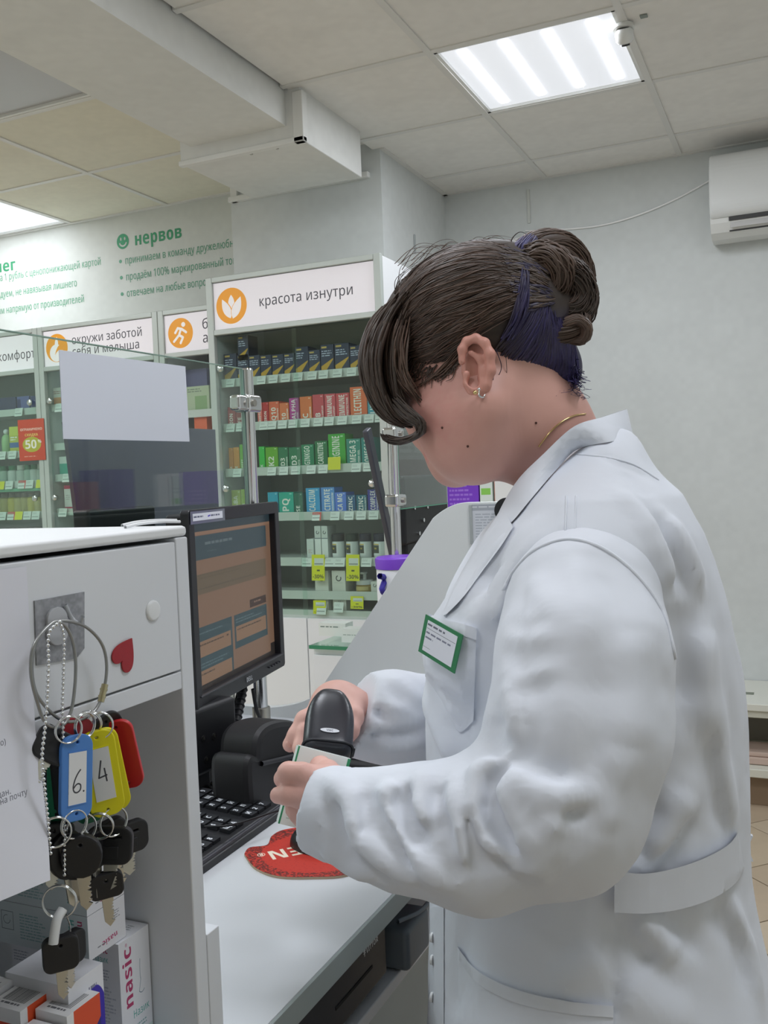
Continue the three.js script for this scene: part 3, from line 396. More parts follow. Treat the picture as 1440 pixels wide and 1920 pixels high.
  const p0 = onZ(0, 915, zt); solo('shelf_edge_strip', rb(0.66, 0.016, 0.004, 0.001, -3.75, 1.405, LU.zf - 0.022), std(0x6fb592, 0.4), 'green plastic strip along the third shelf of the comfort unit', 'strip');
  // red poster taped on the glass
  const a = onZ(33, 788, LU.zf + 0.016), b = onZ(86, 862, LU.zf + 0.016);
  const r = ATL.add(160, 226, (g, W, H) => { g.fillStyle = '#cf4a2c'; g.fillRect(-1, -1, W + 2, H + 2); g.fillStyle = '#f0d9c8'; g.font = 'bold 20px sans-serif'; g.textAlign = 'center'; g.fillText('ОГРАНИЧЕНО', W / 2, 62); g.fillStyle = '#e8d06a'; g.fillText('СКИДКА', W / 2, 92); g.fillStyle = '#b8b83a'; g.beginPath(); g.ellipse(W / 2, 138, 56, 42, 0, 0, 7); g.fill(); g.fillStyle = '#f2efe6'; g.font = 'bold 66px sans-serif'; g.fillText('50', W / 2 - 6, 160); g.font = 'bold 26px sans-serif'; g.fillText('%', W / 2 + 48, 132); greek(g, 30, 200, 100, 1, 12, '#e39b86'); });
  tag(part('poster', ATL.box(b.x - a.x, a.y - b.y, 0.001, { pz: r }, ATL.plain('#cf4a2c')), goods, null, [(a.x + b.x) / 2, (a.y + b.y) / 2, LU.zf + 0.016]), 'red discount poster with a large 50 on the shelf glass', 'poster');
  // second unit
  pk(100, 116, 727, 1.8105, '#c9c5bb', (g, W, H) => { g.fillStyle = '#c9853a'; g.fillRect(0, H * 0.55, W, H * 0.4); greek(g, 1, H * 0.2, W * 0.9, 2, H * 0.1, '#8a5a4a'); }, 'beige and orange carton on the top shelf of the baby care unit', 'carton');
  pk(111, 130, 856, 1.4685, '#d5dad6', (g, W, H) => { g.fillStyle = '#2fa690'; g.fillRect(0, H * 0.38, W, H * 0.55); }, 'white and teal carton in the baby care unit', 'carton');
  pk(120, 136, 910, 1.3005, '#dfe0dd', (g, W, H) => { g.fillStyle = '#b5395a'; g.fillRect(0, 0, W, H * 0.15); g.fillRect(0, H * 0.9, W, H * 0.1); greek(g, W * 0.2, H * 0.4, W * 0.5, 3, H * 0.08, '#b9b4b4'); }, 'tall white and pink carton in the baby care unit', 'carton');
  pk(120, 137, 1004, 1.1155, '#b0578f', null, 'plum carton in the baby care unit', 'carton');
  pk(138, 150, 1003, 1.1155, '#dcdedb', null, 'small white carton beside the plum carton', 'carton');
  tagRow(1.81, 765, [[112, 'white']], 'under the beige and orange carton', 'tags of the baby care unit, top'); tagRow(1.468, 895, [[126, 'white']], 'under the teal carton', 'tags of the baby care unit, middle'); tagRow(1.3, 966, [[119, 'white']], 'under the white and pink carton', 'tags of the baby care unit, low');
  // third unit: posters and packs
  shelfBox(343, 388, 692, 1.7305, '#8d8bb4', '#8d8bb4', null, 'violet card standing behind the pale green leaflet card', 'display_card', undefined, ZL2 - 0.1, 0.02, 'card'); pk(347, 392, 724, 1.7305, '#b9c6a6', (g, W, H) => { greek(g, W * 0.1, H * 0.1, W * 0.7, 2, H * 0.09, '#7d8a78'); g.fillStyle = '#8fae7a'; g.fillRect(W * 0.4, H * 0.4, W * 0.5, H * 0.6); }, 'pale green leaflet card in the be-active unit', 'display_card', 'card');
  pk(364, 388, 779, 1.6285, '#e5683a', null, 'orange carton in the be-active unit', 'carton');
  pk(387, 405, 876, 1.3905, '#d9d6bf', null, 'cream carton in the be-active unit', 'carton');
  { const zt2 = LU.zf - 0.02, p = onZ(398, 905, zt2); tag(part('price_tag', rot(ATL.box(0.05, 0.042, 0.0012, { pz: cardR.white }, ATL.plain('#dfe3de')), -0.25), goods, null, [p.x - 0.02, 1.376, zt2 + 0.004]), 'white price tag under the cream carton', 'price tag'); }
}
// ---- glass-topped shop counter in front of the beauty unit ----
{
  const t = thing('shop_counter', 'white shop counter with a green-edged glass top', 'counter', [-1.34, 0, -2.88]);
  part('body', [rspan(-0.165, 0.16, 0, 0.84, -0.17, 0.17)], M.white, t); part('door', rspan(-0.16, -0.003, 0.08, 0.82, 0.171, 0.18), M.white, t); part('door', rspan(0.003, 0.155, 0.08, 0.82, 0.171, 0.18), M.white, t);
  part('glass_top', [rb(0.335, 0.009, 0.38, 0.002, 0, 0.849, 0)], phys(0xcfe6da, 0.04, { transmission: 0.75, thickness: 0 }), t); part('glass_edge', [bx(0.335, 0.012, 0.004, 0, 0.848, 0.192)], std(0x3f8a66, 0.2), t);
  const wb = (px0, px1, z, h, lab, paint) => { const a = onY(px0, 1195, 0.854 + h / 2), x0 = onZ(px0, 1190, z).x, x1 = onZ(px1, 1190, z).x; const r = ATL.add(110, 60, (g, W, H) => { g.fillStyle = '#e4e9e3'; g.fillRect(-1, -1, W + 2, H + 2); paint(g, W, H); }); tag(part('carton', ATL.box(x1 - x0, h, 0.06, { pz: r }, ATL.plain('#d7dcd6')), goods, null, [(x0 + x1) / 2, 0.8535 + h / 2, z - 0.03]), lab, 'box'); };
  wb(598, 648, -2.86, 0.045, 'long white carton with a grey line on the glass counter', (g, W, H) => greek(g, 8, 14, 90, 1, 12, '#7f8f86'));
  wb(640, 690, -2.76, 0.045, 'white carton near the front edge of the glass counter', (g, W, H) => greek(g, 8, 24, 90, 1, 9, '#a9b5ac'));
}
// ================= CASH DESK =================
const DESK = 0.9;
{
  const t = thing('cash_desk', 'white cash desk with a grey front edge and a sloped end panel', 'desk', [-0.46, 0, -1.2]);
  const X = (x) => x + 0.46, Z = (z) => z + 1.2;
  part('worktop', rspan(X(-1.12), X(-0.463), DESK - 0.025, DESK, Z(-1.69), Z(-0.665), 0.001), std(0xd6d9dd, 0.32), t, null, 'white worktop');
  part('edge_band', rspan(X(-0.463), X(-0.459), DESK - 0.026, DESK - 0.0005, Z(-1.69), Z(-0.665), 0.0005), std(0x9aa3a2, 0.45), t, null, 'grey edge band');
  // sloped end panel
  const zz = -1.69, P = (px, py) => { const p = onZ(px, py, zz); return [p.x, p.y]; };
  const s = new THREE.Shape(); const [ax, ay] = P(872, 943), [bx0, by0] = P(812, 972), [cx, cy] = P(604, 1288), [dx, dy] = P(588, 1322), [ex, ey] = P(505, 1326), [fx, fy] = P(838, 945);
  s.moveTo(-0.33, 0); s.lineTo(-0.33, ay); s.lineTo(ax, ay); s.quadraticCurveTo(fx + 0.005, ay - 0.001, bx0, by0); s.lineTo(cx, cy); s.quadraticCurveTo(dx, dy, ex, 0.918); s.lineTo(-1.12, 0.918); s.lineTo(-1.12, 0);
  const g = extr(s, 0.018, 0.0008); mv(g, 0.46, 0, zz - 0.019 + 1.2);
  part('end_panel', g, std(0xe0e4e3, 0.5), t, null, 'pale grey sloped end panel');
  part('back_panel', rspan(X(-1.138), X(-1.121), 0, 0.918, Z(-1.69), Z(-0.665)), M.chip, t);
  part('kickboard', rspan(X(-1.1), X(-0.6), 0, 0.1, Z(-1.66), Z(-0.7)), M.chipGrey, t);
  part('under_shelf', rspan(X(-1.12), X(-0.48), 0.76, 0.776, Z(-1.67), Z(-0.7)), M.chip, t); part('modesty_panel', rspan(X(-1.0), X(-0.985), 0.1, 0.76, Z(-1.67), Z(-0.7)), M.chip, t);
}
// price sheet holder on the end panel
{
  const a = onZ(893, 946, -1.685), b = onZ(962, 1020, -1.685);
  const t = thing('sheet_pocket', 'clear pocket with a printed sheet on the sloped end panel', 'pocket', [(a.x + b.x) / 2, (a.y + b.y) / 2, -1.687]);
  const w = b.x - a.x + 0.03, h = a.y - b.y, c = canvas(256, 256, (q) => { q.fillStyle = '#aab0b8'; q.fillRect(0, 0, 256, 40); greek(q, 10, 12, 230, 1, 20, '#d5d8dc'); greek(q, 30, 60, 200, 10, 18, '#b3b9c2'); }, '#d3d7de');
  part('sheet', new THREE.BoxGeometry(w, h, 0.001), std(0xffffff, 0.5, { map: ctex(c) }), t); part('pocket_edge', rb(0.006, h, 0.003, 0.001, -w / 2 + 0.003, 0, 0.001), M.chipGrey, t);
  const p = onZ(935, 958, -1.665); solo('round_magnet', rot(cyl(0.024, 0.024, 0.008), Math.PI / 2), M.black, 'black round magnet on the sheet pocket', 'magnet', undefined, [p.x + 0.012, p.y, -1.68]);
}
// cartons standing behind the end panel
{
  const st = thing('side_stand', 'low white stand behind the sloped end panel', 'stand', [-0.62, 0, -1.95]); part('stand_top', rspan(-0.06, 0.25, 1.28, 1.296, -0.14, 0.12), M.white, st); part('stand_side', rspan(-0.04, -0.024, 0, 1.28, -0.14, 0.12), M.white, st); part('stand_side', rspan(0.234, 0.25, 0, 1.28, -0.14, 0.12), M.white, st);
  const z = -1.86, mk = (px0, px1, pyT, col, draw, label) => { const a = onZ(px0, 920, z), b = onZ(px1, 920, z), top = onZ(px0, pyT, z).y, h = top - 1.2965; const r = ATL.add(120, 130, (g, W, H) => { g.fillStyle = col; g.fillRect(-1, -1, W + 2, H + 2); draw(g, W, H); }); tag(part('carton', ATL.box(b.x - a.x - 0.002, h, 0.07, { pz: r }, ATL.plain(col)), goods, null, [(a.x + b.x) / 2, 1.2965 + h / 2, z - 0.035]), label, 'box'); };
  mk(838, 898, 862, '#7d3fc4', (g, W, H) => { greek(g, 8, 44, 100, 8, 9, '#a274d8'); }, 'violet carton standing behind the sloped end panel');
  mk(899, 924, 868, '#dfe6dc', (g, W, H) => { g.fillStyle = '#8fce5a'; g.fillRect(12, 56, 90, 14); greek(g, 12, 30, 90, 2, 9, '#b5c0b4'); }, 'white carton with a green bar behind the sloped end panel');
  mk(926, 965, 860, '#ece9e4', (g, W, H) => { g.fillStyle = '#c98b7a'; g.fillRect(0, 0, 4, H); }, 'plain white carton with a red edge behind the sloped end panel');
}
// ---- protective glass with chrome posts ----
function post(z, y0, y1, label) {
  const t = thing('chrome_post', label, 'post', [-1.0, y0, z], 0, 'chrome glass posts');
  part('tube', cyl(0.0135, 0.0135, y1 - y0, 0, (y1 - y0) / 2, 0, 28), M.chrome, t); part('top_cap', cyl(0.0125, 0.0135, 0.003, 0, y1 - y0 + 0.0015, 0, 28), M.chrome, t); part('foot_flange', lathe([[0.028, 0], [0.028, 0.008], [0.018, 0.014], [0.018, 0.05], [0.0136, 0.052], [0.0136, 0]], 28), M.steel, t); return t;
}
function clamp(t, y, side) {
  const c = part('clamp', [rb(0.04, 0.034, 0.05, 0.008, 0, y, 0, 3), rb(0.024, 0.03, 0.03, 0.006, 0.002, y, side * 0.036, 3)], M.chrome, t); part('clamp_screw', rot(cyl(0.007, 0.007, 0.006), 0, 0, Math.PI / 2).translate(0.022, y, side * 0.012), M.steel, c);
}
{
  const p1 = post(-1.578, DESK, 1.619, 'chrome tube post with a clamp rising behind the desk monitor'); clamp(p1, 1.553 - DESK, 1);
  const p2 = post(-2.28, 0.85, 1.62, 'chrome tube post beyond the sloped end panel'); clamp(p2, 1.335 - 0.85, -1); clamp(p2, 1.512 - 0.85, -1);
  const lg = thing('protective_glass', 'large clear protective glass pane holding the blank white sheet', 'glass', [-1.0, 1.02, -1.1]); part('pane', bx(0.006, 0.6, 0.93, 0, 0.3, 0.005), M.pane, lg); part('pane_edge', [bx(0.0062, 0.0015, 0.93, 0, 0.6008, 0.005), bx(0.0062, 0.6, 0.0015, 0, 0.3, -0.4608)], std(0x8fa89d, 0.2), lg);
  const rg = thing('protective_glass', 'clear glass pane with a green edge clamped to the far chrome post', 'glass', [-1.0, 1.312, -2.7]); part('pane', bx(0.006, 0.32, 0.78, 0, 0.16, 0), M.pane, rg); part('pane_edge', [bx(0.0064, 0.003, 0.78, 0, -0.0015, 0), bx(0.0064, 0.32, 0.003, 0, 0.16, 0.3915)], std(0x4f9a7c, 0.25), rg);
  // blank sheet on the glass
  const q = [[110, 656], [347, 687], [355, 828], [118, 823]].map(([a, b]) => onX(a, b, -0.995));
  const sg = new THREE.BufferGeometry(); const pts = []; for (const o of [0, 0.0006]) for (const v of q) pts.push(v.x + o, v.y, v.z); sg.setAttribute('position', new THREE.Float32BufferAttribute(pts, 3)); sg.setIndex([4, 7, 6, 4, 6, 5, 0, 1, 2, 0, 2, 3]); sg.computeVertexNormals(); sg.setAttribute('uv', new THREE.Float32BufferAttribute(new Array(16).fill(0), 2));
  solo('paper_sheet', sg, std(0xd7dbe4, 0.75), 'blank white sheet taped to the protective glass', 'sheet');
}
// dark displays on the customer side of the glass
{
  const t = thing('dark_panel', 'tall dark glossy panel standing behind the protective glass', 'panel', [-1.22, 0, -1.4]);
  const A = onX(119, 815, -1.22), B = onX(147, 1035, -1.22), R = onX(402, 900, -1.22);
  const sh = poly([[A.z + 0.03, 1.75], [B.z - 0.03, 0.95], [R.z, 0.95], [R.z, 1.58], [A.z + 0.02, 1.62]].map(([z, y]) => [-(z + 1.4), y]));
  const s2 = new THREE.Shape(); const kz = (z) => -(z + 1.4), sl = (A.z - B.z) / (A.y - B.y), ze = (y) => A.z + (y - A.y) * sl; s2.moveTo(kz(ze(0.93)), 0.93); s2.lineTo(kz(R.z), 0.93); s2.lineTo(kz(R.z), 1.52); s2.lineTo(kz(ze(1.52)), 1.52);
  const g = extr(s2, 0.008, 0.0005); g.rotateY(Math.PI / 2); part('panel_sheet', g, phys(0x50515f, 0.12, { clearcoat: 0.8, clearcoatRoughness: 0.05 }), t); part('panel_foot', rspan(-0.03, 0.03, 0, 0.94, -0.1, 0.1, 0.004), M.dark, t);
}
{
  const a = onX(180, 950, -1.05), b = onX(292, 950, -1.05); const t = thing('spare_monitor', 'black monitor back standing left of the desk monitor', 'monitor', [-1.075, DESK, (a.z + b.z) / 2]);
  part('case', rb(0.035, 0.26, a.z - b.z + 0.02, 0.006, 0, a.y - DESK - 0.135, 0), M.black, t); part('stand', [rb(0.03, 0.2, 0.06, 0.005, -0.03, 0.1, 0), rb(0.06, 0.012, 0.18, 0.005, -0.015, 0.006, 0)], M.black, t);
}
{
  const t = thing('price_display', 'slim dark tilted display leaning beside the far chrome post', 'display', [-1.06, 0, -2.2]);
  const A = onX(697, 815, -1.06), B = onX(738, 1010, -1.06), len = A.distanceTo(B); const g = rb(0.016, len + 0.16, 0.03, 0.004); const tilt = Math.atan2(A.z - B.z, A.y - B.y);
  rot(g, tilt); mv(g, 0, (A.y + B.y) / 2 - 0.06, (A.z + B.z) / 2 + 2.2); part('screen', g, std(0x4a4c54, 0.3), t); part('foot', [rb(0.05, 0.012, 0.14, 0.004, 0, 0.9, -0.1), rspan(-0.012, 0.012, 0, 0.9, -0.12, -0.09, 0.004)], M.dark, t);
}
{   // second till behind the right pane
  const zc = -2.63, t = thing('till_terminal', 'black second till terminal behind the far glass pane', 'terminal', [-1.07, 0, zc]);
  part('head', rb(0.05, 0.2, 0.36, 0.012, 0, 1.3, 0), M.black, t); part('arm', rb(0.04, 0.22, 0.3, 0.01, -0.005, 1.1, 0), M.black, t); part('handset', rb(0.03, 0.15, 0.05, 0.008, 0.03, 1.1, -0.04), M.dark, t); part('base_box', rb(0.07, 0.1, 0.2, 0.012, 0, 0.94, 0.02), M.dark, t); part('pedestal', rspan(-0.03, 0.03, 0, 0.9, -0.03, 0.11, 0.004), M.white, t);
  for (const [px, py] of [[778, 952], [802, 950], [795, 975], [787, 1000]]) { const p = onX(px, py, -1.04); part('screw', rot(cyl(0.006, 0.006, 0.006, 0, 0, 0, 14), 0, 0, Math.PI / 2), M.chrome, t, [0.028, p.y, p.z - zc]); }
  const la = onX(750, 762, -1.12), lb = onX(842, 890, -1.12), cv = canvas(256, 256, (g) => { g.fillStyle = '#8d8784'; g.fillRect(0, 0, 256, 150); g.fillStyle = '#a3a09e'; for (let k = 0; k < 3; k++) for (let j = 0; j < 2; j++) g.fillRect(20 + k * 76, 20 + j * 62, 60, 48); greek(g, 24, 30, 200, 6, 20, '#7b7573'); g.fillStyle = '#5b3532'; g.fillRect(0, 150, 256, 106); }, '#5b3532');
  const b = thing('reflection_board', 'added board behind the second till painted with maroon and grey glass reflections', 'board', [-1.145, 0, (la.z + lb.z) / 2]);  // added board; its maroon and grey face paints reflections in the far pane
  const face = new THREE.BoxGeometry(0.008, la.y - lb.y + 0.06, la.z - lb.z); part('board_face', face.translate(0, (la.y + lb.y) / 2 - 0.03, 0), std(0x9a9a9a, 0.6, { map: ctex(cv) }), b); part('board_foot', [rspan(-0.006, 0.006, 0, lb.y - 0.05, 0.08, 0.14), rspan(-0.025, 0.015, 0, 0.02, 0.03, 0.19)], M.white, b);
}
{   // wipes tub with violet lid and violet clip
  const p = onX(752, 1053, -0.98), t = thing('wipes_tub', 'white tub with a violet lid behind the sloped end panel', 'tub', [-0.965, 0.85, -2.2]);
  part('tub_body', lathe([[0, 0], [0.05, 0], [0.054, 0.01], [0.054, p.y - 0.86], [0, p.y - 0.86]], 28), M.white, t); part('lid', lathe([[0.056, p.y - 0.86], [0.057, p.y - 0.835], [0.052, p.y - 0.83], [0, p.y - 0.83]], 28), std(0x7c45c8, 0.4), t);
  const sb = thing('side_table', 'low white side table under the wipes tub', 'table', [-0.965, 0, -2.2]); part('table_top', rspan(-0.06, 0.06, 0.83, 0.849, -0.06, 0.06), M.white, sb); for (const [x, z] of [[-0.048, -0.048], [0.048, -0.048], [-0.048, 0.048], [0.048, 0.048]]) part('leg', rspan(x - 0.01, x + 0.01, 0, 0.83, z - 0.01, z + 0.01), M.white, sb);
  const q = [[712, 1080], [722, 1085], [716, 1105], [726, 1112], [737, 1090], [741, 1070]].map(([a, b]) => onX(a, b, -0.98)); const f = thing('ribbon', 'deep violet ribbon hanging beside the wipes tub', 'ribbon', [0, 0, 0]);
  part('ribbon_band', new THREE.TubeGeometry(new THREE.CatmullRomCurve3(q), 30, 0.008, 6), std(0x3a2f9c, 0.6), f);
}
// ---- desk monitor ----
{
  const A = V(-0.867, 1.3585, -1.557), B = V(-0.928, 1.3585, -1.187), yaw = Math.atan2(A.x - B.x, 0) ? Math.atan2(B.z - A.z, B.x - A.x) : 0;
  const mid = A.clone().add(B).multiplyScalar(0.5), w = 0.375, h = 0.315;
  const t = thing('desk_monitor', 'black desk monitor showing a brown and slate till program', 'monitor', [mid.x, DESK, mid.z], 0);
  t.rotation.y = Math.PI / 2 + Math.atan2(A.x - B.x, B.z - A.z) * 1;   // local +x runs away from the camera, +z faces the pharmacist
  const y1 = 1.3585 - DESK, y0 = y1 - h, yc = (y0 + y1) / 2;
  const fr = new THREE.Shape(rrect(w, h, 0.006).getPoints(8)); const hole = new THREE.Path(); const hx = w / 2 - 0.017, hb = -h / 2 + 0.024, ht = h / 2 - 0.019; hole.moveTo(-hx, hb); hole.lineTo(-hx, ht); hole.lineTo(hx, ht); hole.lineTo(hx, hb); fr.holes.push(hole);
  part('bezel', mv(extr(fr, 0.012, 0.0015), 0, yc, -0.0135), std(0x1b1b20, 0.4), t);
  part('case', rb(w - 0.01, h - 0.01, 0.03, 0.006, 0, yc, -0.03), M.black, t); part('case_bulge', rb(0.24, 0.2, 0.03, 0.012, 0, yc, -0.055), M.black, t);
  const sc = canvas(1024, 836, (g, W, H) => {
    g.fillStyle = '#2b3a40'; g.fillRect(0, 0, W, 50); g.fillStyle = '#8a6c57'; g.fillRect(0, 50, W, 16);
    g.fillStyle = '#31454c'; g.beginPath(); g.roundRect ? g.roundRect(60, 70, 900, 120, 10) : g.rect(60, 70, 900, 120); g.fill(); greek(g, 180, 106, 330, 1, 30, '#5d6d70'); greek(g, 200, 150, 120, 1, 14, '#45585d');
    g.fillStyle = '#635644'; g.fillRect(0, 260, 940, 100); greek(g, 40, 262, 850, 2, 16, '#5a4f3e'); greek(g, 30, 330, 800, 1, 14, '#544a3c');
    g.fillStyle = '#3b2a24'; g.fillRect(690, 468, 230, 44); greek(g, 750, 482, 120, 1, 22, '#7d6558');
    g.fillStyle = '#30474d'; g.fillRect(0, 520, 450, 330); g.fillRect(478, 522, 445, 180);
    g.fillStyle = '#866a53'; g.fillRect(10, 590, 420, 78); g.fillRect(498, 585, 410, 80); g.fillRect(10, 735, 420, 70); g.fillStyle = '#866a53';
    greek(g, 60, 548, 360, 1, 14, '#52686d'); greek(g, 500, 545, 390, 2, 15, '#52686d'); greek(g, 40, 700, 370, 2, 15, '#52686d'); greek(g, 40, 605, 330, 1, 16, '#4a3b30'); greek(g, 515, 600, 340, 1, 16, '#4a3b30'); greek(g, 40, 750, 260, 1, 16, '#4a3b30'); greek(g, 380, 604, 34, 1, 18, '#40332a');
    g.fillStyle = '#2b2724'; g.fillRect(0, 805, W, 40); g.fillRect(960, 760, 64, 80); greek(g, 40, 815, 200, 1, 20, '#3f3a36');
  }, '#7d624f');
  part('screen', new THREE.PlaneGeometry(hx * 2, ht - hb).translate(0, yc + (ht + hb) / 2, -0.0125), std(0x1a1614, 0.35, { emissive: 0xffffff, emissiveMap: ctex(sc), emissiveIntensity: 0.45 }), t);
  const logo = canvas(128, 40, (g) => { g.fillStyle = '#c9ccd1'; g.font = 'bold 36px sans-serif'; g.textAlign = 'center'; g.fillText('DELL', 64, 33); });
  part('logo', new THREE.PlaneGeometry(0.04, 0.0125).translate(0.01, y0 + 0.012, 0.0022), new THREE.MeshStandardMaterial({ map: ctex(logo), transparent: true, roughness: 0.3, metalness: 0.4 }), t);
  for (let k = 0; k < 5; k++) part('button', rb(0.006, 0.003, 0.003, 0.001, 0.105 + k * 0.013, y0 + 0.012, 0.002), M.dark, t);
  part('front_lip', rb(w - 0.02, 0.003, 0.004, 0.001, 0, y0 + 0.0235, 0.0005), std(0x3a3a40, 0.35), t);
  const strip = canvas(512, 52, (g, W, H) => { greek(g, 12, 18, 225, 1, 26, '#6a6e86'); greek(g, 300, 18, 190, 1, 26, '#6a6e86'); g.strokeStyle = '#4d3fc0'; g.lineWidth = 10; g.beginPath(); g.moveTo(248, 28); g.lineTo(290, 22); g.stroke(); }, '#e9ebf4');
  const lb = part('paper_label', new THREE.BoxGeometry(0.108, 0.0115, 0.0006).translate(-w / 2 + 0.062, y1 - 0.0105, 0.0025), std(0xffffff, 0.6, { map: ctex(strip) }), t); part('tape', new THREE.BoxGeometry(0.125, 0.02, 0.0004).translate(-w / 2 + 0.064, y1 - 0.011, 0.0018), phys(0xaeb4c0, 0.15, { transmission: 0.6, thickness: 0 }), lb);
  part('stand_neck', rb(0.07, y0 + 0.12, 0.02, 0.006, -0.02, (y0 + 0.12) / 2, -0.085), M.black, t); part('stand_foot', rb(0.2, 0.012, 0.16, 0.006, -0.02, 0.006, -0.08), M.black, t);
}
// ---- socket block, cables, terminal ----
{
  const C0 = onX(402, 1385, -0.87), t = thing('socket_block', 'black four-socket power block under the desk monitor', 'power block', [-0.885, DESK, C0.z]); t.rotation.y = -0.1;
  const a = onX(370, 1330, -0.865), b = onX(430, 1330, -0.865), c = onX(400, 1445, -0.865);
  const w = a.z - b.z, h = a.y - c.y; part('body', rb(0.05, h, w + 0.03, 0.008, 0, c.y + h / 2 - DESK, 0.01), M.black, t); part('leg', [rb(0.02, c.y - DESK + 0.02, 0.04, 0.004, -0.005, (c.y - DESK + 0.02) / 2, 0.02)], M.black, t);
  for (const [px, py] of [[389, 1385], [406, 1380], [394, 1424], [410, 1419]]) { const p = onX(px, py, -0.858); const s = part('socket_hole', rot(cyl(0.0055, 0.0055, 0.004, 0, 0, 0, 16), 0, 0, Math.PI / 2), std(0x0a0a0c, 0.6), t, [0.0245, p.y - DESK, p.z - C0.z]); part('contact', bx(0.0045, 0.005, 0.002), M.steel, s, [0.001, 0.0015, 0.001]); }
}
{
  const D = (px, py, x) => onX(px, py, x);
  const spiral = [[456, 1288], [448, 1330], [437, 1375], [424, 1420], [405, 1470], [386, 1500]].map(([a, b], i) => D(a, b, -0.94 + i * 0.012));
  const t = thing('wrapped_cable', 'thick black spiral-wrapped cable bundle hanging beside the socket block', 'cable'); spiral.forEach((p) => { p.y = Math.max(p.y, DESK + 0.0105); }); const cv = new THREE.CatmullRomCurve3(spiral); part('core', new THREE.TubeGeometry(cv, 40, 0.0075, 10), M.black, t);
  for (let k = 0; k < 22; k++) { const p = cv.getPointAt((k + 0.5) / 22), d = cv.getTangentAt((k + 0.5) / 22); const g = new THREE.TorusGeometry(0.0078, 0.0016, 6, 14); const m = part('wrap_turn', g, M.dark, t, [p.x, p.y, p.z]); m.quaternion.setFromUnitVectors(V(0, 0, 1), d); }
  const thin = (list, r, label, x0) => solo('thin_cable', tube(list.map(([a, b, x]) => { const p = D(a, b, x ?? x0); p.y = Math.max(p.y, DESK + r + (p.x > -0.78 && p.z > -1.19 ? 0.03 : 0.001)); return p; }), r, 60, 6), M.black, label, 'cable');
  thin([[448, 1290], [438, 1330], [428, 1362], [420, 1400], [412, 1450], [404, 1480]], 0.0028, 'thin black cable running down behind the socket block', -0.95);
  thin([[474, 1292], [481, 1330], [487, 1345]], 0.004, 'short black cable behind the chrome post', -0.98);
  thin([[382, 1500, -0.88], [420, 1478, -0.87], [470, 1478, -0.84], [520, 1462, -0.8], [548, 1440, -0.78]], 0.003, 'black cable curving over the desk to the round holder', -0.85);
  thin([[385, 1508, -0.88], [430, 1490, -0.86], [480, 1488, -0.84], [505, 1478, -0.83]], 0.003, 'black cable lying under the curving one', -0.85);
  thin([[384, 1560, -0.76], [430, 1568, -0.73], [480, 1560, -0.71], [530, 1551, -0.69], [566, 1556, -0.66]], 0.0016, 'thin black mouse cable lying across the keyboard', -0.7);
}
{
  const a = onX(520, 1450, -0.77), t = thing('round_holder', 'large black rounded holder standing behind the held box', 'holder', [-0.79, DESK, a.z - 0.03]);
  const s = new THREE.Shape(); const pt = (px, py) => { const p = onX(px, py, -0.76); return [-(p.z - (a.z - 0.03)), p.y - DESK]; };
  const L = [[478, 1522], [473, 1440], [487, 1430], [492, 1390], [515, 1370], [555, 1368], [600, 1395], [615, 1450], [610, 1510], [560, 1532]].map((p) => pt(...p)); L[0][1] = 0; L[9][1] = 0; L[8][1] = 0.03; s.moveTo(...L[0]); s.splineThru(L.slice(1).map((p) => new THREE.Vector2(...p))); s.closePath();
  const g = extr(s, 0.05, 0.01, 24); g.rotateY(Math.PI / 2); mv(g, -0.03, 0.003, 0); part('shell', g, std(0x121216, 0.55), t); 
  part('lip', tube([[488, 1432], [530, 1422], [575, 1412], [610, 1420]].map((p) => { const q = pt(...p); return V(0.032, q[1], -q[0]); }), 0.004, 30, 8), M.dark, t);
}
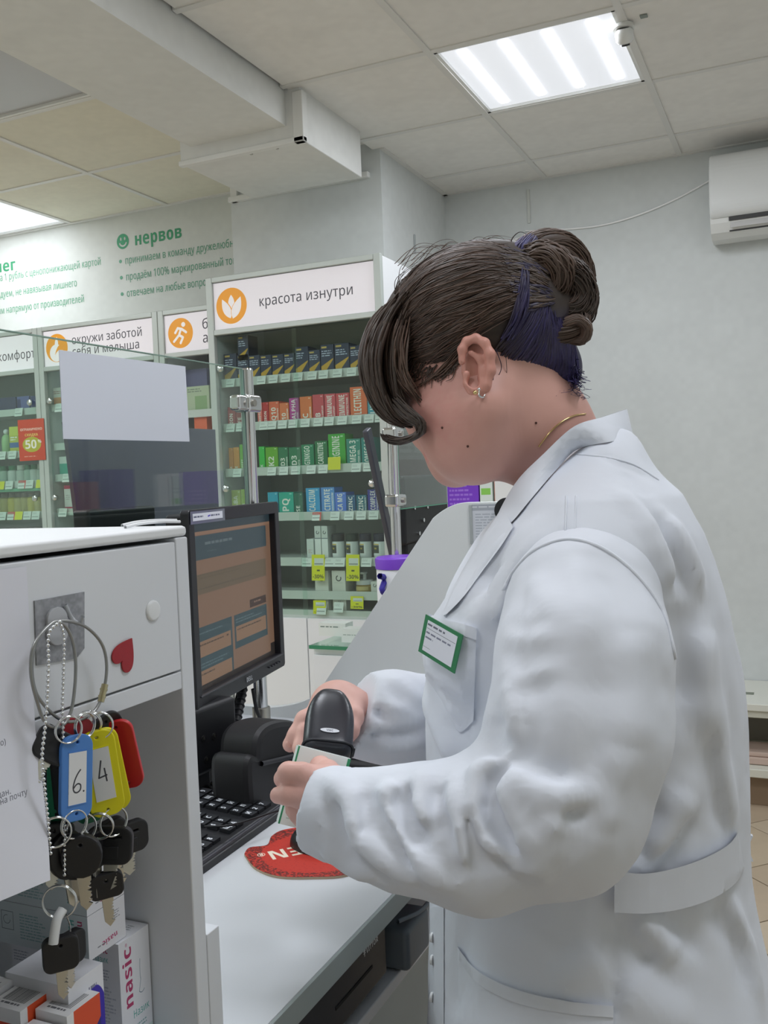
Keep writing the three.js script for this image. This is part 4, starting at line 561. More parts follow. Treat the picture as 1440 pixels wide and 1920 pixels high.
// ---- keyboard ----
{
  const kx0 = -0.872, kx1 = -0.716, kz0 = -1.192, kz1 = -0.742; const t = thing('keyboard', 'black computer keyboard with white key legends on the desk', 'keyboard', [(kx0 + kx1) / 2, DESK, (kz0 + kz1) / 2]); t.rotation.y = 0.03;
  const D = kx1 - kx0, L = kz1 - kz0, prof = poly([[-D / 2, 0], [D / 2, 0], [D / 2, 0.008], [D / 2 - 0.01, 0.0125], [-D / 2 + 0.004, 0.026], [-D / 2, 0.022]]);
  const g = extr(prof, L, 0.001); mv(g, 0, 0.001, -L / 2); part('case', g, std(0x1b1c20, 0.45), t); part('front_rim', rb(0.006, 0.006, L - 0.004, 0.002, D / 2 - 0.004, 0.0125, 0), std(0x3b3b42, 0.4), t);
  const slope = Math.atan2(0.0135, D - 0.014), rows = 6, kg = rb(0.0165, 0.008, 0.0165, 0.003), leg = new Atlas(512), km = leg.material(0.5); const kb = leg.plain('#202227');
  const chars = ['QWERTYUIOP[]789', 'ASDFGHJKL;-456+', 'ZXCVBNM,./-1230', '1234567890-=789', 'FFFFFFFFFFFF/*-'];
  const wide = { n: 0 };
  for (let r = 0; r < rows; r++) for (let c = 0; c < 22; c++) {
    if (c === 15 || c === 18) continue; if (r === 0 && c > 3 && c < 10) { if (c === 4) { } else continue; } if (r === 5 && c % 4 === 1 && c < 14) continue;
    const x = D / 2 - 0.025 - r * 0.0205, z = L / 2 - 0.012 - c * 0.0199, y = 0.0165 + (D / 2 - 0.012 - x) * Math.tan(slope);
    const w = r === 0 && c === 4 ? 6 * 0.0199 - 0.003 : 0.0165; const kz = r === 0 && c === 4 ? z - 2.5 * 0.0199 : z;
    const ch = 'ЙЦУКЕНГШЩЗФЫВАПРОЛДЯЧСМИТЬ0123456789'[(r * 22 + c * 5) % 36];
    const top = leg.add(22, 22, (q, W, H) => { q.fillStyle = '#202227'; q.fillRect(-1, -1, 24, 24); q.fillStyle = '#e9ecf2'; q.font = 'bold 14px sans-serif'; q.fillText(w > 0.05 ? '' : ch, 3, 14); });
    const k = part('key', leg.box(0.0165, 0.007, w, { py: top }, kb), km, t, [x, y, kz]); k.rotation.z = -slope; const uv = k.geometry.attributes.uv; 
    // legends read from the pharmacist's side (+x)
    const q = []; for (let i = 8; i < 12; i++) q.push([uv.getX(i), uv.getY(i)]); const o = [1, 3, 0, 2]; o.forEach((s, i) => uv.setXY(8 + i, q[s][0], q[s][1]));
  }
}
// ---- mouse pad and mouse ----
{
  const out = [[458, 1600], [468, 1588], [500, 1583], [510, 1566], [535, 1554], [590, 1549], [650, 1558], [700, 1585], [704, 1612], [650, 1638], [585, 1643], [520, 1641], [478, 1625]].map(([a, b]) => onY(a, b, DESK + 0.004));
  const s = new THREE.Shape(); s.moveTo(out[0].x, -out[0].z); s.splineThru(out.slice(1).concat(out[0]).map((p) => new THREE.Vector2(p.x, -p.z)));
  const bb = new THREE.Box2(); out.forEach((p) => bb.expandByPoint(new THREE.Vector2(p.x, -p.z)));
  const t = thing('mouse_pad', 'red promotional mouse pad with cream lettering', 'mouse pad', [0, DESK, 0]);
  const g = extr(s, 0.003, 0, 30); g.rotateX(-Math.PI / 2); part('pad_base', g, std(0xb9a48a, 0.8), t);
  const f = new THREE.ShapeGeometry(s, 30); const uv = f.attributes.uv, p = f.attributes.position; for (let i = 0; i < p.count; i++) uv.setXY(i, (p.getX(i) - bb.min.x) / (bb.max.x - bb.min.x), (p.getY(i) - bb.min.y) / (bb.max.y - bb.min.y)); f.rotateX(-Math.PI / 2); mv(f, 0, 0.0033, 0);
  const W = 600, H = Math.round(600 * (bb.max.y - bb.min.y) / (bb.max.x - bb.min.x)); const X = (v) => (v.x - bb.min.x) / (bb.max.x - bb.min.x) * W, Y = (v) => (1 - (-v.z - bb.min.y) / (bb.max.y - bb.min.y)) * H;
  const cnv = canvas(W, H, (q) => {
    for (let i = 0; i < 5200; i++) { const a = rnd() * 6.283, r = Math.sqrt(rnd()); const x = W / 2 + Math.cos(a) * W * 0.55 * r, y = H / 2 + Math.sin(a) * H * 0.55 * r, e = r > 0.72; q.fillStyle = e ? (rnd() < 0.6 ? '#5a1a14' : '#7d231a') : (rnd() < 0.5 ? '#c43122' : '#b82a1e'); if (e || rnd() < 0.3) q.fillRect(x, y, 4 + rnd() * 7, 3 + rnd() * 6); }
    // lettering runs from the far side towards the camera side, its foot pointing away from the pharmacist's left
    const a = onY(600, 1600, DESK), b = onY(508, 1618, DESK); const ang = Math.atan2(Y(b) - Y(a), X(b) - X(a));
    q.save(); q.translate(X(a), Y(a)); q.rotate(ang); q.fillStyle = '#efe3cf'; q.font = 'bold 100px sans-serif'; const L = Math.hypot(X(b) - X(a), Y(b) - Y(a)), m = q.measureText('FEN').width; q.scale(L / m, L / m * 1.15); q.fillText('FEN', 0, 74); const m2 = q.measureText('NURO').width; q.fillText('NURO', -m2 - 3, 74); q.font = 'bold 40px sans-serif'; q.fillText('®', m + 2, 74); q.restore();
  }, '#c23325');
  part('pad_print', f, std(0xffffff, 0.55, { map: ctex(cnv) }), t);
  const c = onY(594, 1566, DESK + 0.02), m = thing('computer_mouse', 'black computer mouse on the red pad', 'mouse', [c.x, DESK + 0.0035, c.z]); const sp = new THREE.SphereGeometry(1, 28, 16, 0, Math.PI * 2, 0, Math.PI / 2); sp.scale(0.027, 0.03, 0.045); sp.rotateY(1.3); part('shell', sp, std(0x121214, 0.4), m); part('wheel', rot(cyl(0.006, 0.006, 0.005, 0, 0, 0, 14), Math.PI / 2).translate(-0.016, 0.0255, 0), M.dark, m);
}
// ---- cash drawer and the grey adapter under the desk ----
{
  const t = thing('till_drawer_unit', 'black cash drawer mounted under the desk edge', 'cash drawer', [-0.66, 0.79, -0.85]);
  const x1 = 0.18; part('body', rspan(-0.2, x1 - 0.012, 0, 0.08, -0.17, 0.16, 0.004), M.black, t); part('drawer_front', rspan(x1 - 0.012, x1, 0.004, 0.074, -0.166, 0.156, 0.003), std(0x1d1e24, 0.45), t); part('coin_slot', rspan(x1 - 0.001, x1 + 0.0008, 0.03, 0.034, -0.125, -0.03, 0.0005), std(0x050506, 0.8), t); part('lock', rot(cyl(0.008, 0.008, 0.006, 0, 0, 0, 18), 0, 0, Math.PI / 2).translate(x1 + 0.002, 0.016, 0.03), M.steel, t);
  part('foot', cyl(0.006, 0.006, 0.012, x1 - 0.03, -0.006, -0.15, 12), M.black, t); part('foot', cyl(0.006, 0.006, 0.012, -0.16, -0.006, -0.15, 12), M.black, t); part('bracket', rspan(-0.2, x1 - 0.02, 0.08, 0.086, -0.1, 0.1), M.dark, t);
  const lg = canvas(160, 64, (g) => { g.fillStyle = '#c8cacd'; g.font = 'bold 36px sans-serif'; g.fillText('VITTOR', 32, 46); g.fillRect(4, 20, 22, 8); g.fillRect(12, 28, 6, 22); g.fillRect(4, 32, 22, 5); }); part('logo', rot(new THREE.PlaneGeometry(0.042, 0.016), 0, Math.PI / 2).translate(x1 + 0.0006, 0.058, -0.122), new THREE.MeshStandardMaterial({ map: ctex(lg), transparent: true, roughness: 0.4 }), t);
  const gb = thing('power_adapter', 'grey power adapter box beside the cash drawer', 'adapter', [-0.5, 0.777, -1.085]); part('body', rb(0.07, 0.055, 0.075, 0.008, 0, 0.0285, 0), M.grey, gb); part('plug', rb(0.02, 0.02, 0.03, 0.004, -0.02, 0.02, -0.05), M.dark, gb);
  solo('adapter_cable', tube([V(-0.47, 0.852, -1.03), V(-0.46, 0.845, -1.08), V(-0.47, 0.838, -1.14), V(-0.5, 0.835, -1.2)], 0.003, 24, 6), M.grey, 'grey cable above the adapter box', 'cable');
  solo('red_folder', rb(0.16, 0.03, 0.12, 0.003, -0.56, 0.858, -1.18), std(0x8f2430, 0.5), 'dark red folder pushed under the worktop', 'folder');
}
// ---- staff side, beyond the frame: drawer cabinets that the dark panel mirrors ----
{
  for (let k = 0; k < 3; k++) {
    const t = thing('drawer_cabinet', ['white medicine drawer cabinet nearest the far wall', 'white medicine drawer cabinet in the middle of the side wall', 'white medicine drawer cabinet farthest from the far wall'][k], 'cabinet', [1.38, 0, -3.75 + k * 0.92]); part('body', rspan(-0.2, 0.21, 0, 1.25, -0.45, 0.45), M.white, t);
    for (let r = 0; r < 5; r++) for (let c = 0; c < 2; c++) { const d = part('drawer', rspan(-0.218, -0.2, 0.1 + r * 0.23, 0.32 + r * 0.23, -0.44 + c * 0.445, -0.005 + c * 0.445), M.white, t); part('handle', rb(0.012, 0.012, 0.14, 0.004, -0.226, 0.28 + r * 0.23, -0.22 + c * 0.445), M.chrome, d); }
  }
  const bxs = [[-3.9, 0.2, 0.24, 0x6c3fa8, 'violet'], [-3.6, 0.24, 0.18, 0xb8444a, 'red'], [-3.3, 0.22, 0.22, 0xd9dad8, 'white'], [-2.95, 0.2, 0.12, 0x2f7a55, 'green']];
  for (const [z, w, h, c, n] of bxs) solo('storage_box', rb(0.2, h, w, 0.004, 1.36, 1.252 + h / 2, z), std(c, 0.5), `${n} storage box on the drawer cabinets`, 'box');
}
// ---- low white bench at the far wall ----
{
  const z1 = -3.98, t = thing('low_bench', 'low white bench with a lower shelf against the far wall', 'bench', [-0.05, 0, (z1 + ZR) / 2]); const d = z1 - ZR - 0.01, w = 0.9;
  part('bench_top', rspan(-w / 2, w / 2, 0.4, 0.43, -d / 2, d / 2, 0.004), std(0xdedfd4, 0.4), t); part('top_slot', rspan(-0.24, -0.17, 0.4295, 0.4312, d / 2 - 0.2, d / 2 - 0.16, 0.0005), std(0x7d8375, 0.6), t); part('apron', rspan(-w / 2, w / 2, 0.37, 0.398, d / 2 - 0.04, d / 2 - 0.015, 0.004), std(0xd8d9cc, 0.4), t);
  part('lower_shelf', rspan(-w / 2, w / 2, 0.13, 0.165, -d / 2, d / 2, 0.004), std(0xdcdccf, 0.4), t); part('plinth', rspan(-w / 2 + 0.02, w / 2 - 0.02, 0, 0.128, -d / 2, d / 2 - 0.06), std(0x8f7a63, 0.5), t); for (const x of [-w / 2 + 0.02, w / 2 - 0.02]) part('side', rspan(x - 0.01, x + 0.01, 0.165, 0.4, -d / 2, d / 2 - 0.02), M.white, t);
  part('back', rspan(-w / 2, w / 2, 0.165, 0.4, -d / 2, -d / 2 + 0.01), std(0x9a9488, 0.6), t);
  const pb = solo('paper_bundle', [rb(0.3, 0.03, 0.2, 0.006, 0, 0.015, 0), rb(0.22, 0.02, 0.16, 0.006, -0.05, 0.04, 0.01)], std(0xcbb4a6, 0.7), 'pinkish paper bundle lying on the lower bench shelf', 'papers', undefined, [-0.13, 0.1665, z1 - 0.16]);
}

// ================= THE CABINET WITH THE KEYS =================
const CX = -0.455, CZ = -0.62, CTOP = 1.358;
{
  const t = thing('shelf_cabinet', 'white shelf cabinet with an open niche full of medicine boxes', 'cabinet', [CX, 0, -0.35]); const X = (x) => x - CX, Z = (z) => z + 0.35, grey = std(0xc9cbc9, 0.5);
  part('side_panel', rspan(X(-0.8), X(CX), 0, CTOP, Z(CZ), Z(-0.604), 0.0015), M.chip, t); part('side_panel', rspan(X(-0.8), X(CX), 0, CTOP, Z(-0.12), Z(-0.104), 0.0015), M.chip, t);
  part('lower_side_board', rspan(X(-0.8), X(CX), 0, 1.031, Z(-0.638), Z(-0.6205), 0.001), M.chip, t);
  part('top_panel', rspan(X(-0.8), X(CX), CTOP + 0.0005, CTOP + 0.009, Z(CZ), Z(-0.104), 0.003), M.white, t); part('back_panel', span(X(-0.8), X(-0.795), 0, CTOP, Z(-0.604), Z(-0.12)), M.chip, t);
  part('drawer_front', rspan(X(-0.468), X(CX + 0.0005), 1.2535, CTOP - 0.003, Z(-0.6025), Z(-0.1215), 0.001), M.chip, t);
  part('niche_rail', rspan(X(-0.79), X(CX), 1.238, 1.252, Z(-0.6035), Z(-0.1205), 0.001), M.chip, t);
  part('niche_floor', rspan(X(-0.79), X(CX - 0.001), 0.93, 0.946, Z(-0.6035), Z(-0.1205), 0.001), M.chip, t); part('lower_front', rspan(X(-0.468), X(CX), 0.06, 0.929, Z(-0.603), Z(-0.121), 0.001), M.chip, t);
  const c = onX(285, 1145, CX); part('cover_cap', rot(lathe([[0, 0.0022], [0.0062, 0.0022], [0.0078, 0.0012], [0.008, 0]], 28), 0, 0, -Math.PI / 2).translate(0.0006, c.y, c.z + 0.35), M.white, t);
  const wl = [[235, 1014], [258, 1006], [300, 1002], [345, 1003]].map(([a, b]) => onX(a, b, CX - 0.01)); 
}
{ const w = [[236, 1013], [262, 1004], [300, 1001], [338, 1004]].map(([a, b]) => onX(a, b, CX - 0.03)); w.forEach((p, i) => p.y = CTOP + 0.0105 + (i === 1 || i === 2 ? 0.0015 : 0)); const t = thing('plastic_strap', 'white plastic strap lying on top of the shelf cabinet', 'strap'); part('band', tube(w, 0.0014, 30, 6), M.white, t); part('band', tube(w.map((p) => V(p.x - 0.008, p.y + 0.001, p.z - 0.006)), 0.0014, 30, 6), M.white, t); }
// heart sticker
{ const s = new THREE.Shape(); s.moveTo(0, -0.012); s.bezierCurveTo(-0.006, -0.006, -0.0145, 0.002, -0.0115, 0.0085); s.bezierCurveTo(-0.009, 0.0135, -0.002, 0.0125, 0, 0.006); s.bezierCurveTo(0.002, 0.0125, 0.009, 0.0135, 0.0115, 0.0085); s.bezierCurveTo(0.0145, 0.002, 0.006, -0.006, 0, -0.012);
  const g = extr(s, 0.0006, 0.0002); g.rotateZ(Math.PI * 0.78); g.rotateY(Math.PI / 2); const p = onX(232, 1224, CX); const spk = noiseTex(128, (u, v) => 150 + 105 * hash(Math.floor(u * 128), Math.floor(v * 128)), [60, 60]); solo('heart_sticker', g, std(0xb41822, 0.4, { map: spk }), 'glittery red heart sticker on the cabinet front', 'sticker', undefined, [CX + 0.0012, p.y, p.z]); }
// adhesive hook plate
const HK = onX(118, 1168, CX);
{ const q = [[62, 1127], [155, 1110], [155, 1215], [140, 1234], [66, 1247]].map(([a, b]) => onX(a, b, CX)); const c = onX(108, 1178, CX); const s = poly(q.map((p) => [-(p.z - c.z), p.y - c.y])); const t = thing('adhesive_hook', 'clear grey adhesive hook plate on the cabinet front', 'hook', [CX + 0.0006, c.y, c.z]);
  const nz = noiseTex(128, (u, v) => 120 + 70 * vnoise(u * 12, v * 12, 12) + 50 * vnoise(u * 30, v * 30, 30), [20, 20]); const g = extr(s, 0.0008, 0.0002); g.rotateY(Math.PI / 2); part('film', g, phys(0xa9abb0, 0.22, { map: nz, clearcoat: 0.6, clearcoatRoughness: 0.2 }), t);
  const o = rrect(0.017, 0.024, 0.008); const og = extr(o, 0.0016, 0.0006); og.rotateY(Math.PI / 2); mv(og, 0.001, 0.002, 0.003); part('boss', og, phys(0xb4b6ba, 0.15, { clearcoat: 0.8 }), t);
  const h = tube([V(0.002, 0.012, 0), V(0.004, 0.002, -0.004), V(0.009, -0.001, -0.005), V(0.012, 0.004, -0.005)].map((p) => p.add(V(0, HK.y - c.y, HK.z - c.z))), 0.0016, 20, 8); part('hook_wire', h, phys(0xcfd2d6, 0.1, { transmission: 0.4, thickness: 0 }), t); }
// notice sheet with a curled corner
{
  const W = 0.2, H = 0.19, z0 = -0.447, y0 = 1.352, nu = 24, nv = 24, pos = [], uv = [], idx = [];
  for (let j = 0; j <= nv; j++) for (let i = 0; i <= nu; i++) { const u = i / nu, v = j / nv; const edge = Math.max(0, v - 0.25) / 0.75, lift = edge * edge * (0.004 + 0.03 * Math.pow(Math.max(0, 1 - u * 1.6), 1.5) * 0.6); const yy = y0 - v * H, zz = z0 + u * W + edge * edge * 0.022 * (1 - u * 0.7); pos.push(CX + 0.0015 + lift + (v > 0.55 ? 0.006 * Math.sin((v - 0.55) * 4) : 0), yy, zz); uv.push(1 - u, 1 - v); }
  for (let j = 0; j < nv; j++) for (let i = 0; i < nu; i++) { const a = j * (nu + 1) + i; idx.push(a, a + 1, a + nu + 1, a + 1, a + nu + 2, a + nu + 1); }
  const g = new THREE.BufferGeometry(); g.setAttribute('position', new THREE.Float32BufferAttribute(pos, 3)); g.setAttribute('uv', new THREE.Float32BufferAttribute(uv, 2)); g.setIndex(idx); g.computeVertexNormals();
  const c = canvas(1024, 980, (q, w, h) => { q.fillStyle = '#5d5f6b'; q.font = '26px sans-serif'; q.textAlign = 'right'; const P = (px, py, s) => { const p = onX(px, py, CX + 0.004); q.fillText(s, w * (1 - (p.z - z0) / W), h * (y0 - p.y) / H); }; P(18, 1392, 'учет каждой упаковки (поштучно)'); P(22, 1478, 'чек клиенту выдан.'); P(50, 1478, 'копии заказов на почту'); greek(q, 100, 300, 500, 8, 30, '#777985'); }, '#e4e5ee');
  solo('notice_sheet', g, std(0xffffff, 0.8, { map: ctex(c), side: THREE.DoubleSide }), 'white printed notice with a curling lower corner on the cabinet front', 'sheet');
}
// ---- medicine boxes in the niche ----
const NB = new Atlas(2048), nbm = NB.material(0.42);
{
  const nasicSide = NB.add(240, 620, (g, W, H) => { g.fillStyle = '#dfe0e6'; g.fillRect(-1, -1, W + 2, H + 2); g.fillStyle = '#a83a62'; g.font = 'bold 52px sans-serif'; g.fillText('nasic', 18, 62); g.fillStyle = '#3f9a94'; g.font = '46px sans-serif'; g.fillText('Назик', 18, 112); greek(g, 18, 150, 150, 4, 16, '#a9adba'); greek(g, 18, 240, 190, 16, 18, '#b9bcc8'); });
  const nasicFace = NB.add(300, 620, (g, W, H) => { g.fillStyle = '#e6e8ef'; g.fillRect(-1, -1, W + 2, H + 2); for (let k = 0; k < 14; k++) { g.fillStyle = ['#cfe2e2', '#b5d5d3', '#8fc2bd', '#5fae9f'][Math.min(3, k >> 2)]; g.fillRect(0, H - 90 + k * 6.5, W, 7); } g.save(); g.translate(118, 375); g.rotate(-Math.PI / 2); g.fillStyle = '#b23a6b'; g.font = 'bold 118px sans-serif'; const m = g.measureText('nasic').width; g.scale(330 / m, 1); g.fillText('nasic', 0, 0); g.restore(); g.fillStyle = '#b23a6b'; g.font = '26px sans-serif'; g.fillText('®', 62, 40); g.save(); g.transform(1, 0, 0, 1, 0, 0); g.fillStyle = '#4aa39b'; g.font = '58px sans-serif'; g.fillText('Назик', 110, 440); g.restore(); g.strokeStyle = '#6f8795'; g.lineWidth = 4; g.beginPath(); g.moveTo(200, 150); g.quadraticCurveTo(190, 230, 200, 260); g.lineTo(180, 320); g.quadraticCurveTo(205, 345, 232, 322); g.stroke(); greek(g, 120, 480, 120, 3, 18, '#8bb0b4'); });
  const nasicTop = NB.add(300, 200, (g, W, H) => { g.fillStyle = '#e9eaee'; g.fillRect(-1, -1, W + 2, H + 2); g.save(); g.translate(40, 160); g.rotate(-0.15); g.fillStyle = '#b23a6b'; g.font = 'bold 40px sans-serif'; g.fillText('nasic', 0, 0); g.restore(); greek(g, 150, 40, 90, 3, 16, '#a5a9ad'); greek(g, 60, 60, 70, 3, 12, '#b9bcbf'); });
  const longSide = NB.add(900, 260, (g, W, H) => { g.fillStyle = '#ccd6da'; g.fillRect(-1, -1, W + 2, H + 2); g.fillStyle = '#3f8f86'; g.fillRect(0, 0, 95, H / 2); g.fillStyle = '#3a74b8'; g.fillRect(0, H / 2, 95, H / 2); g.fillStyle = '#e6e9ea'; g.fillRect(14, 20, 60, H - 40); g.fillStyle = '#33373a'; for (let k = 0; k < 30; k++) if (rnd() < 0.6) g.fillRect(20, 26 + k * 7, 48, 4); g.strokeStyle = '#55636a'; g.lineWidth = 3; g.strokeRect(250, 60, 90, 110); g.beginPath(); g.arc(290, 110, 26, 0, 5); g.stroke(); greek(g, 130, 50, 90, 8, 20, '#9fb0b6'); greek(g, 390, 60, 210, 9, 18, '#93b3b8'); g.save(); g.translate(760, 30); g.rotate(Math.PI / 2); g.fillStyle = '#5fa7a3'; g.font = 'bold 56px sans-serif'; g.fillText('Назик', 0, 0); g.restore(); g.save(); g.translate(825, 30); g.rotate(Math.PI / 2); g.fillStyle = '#a93a62'; g.font = 'bold 62px sans-serif'; g.fillText('nasic', 0, 0); g.restore(); });
  const endFace = NB.add(260, 260, (g, W, H) => { g.fillStyle = '#e3e4ea'; g.fillRect(-1, -1, W + 2, H + 2); g.save(); g.translate(200, 190); g.rotate(Math.PI - 0.08); g.fillStyle = '#b23a6b'; g.font = 'bold 44px sans-serif'; g.fillText('nasic', 0, 0); g.restore(); greek(g, 60, 210, 60, 1, 16, '#7d8088'); greek(g, 180, 60, 50, 4, 14, '#9da0a8'); });
  const plain = NB.plain('#dcdde2');
  const box = (x0, x1, y0, y1, z0, z1, faces, label, group, turn = 0) => { const m = part('medicine_box', NB.box(x1 - x0, y1 - y0, z1 - z0, faces, plain), nbm, null, [(x0 + x1) / 2, (y0 + y1) / 2, (z0 + z1) / 2]); m.rotation.y = turn; return tag(m, label, 'box', group); };
  const fy = 0.9465, wx = 0.0285, zf = -0.566, zb = -0.6025;
  box(-0.5285, -0.5, fy, 1.041, zb, zf, { px: nasicFace, pz: nasicSide, py: nasicTop }, 'white and pink nasic box standing at the niche opening beside the panel');
  for (let k = 1; k < 4; k++) box(-0.5 - (k + 1) * wx + 0.0005, -0.5 - k * wx, fy, 1.041, zb, zf, { pz: nasicSide }, `${['', 'second', 'third', 'fourth'][k]} upright nasic box counted from the niche opening`, 'upright nasic boxes');
  for (let k = 0; k < 2; k++) box(-0.625, -0.503, 1.0415 + k * 0.0345, 1.0755 + k * 0.0345, -0.579, -0.537, { pz: longSide, px: endFace, py: NB.plain('#e3e4ea') }, k ? 'upper of the two nasic boxes lying on the upright row' : 'lower of the two nasic boxes lying on the upright row', 'lying nasic boxes');
  // front boxes
  const bar = NB.add(300, 160, (g, W, H) => { g.fillStyle = '#e9e9e9'; g.fillRect(-1, -1, W + 2, H + 2); g.fillStyle = '#55565a'; let x = 40; while (x < 250) { const w = 2 + Math.floor(rnd() * 5); g.fillRect(x, 26, w, 92); x += w + 2 + Math.floor(rnd() * 5); } greek(g, 60, 126, 170, 1, 22, '#6a6b70'); });
  const zin = NB.add(300, 400, (g, W, H) => { g.fillStyle = '#e2542c'; g.fillRect(-1, -1, W + 2, H + 2); g.fillStyle = '#2b2a86'; g.beginPath(); g.moveTo(0, 190); g.lineTo(W, 70); g.lineTo(W, 210); g.lineTo(0, 330); g.fill(); g.save(); g.translate(20, 245); g.transform(1, -0.38, 0, 1, 0, 0); g.fillStyle = '#f2f2f6'; g.font = 'bold 78px sans-serif'; g.fillText('ТИЗИН', 0, 30); g.font = 'bold 50px sans-serif'; g.fillText('К', 190, 100); g.restore(); g.fillStyle = '#e9eaec'; g.fillRect(0, 0, 60, 60); });
  const zinS = NB.add(200, 400, (g, W, H) => { g.fillStyle = '#e8e8ea'; g.fillRect(-1, -1, W + 2, H + 2); g.fillStyle = '#d8482a'; g.fillRect(0, 40, W, 60); g.fillStyle = '#26257a'; g.fillRect(0, 100, W, 60); greek(g, 20, 200, 150, 8, 20, '#b9bac0'); });
  const purple = NB.add(300, 400, (g, W, H) => { g.fillStyle = '#e9eaf0'; g.fillRect(-1, -1, W + 2, H + 2); g.fillStyle = '#3b2ab0'; g.beginPath(); g.arc(220, 150, 105, 0, 7); g.fill(); g.fillStyle = '#dfe6ee'; g.beginPath(); g.arc(210, 270, 60, 0, 7); g.fill(); greek(g, 170, 40, 90, 1, 18, '#8d8fa5'); });
  const qr = NB.add(200, 140, (g, W, H) => { g.fillStyle = '#e7e7e8'; g.fillRect(-1, -1, W + 2, H + 2); greek(g, 60, 40, 90, 5, 12, '#9b9ca0'); });
  const nf = (px0, py0, px1, py1, xr) => { const a = onX(px0, py0, xr), b = onX(px1, py1, xr); return [a.z, b.z, (a.y + b.y) / 2]; };
  { const [za, zc, y] = nf(150, 1836, 192, 1803, -0.472); box(-0.53, -0.472, fy, y, zc, za + 0.012, { px: purple, py: NB.plain('#e9eaf0') }, 'white box with a large violet circle in the niche'); }
  { const [za, zc, y] = nf(125, 1905, 187, 1862, -0.4625); box(-0.4905, -0.4625, fy, y, zc, za, { px: zin, py: bar, pz: zinS }, 'orange and blue box with a barcode top at the niche front'); 
    box(-0.521, -0.492, fy, y + 0.004, zc + 0.012, za + 0.012, { py: bar, pz: zinS, px: zin }, 'box with a barcode top behind the orange and blue one'); box(-0.552, -0.523, fy, y + 0.008, zc + 0.02, za + 0.022, { py: bar, pz: zinS }, 'box with a barcode top next to the standing nasic row');
    box(-0.4905, -0.4625, fy, y - 0.006, za + 0.002, za + 0.04, { py: qr, px: zin, pz: zinS }, 'white-topped box with a printed code nearest the cabinet front'); }
}
// ---- keys and tags on the hook ----
const K = (px, py, x = -0.44) => onX(px, py, x);
const ringMat = M.chrome;
function frame(t, top, bot, twist = 0) {               // local -y runs from top to bottom, local +z faces the camera, turned by twist
  const y = top.clone().sub(bot).normalize(), toCam = EYE.clone().sub(top).normalize(); const x = new THREE.Vector3().crossVectors(y, toCam).normalize(), z = new THREE.Vector3().crossVectors(x, y); const q = new THREE.Quaternion().setFromRotationMatrix(new THREE.Matrix4().makeBasis(x, y, z)); q.multiply(new THREE.Quaternion().setFromAxisAngle(V(0, 1, 0), twist)); t.quaternion.copy(q); t.position.copy(top);
}
function keyTag(col, p0, p1, twist, x, label, text, w = 0.021) {
  const a = K(...p0, x), b = K(...p1, x), L = a.distanceTo(b) + 0.008; const t = thing('key_tag', label, 'key tag', [0, 0, 0], 0, 'coloured key tags'); frame(t, a, b, twist);
  const s = rrect(w, L, w * 0.36); for (const y of [L / 2 - 0.004, -L / 2 + 0.004]) { const h = new THREE.Path(); h.absarc(0, y, 0.0017, 0, Math.PI * 2, true); s.holes.push(h); }
  const g = extr(s, 0.0026, 0.0007); mv(g, 0, -L / 2 + 0.004, -0.0013); part('tag_body', g, std(col, 0.38), t);
  if (text !== undefined) { const c = canvas(120, 320, (q) => { q.strokeStyle = '#3c3d44'; q.lineWidth = 9; q.lineCap = 'round'; q.lineJoin = 'round'; q.beginPath(); if (text === '6') { q.moveTo(78, 112); q.quadraticCurveTo(40, 150, 30, 210); q.quadraticCurveTo(30, 250, 58, 248); q.quadraticCurveTo(88, 240, 80, 205); q.quadraticCurveTo(60, 180, 34, 218); q.stroke(); q.fillStyle = '#3c3d44'; q.beginPath(); q.arc(102, 246, 6, 0, 7); q.fill(); } else if (text === '4') { q.moveTo(62, 78); q.lineTo(36, 178); q.lineTo(84, 170); q.moveTo(76, 128); q.lineTo(80, 205); q.stroke(); } }, '#e6e7e9');
    part('paper_insert', new THREE.BoxGeometry(w * 0.6, L * 0.62, 0.0005).translate(0, -L / 2 + 0.004, 0.0021), std(0xffffff, 0.6, { map: ctex(c) }), t); part('window_rim', [bx(w * 0.64, 0.0006, 0.0014, 0, -L / 2 + 0.004 + L * 0.315, 0.0017), bx(w * 0.64, 0.0006, 0.0014, 0, -L / 2 + 0.004 - L * 0.315, 0.0017)], std(col, 0.38), t); }
  return t;
}
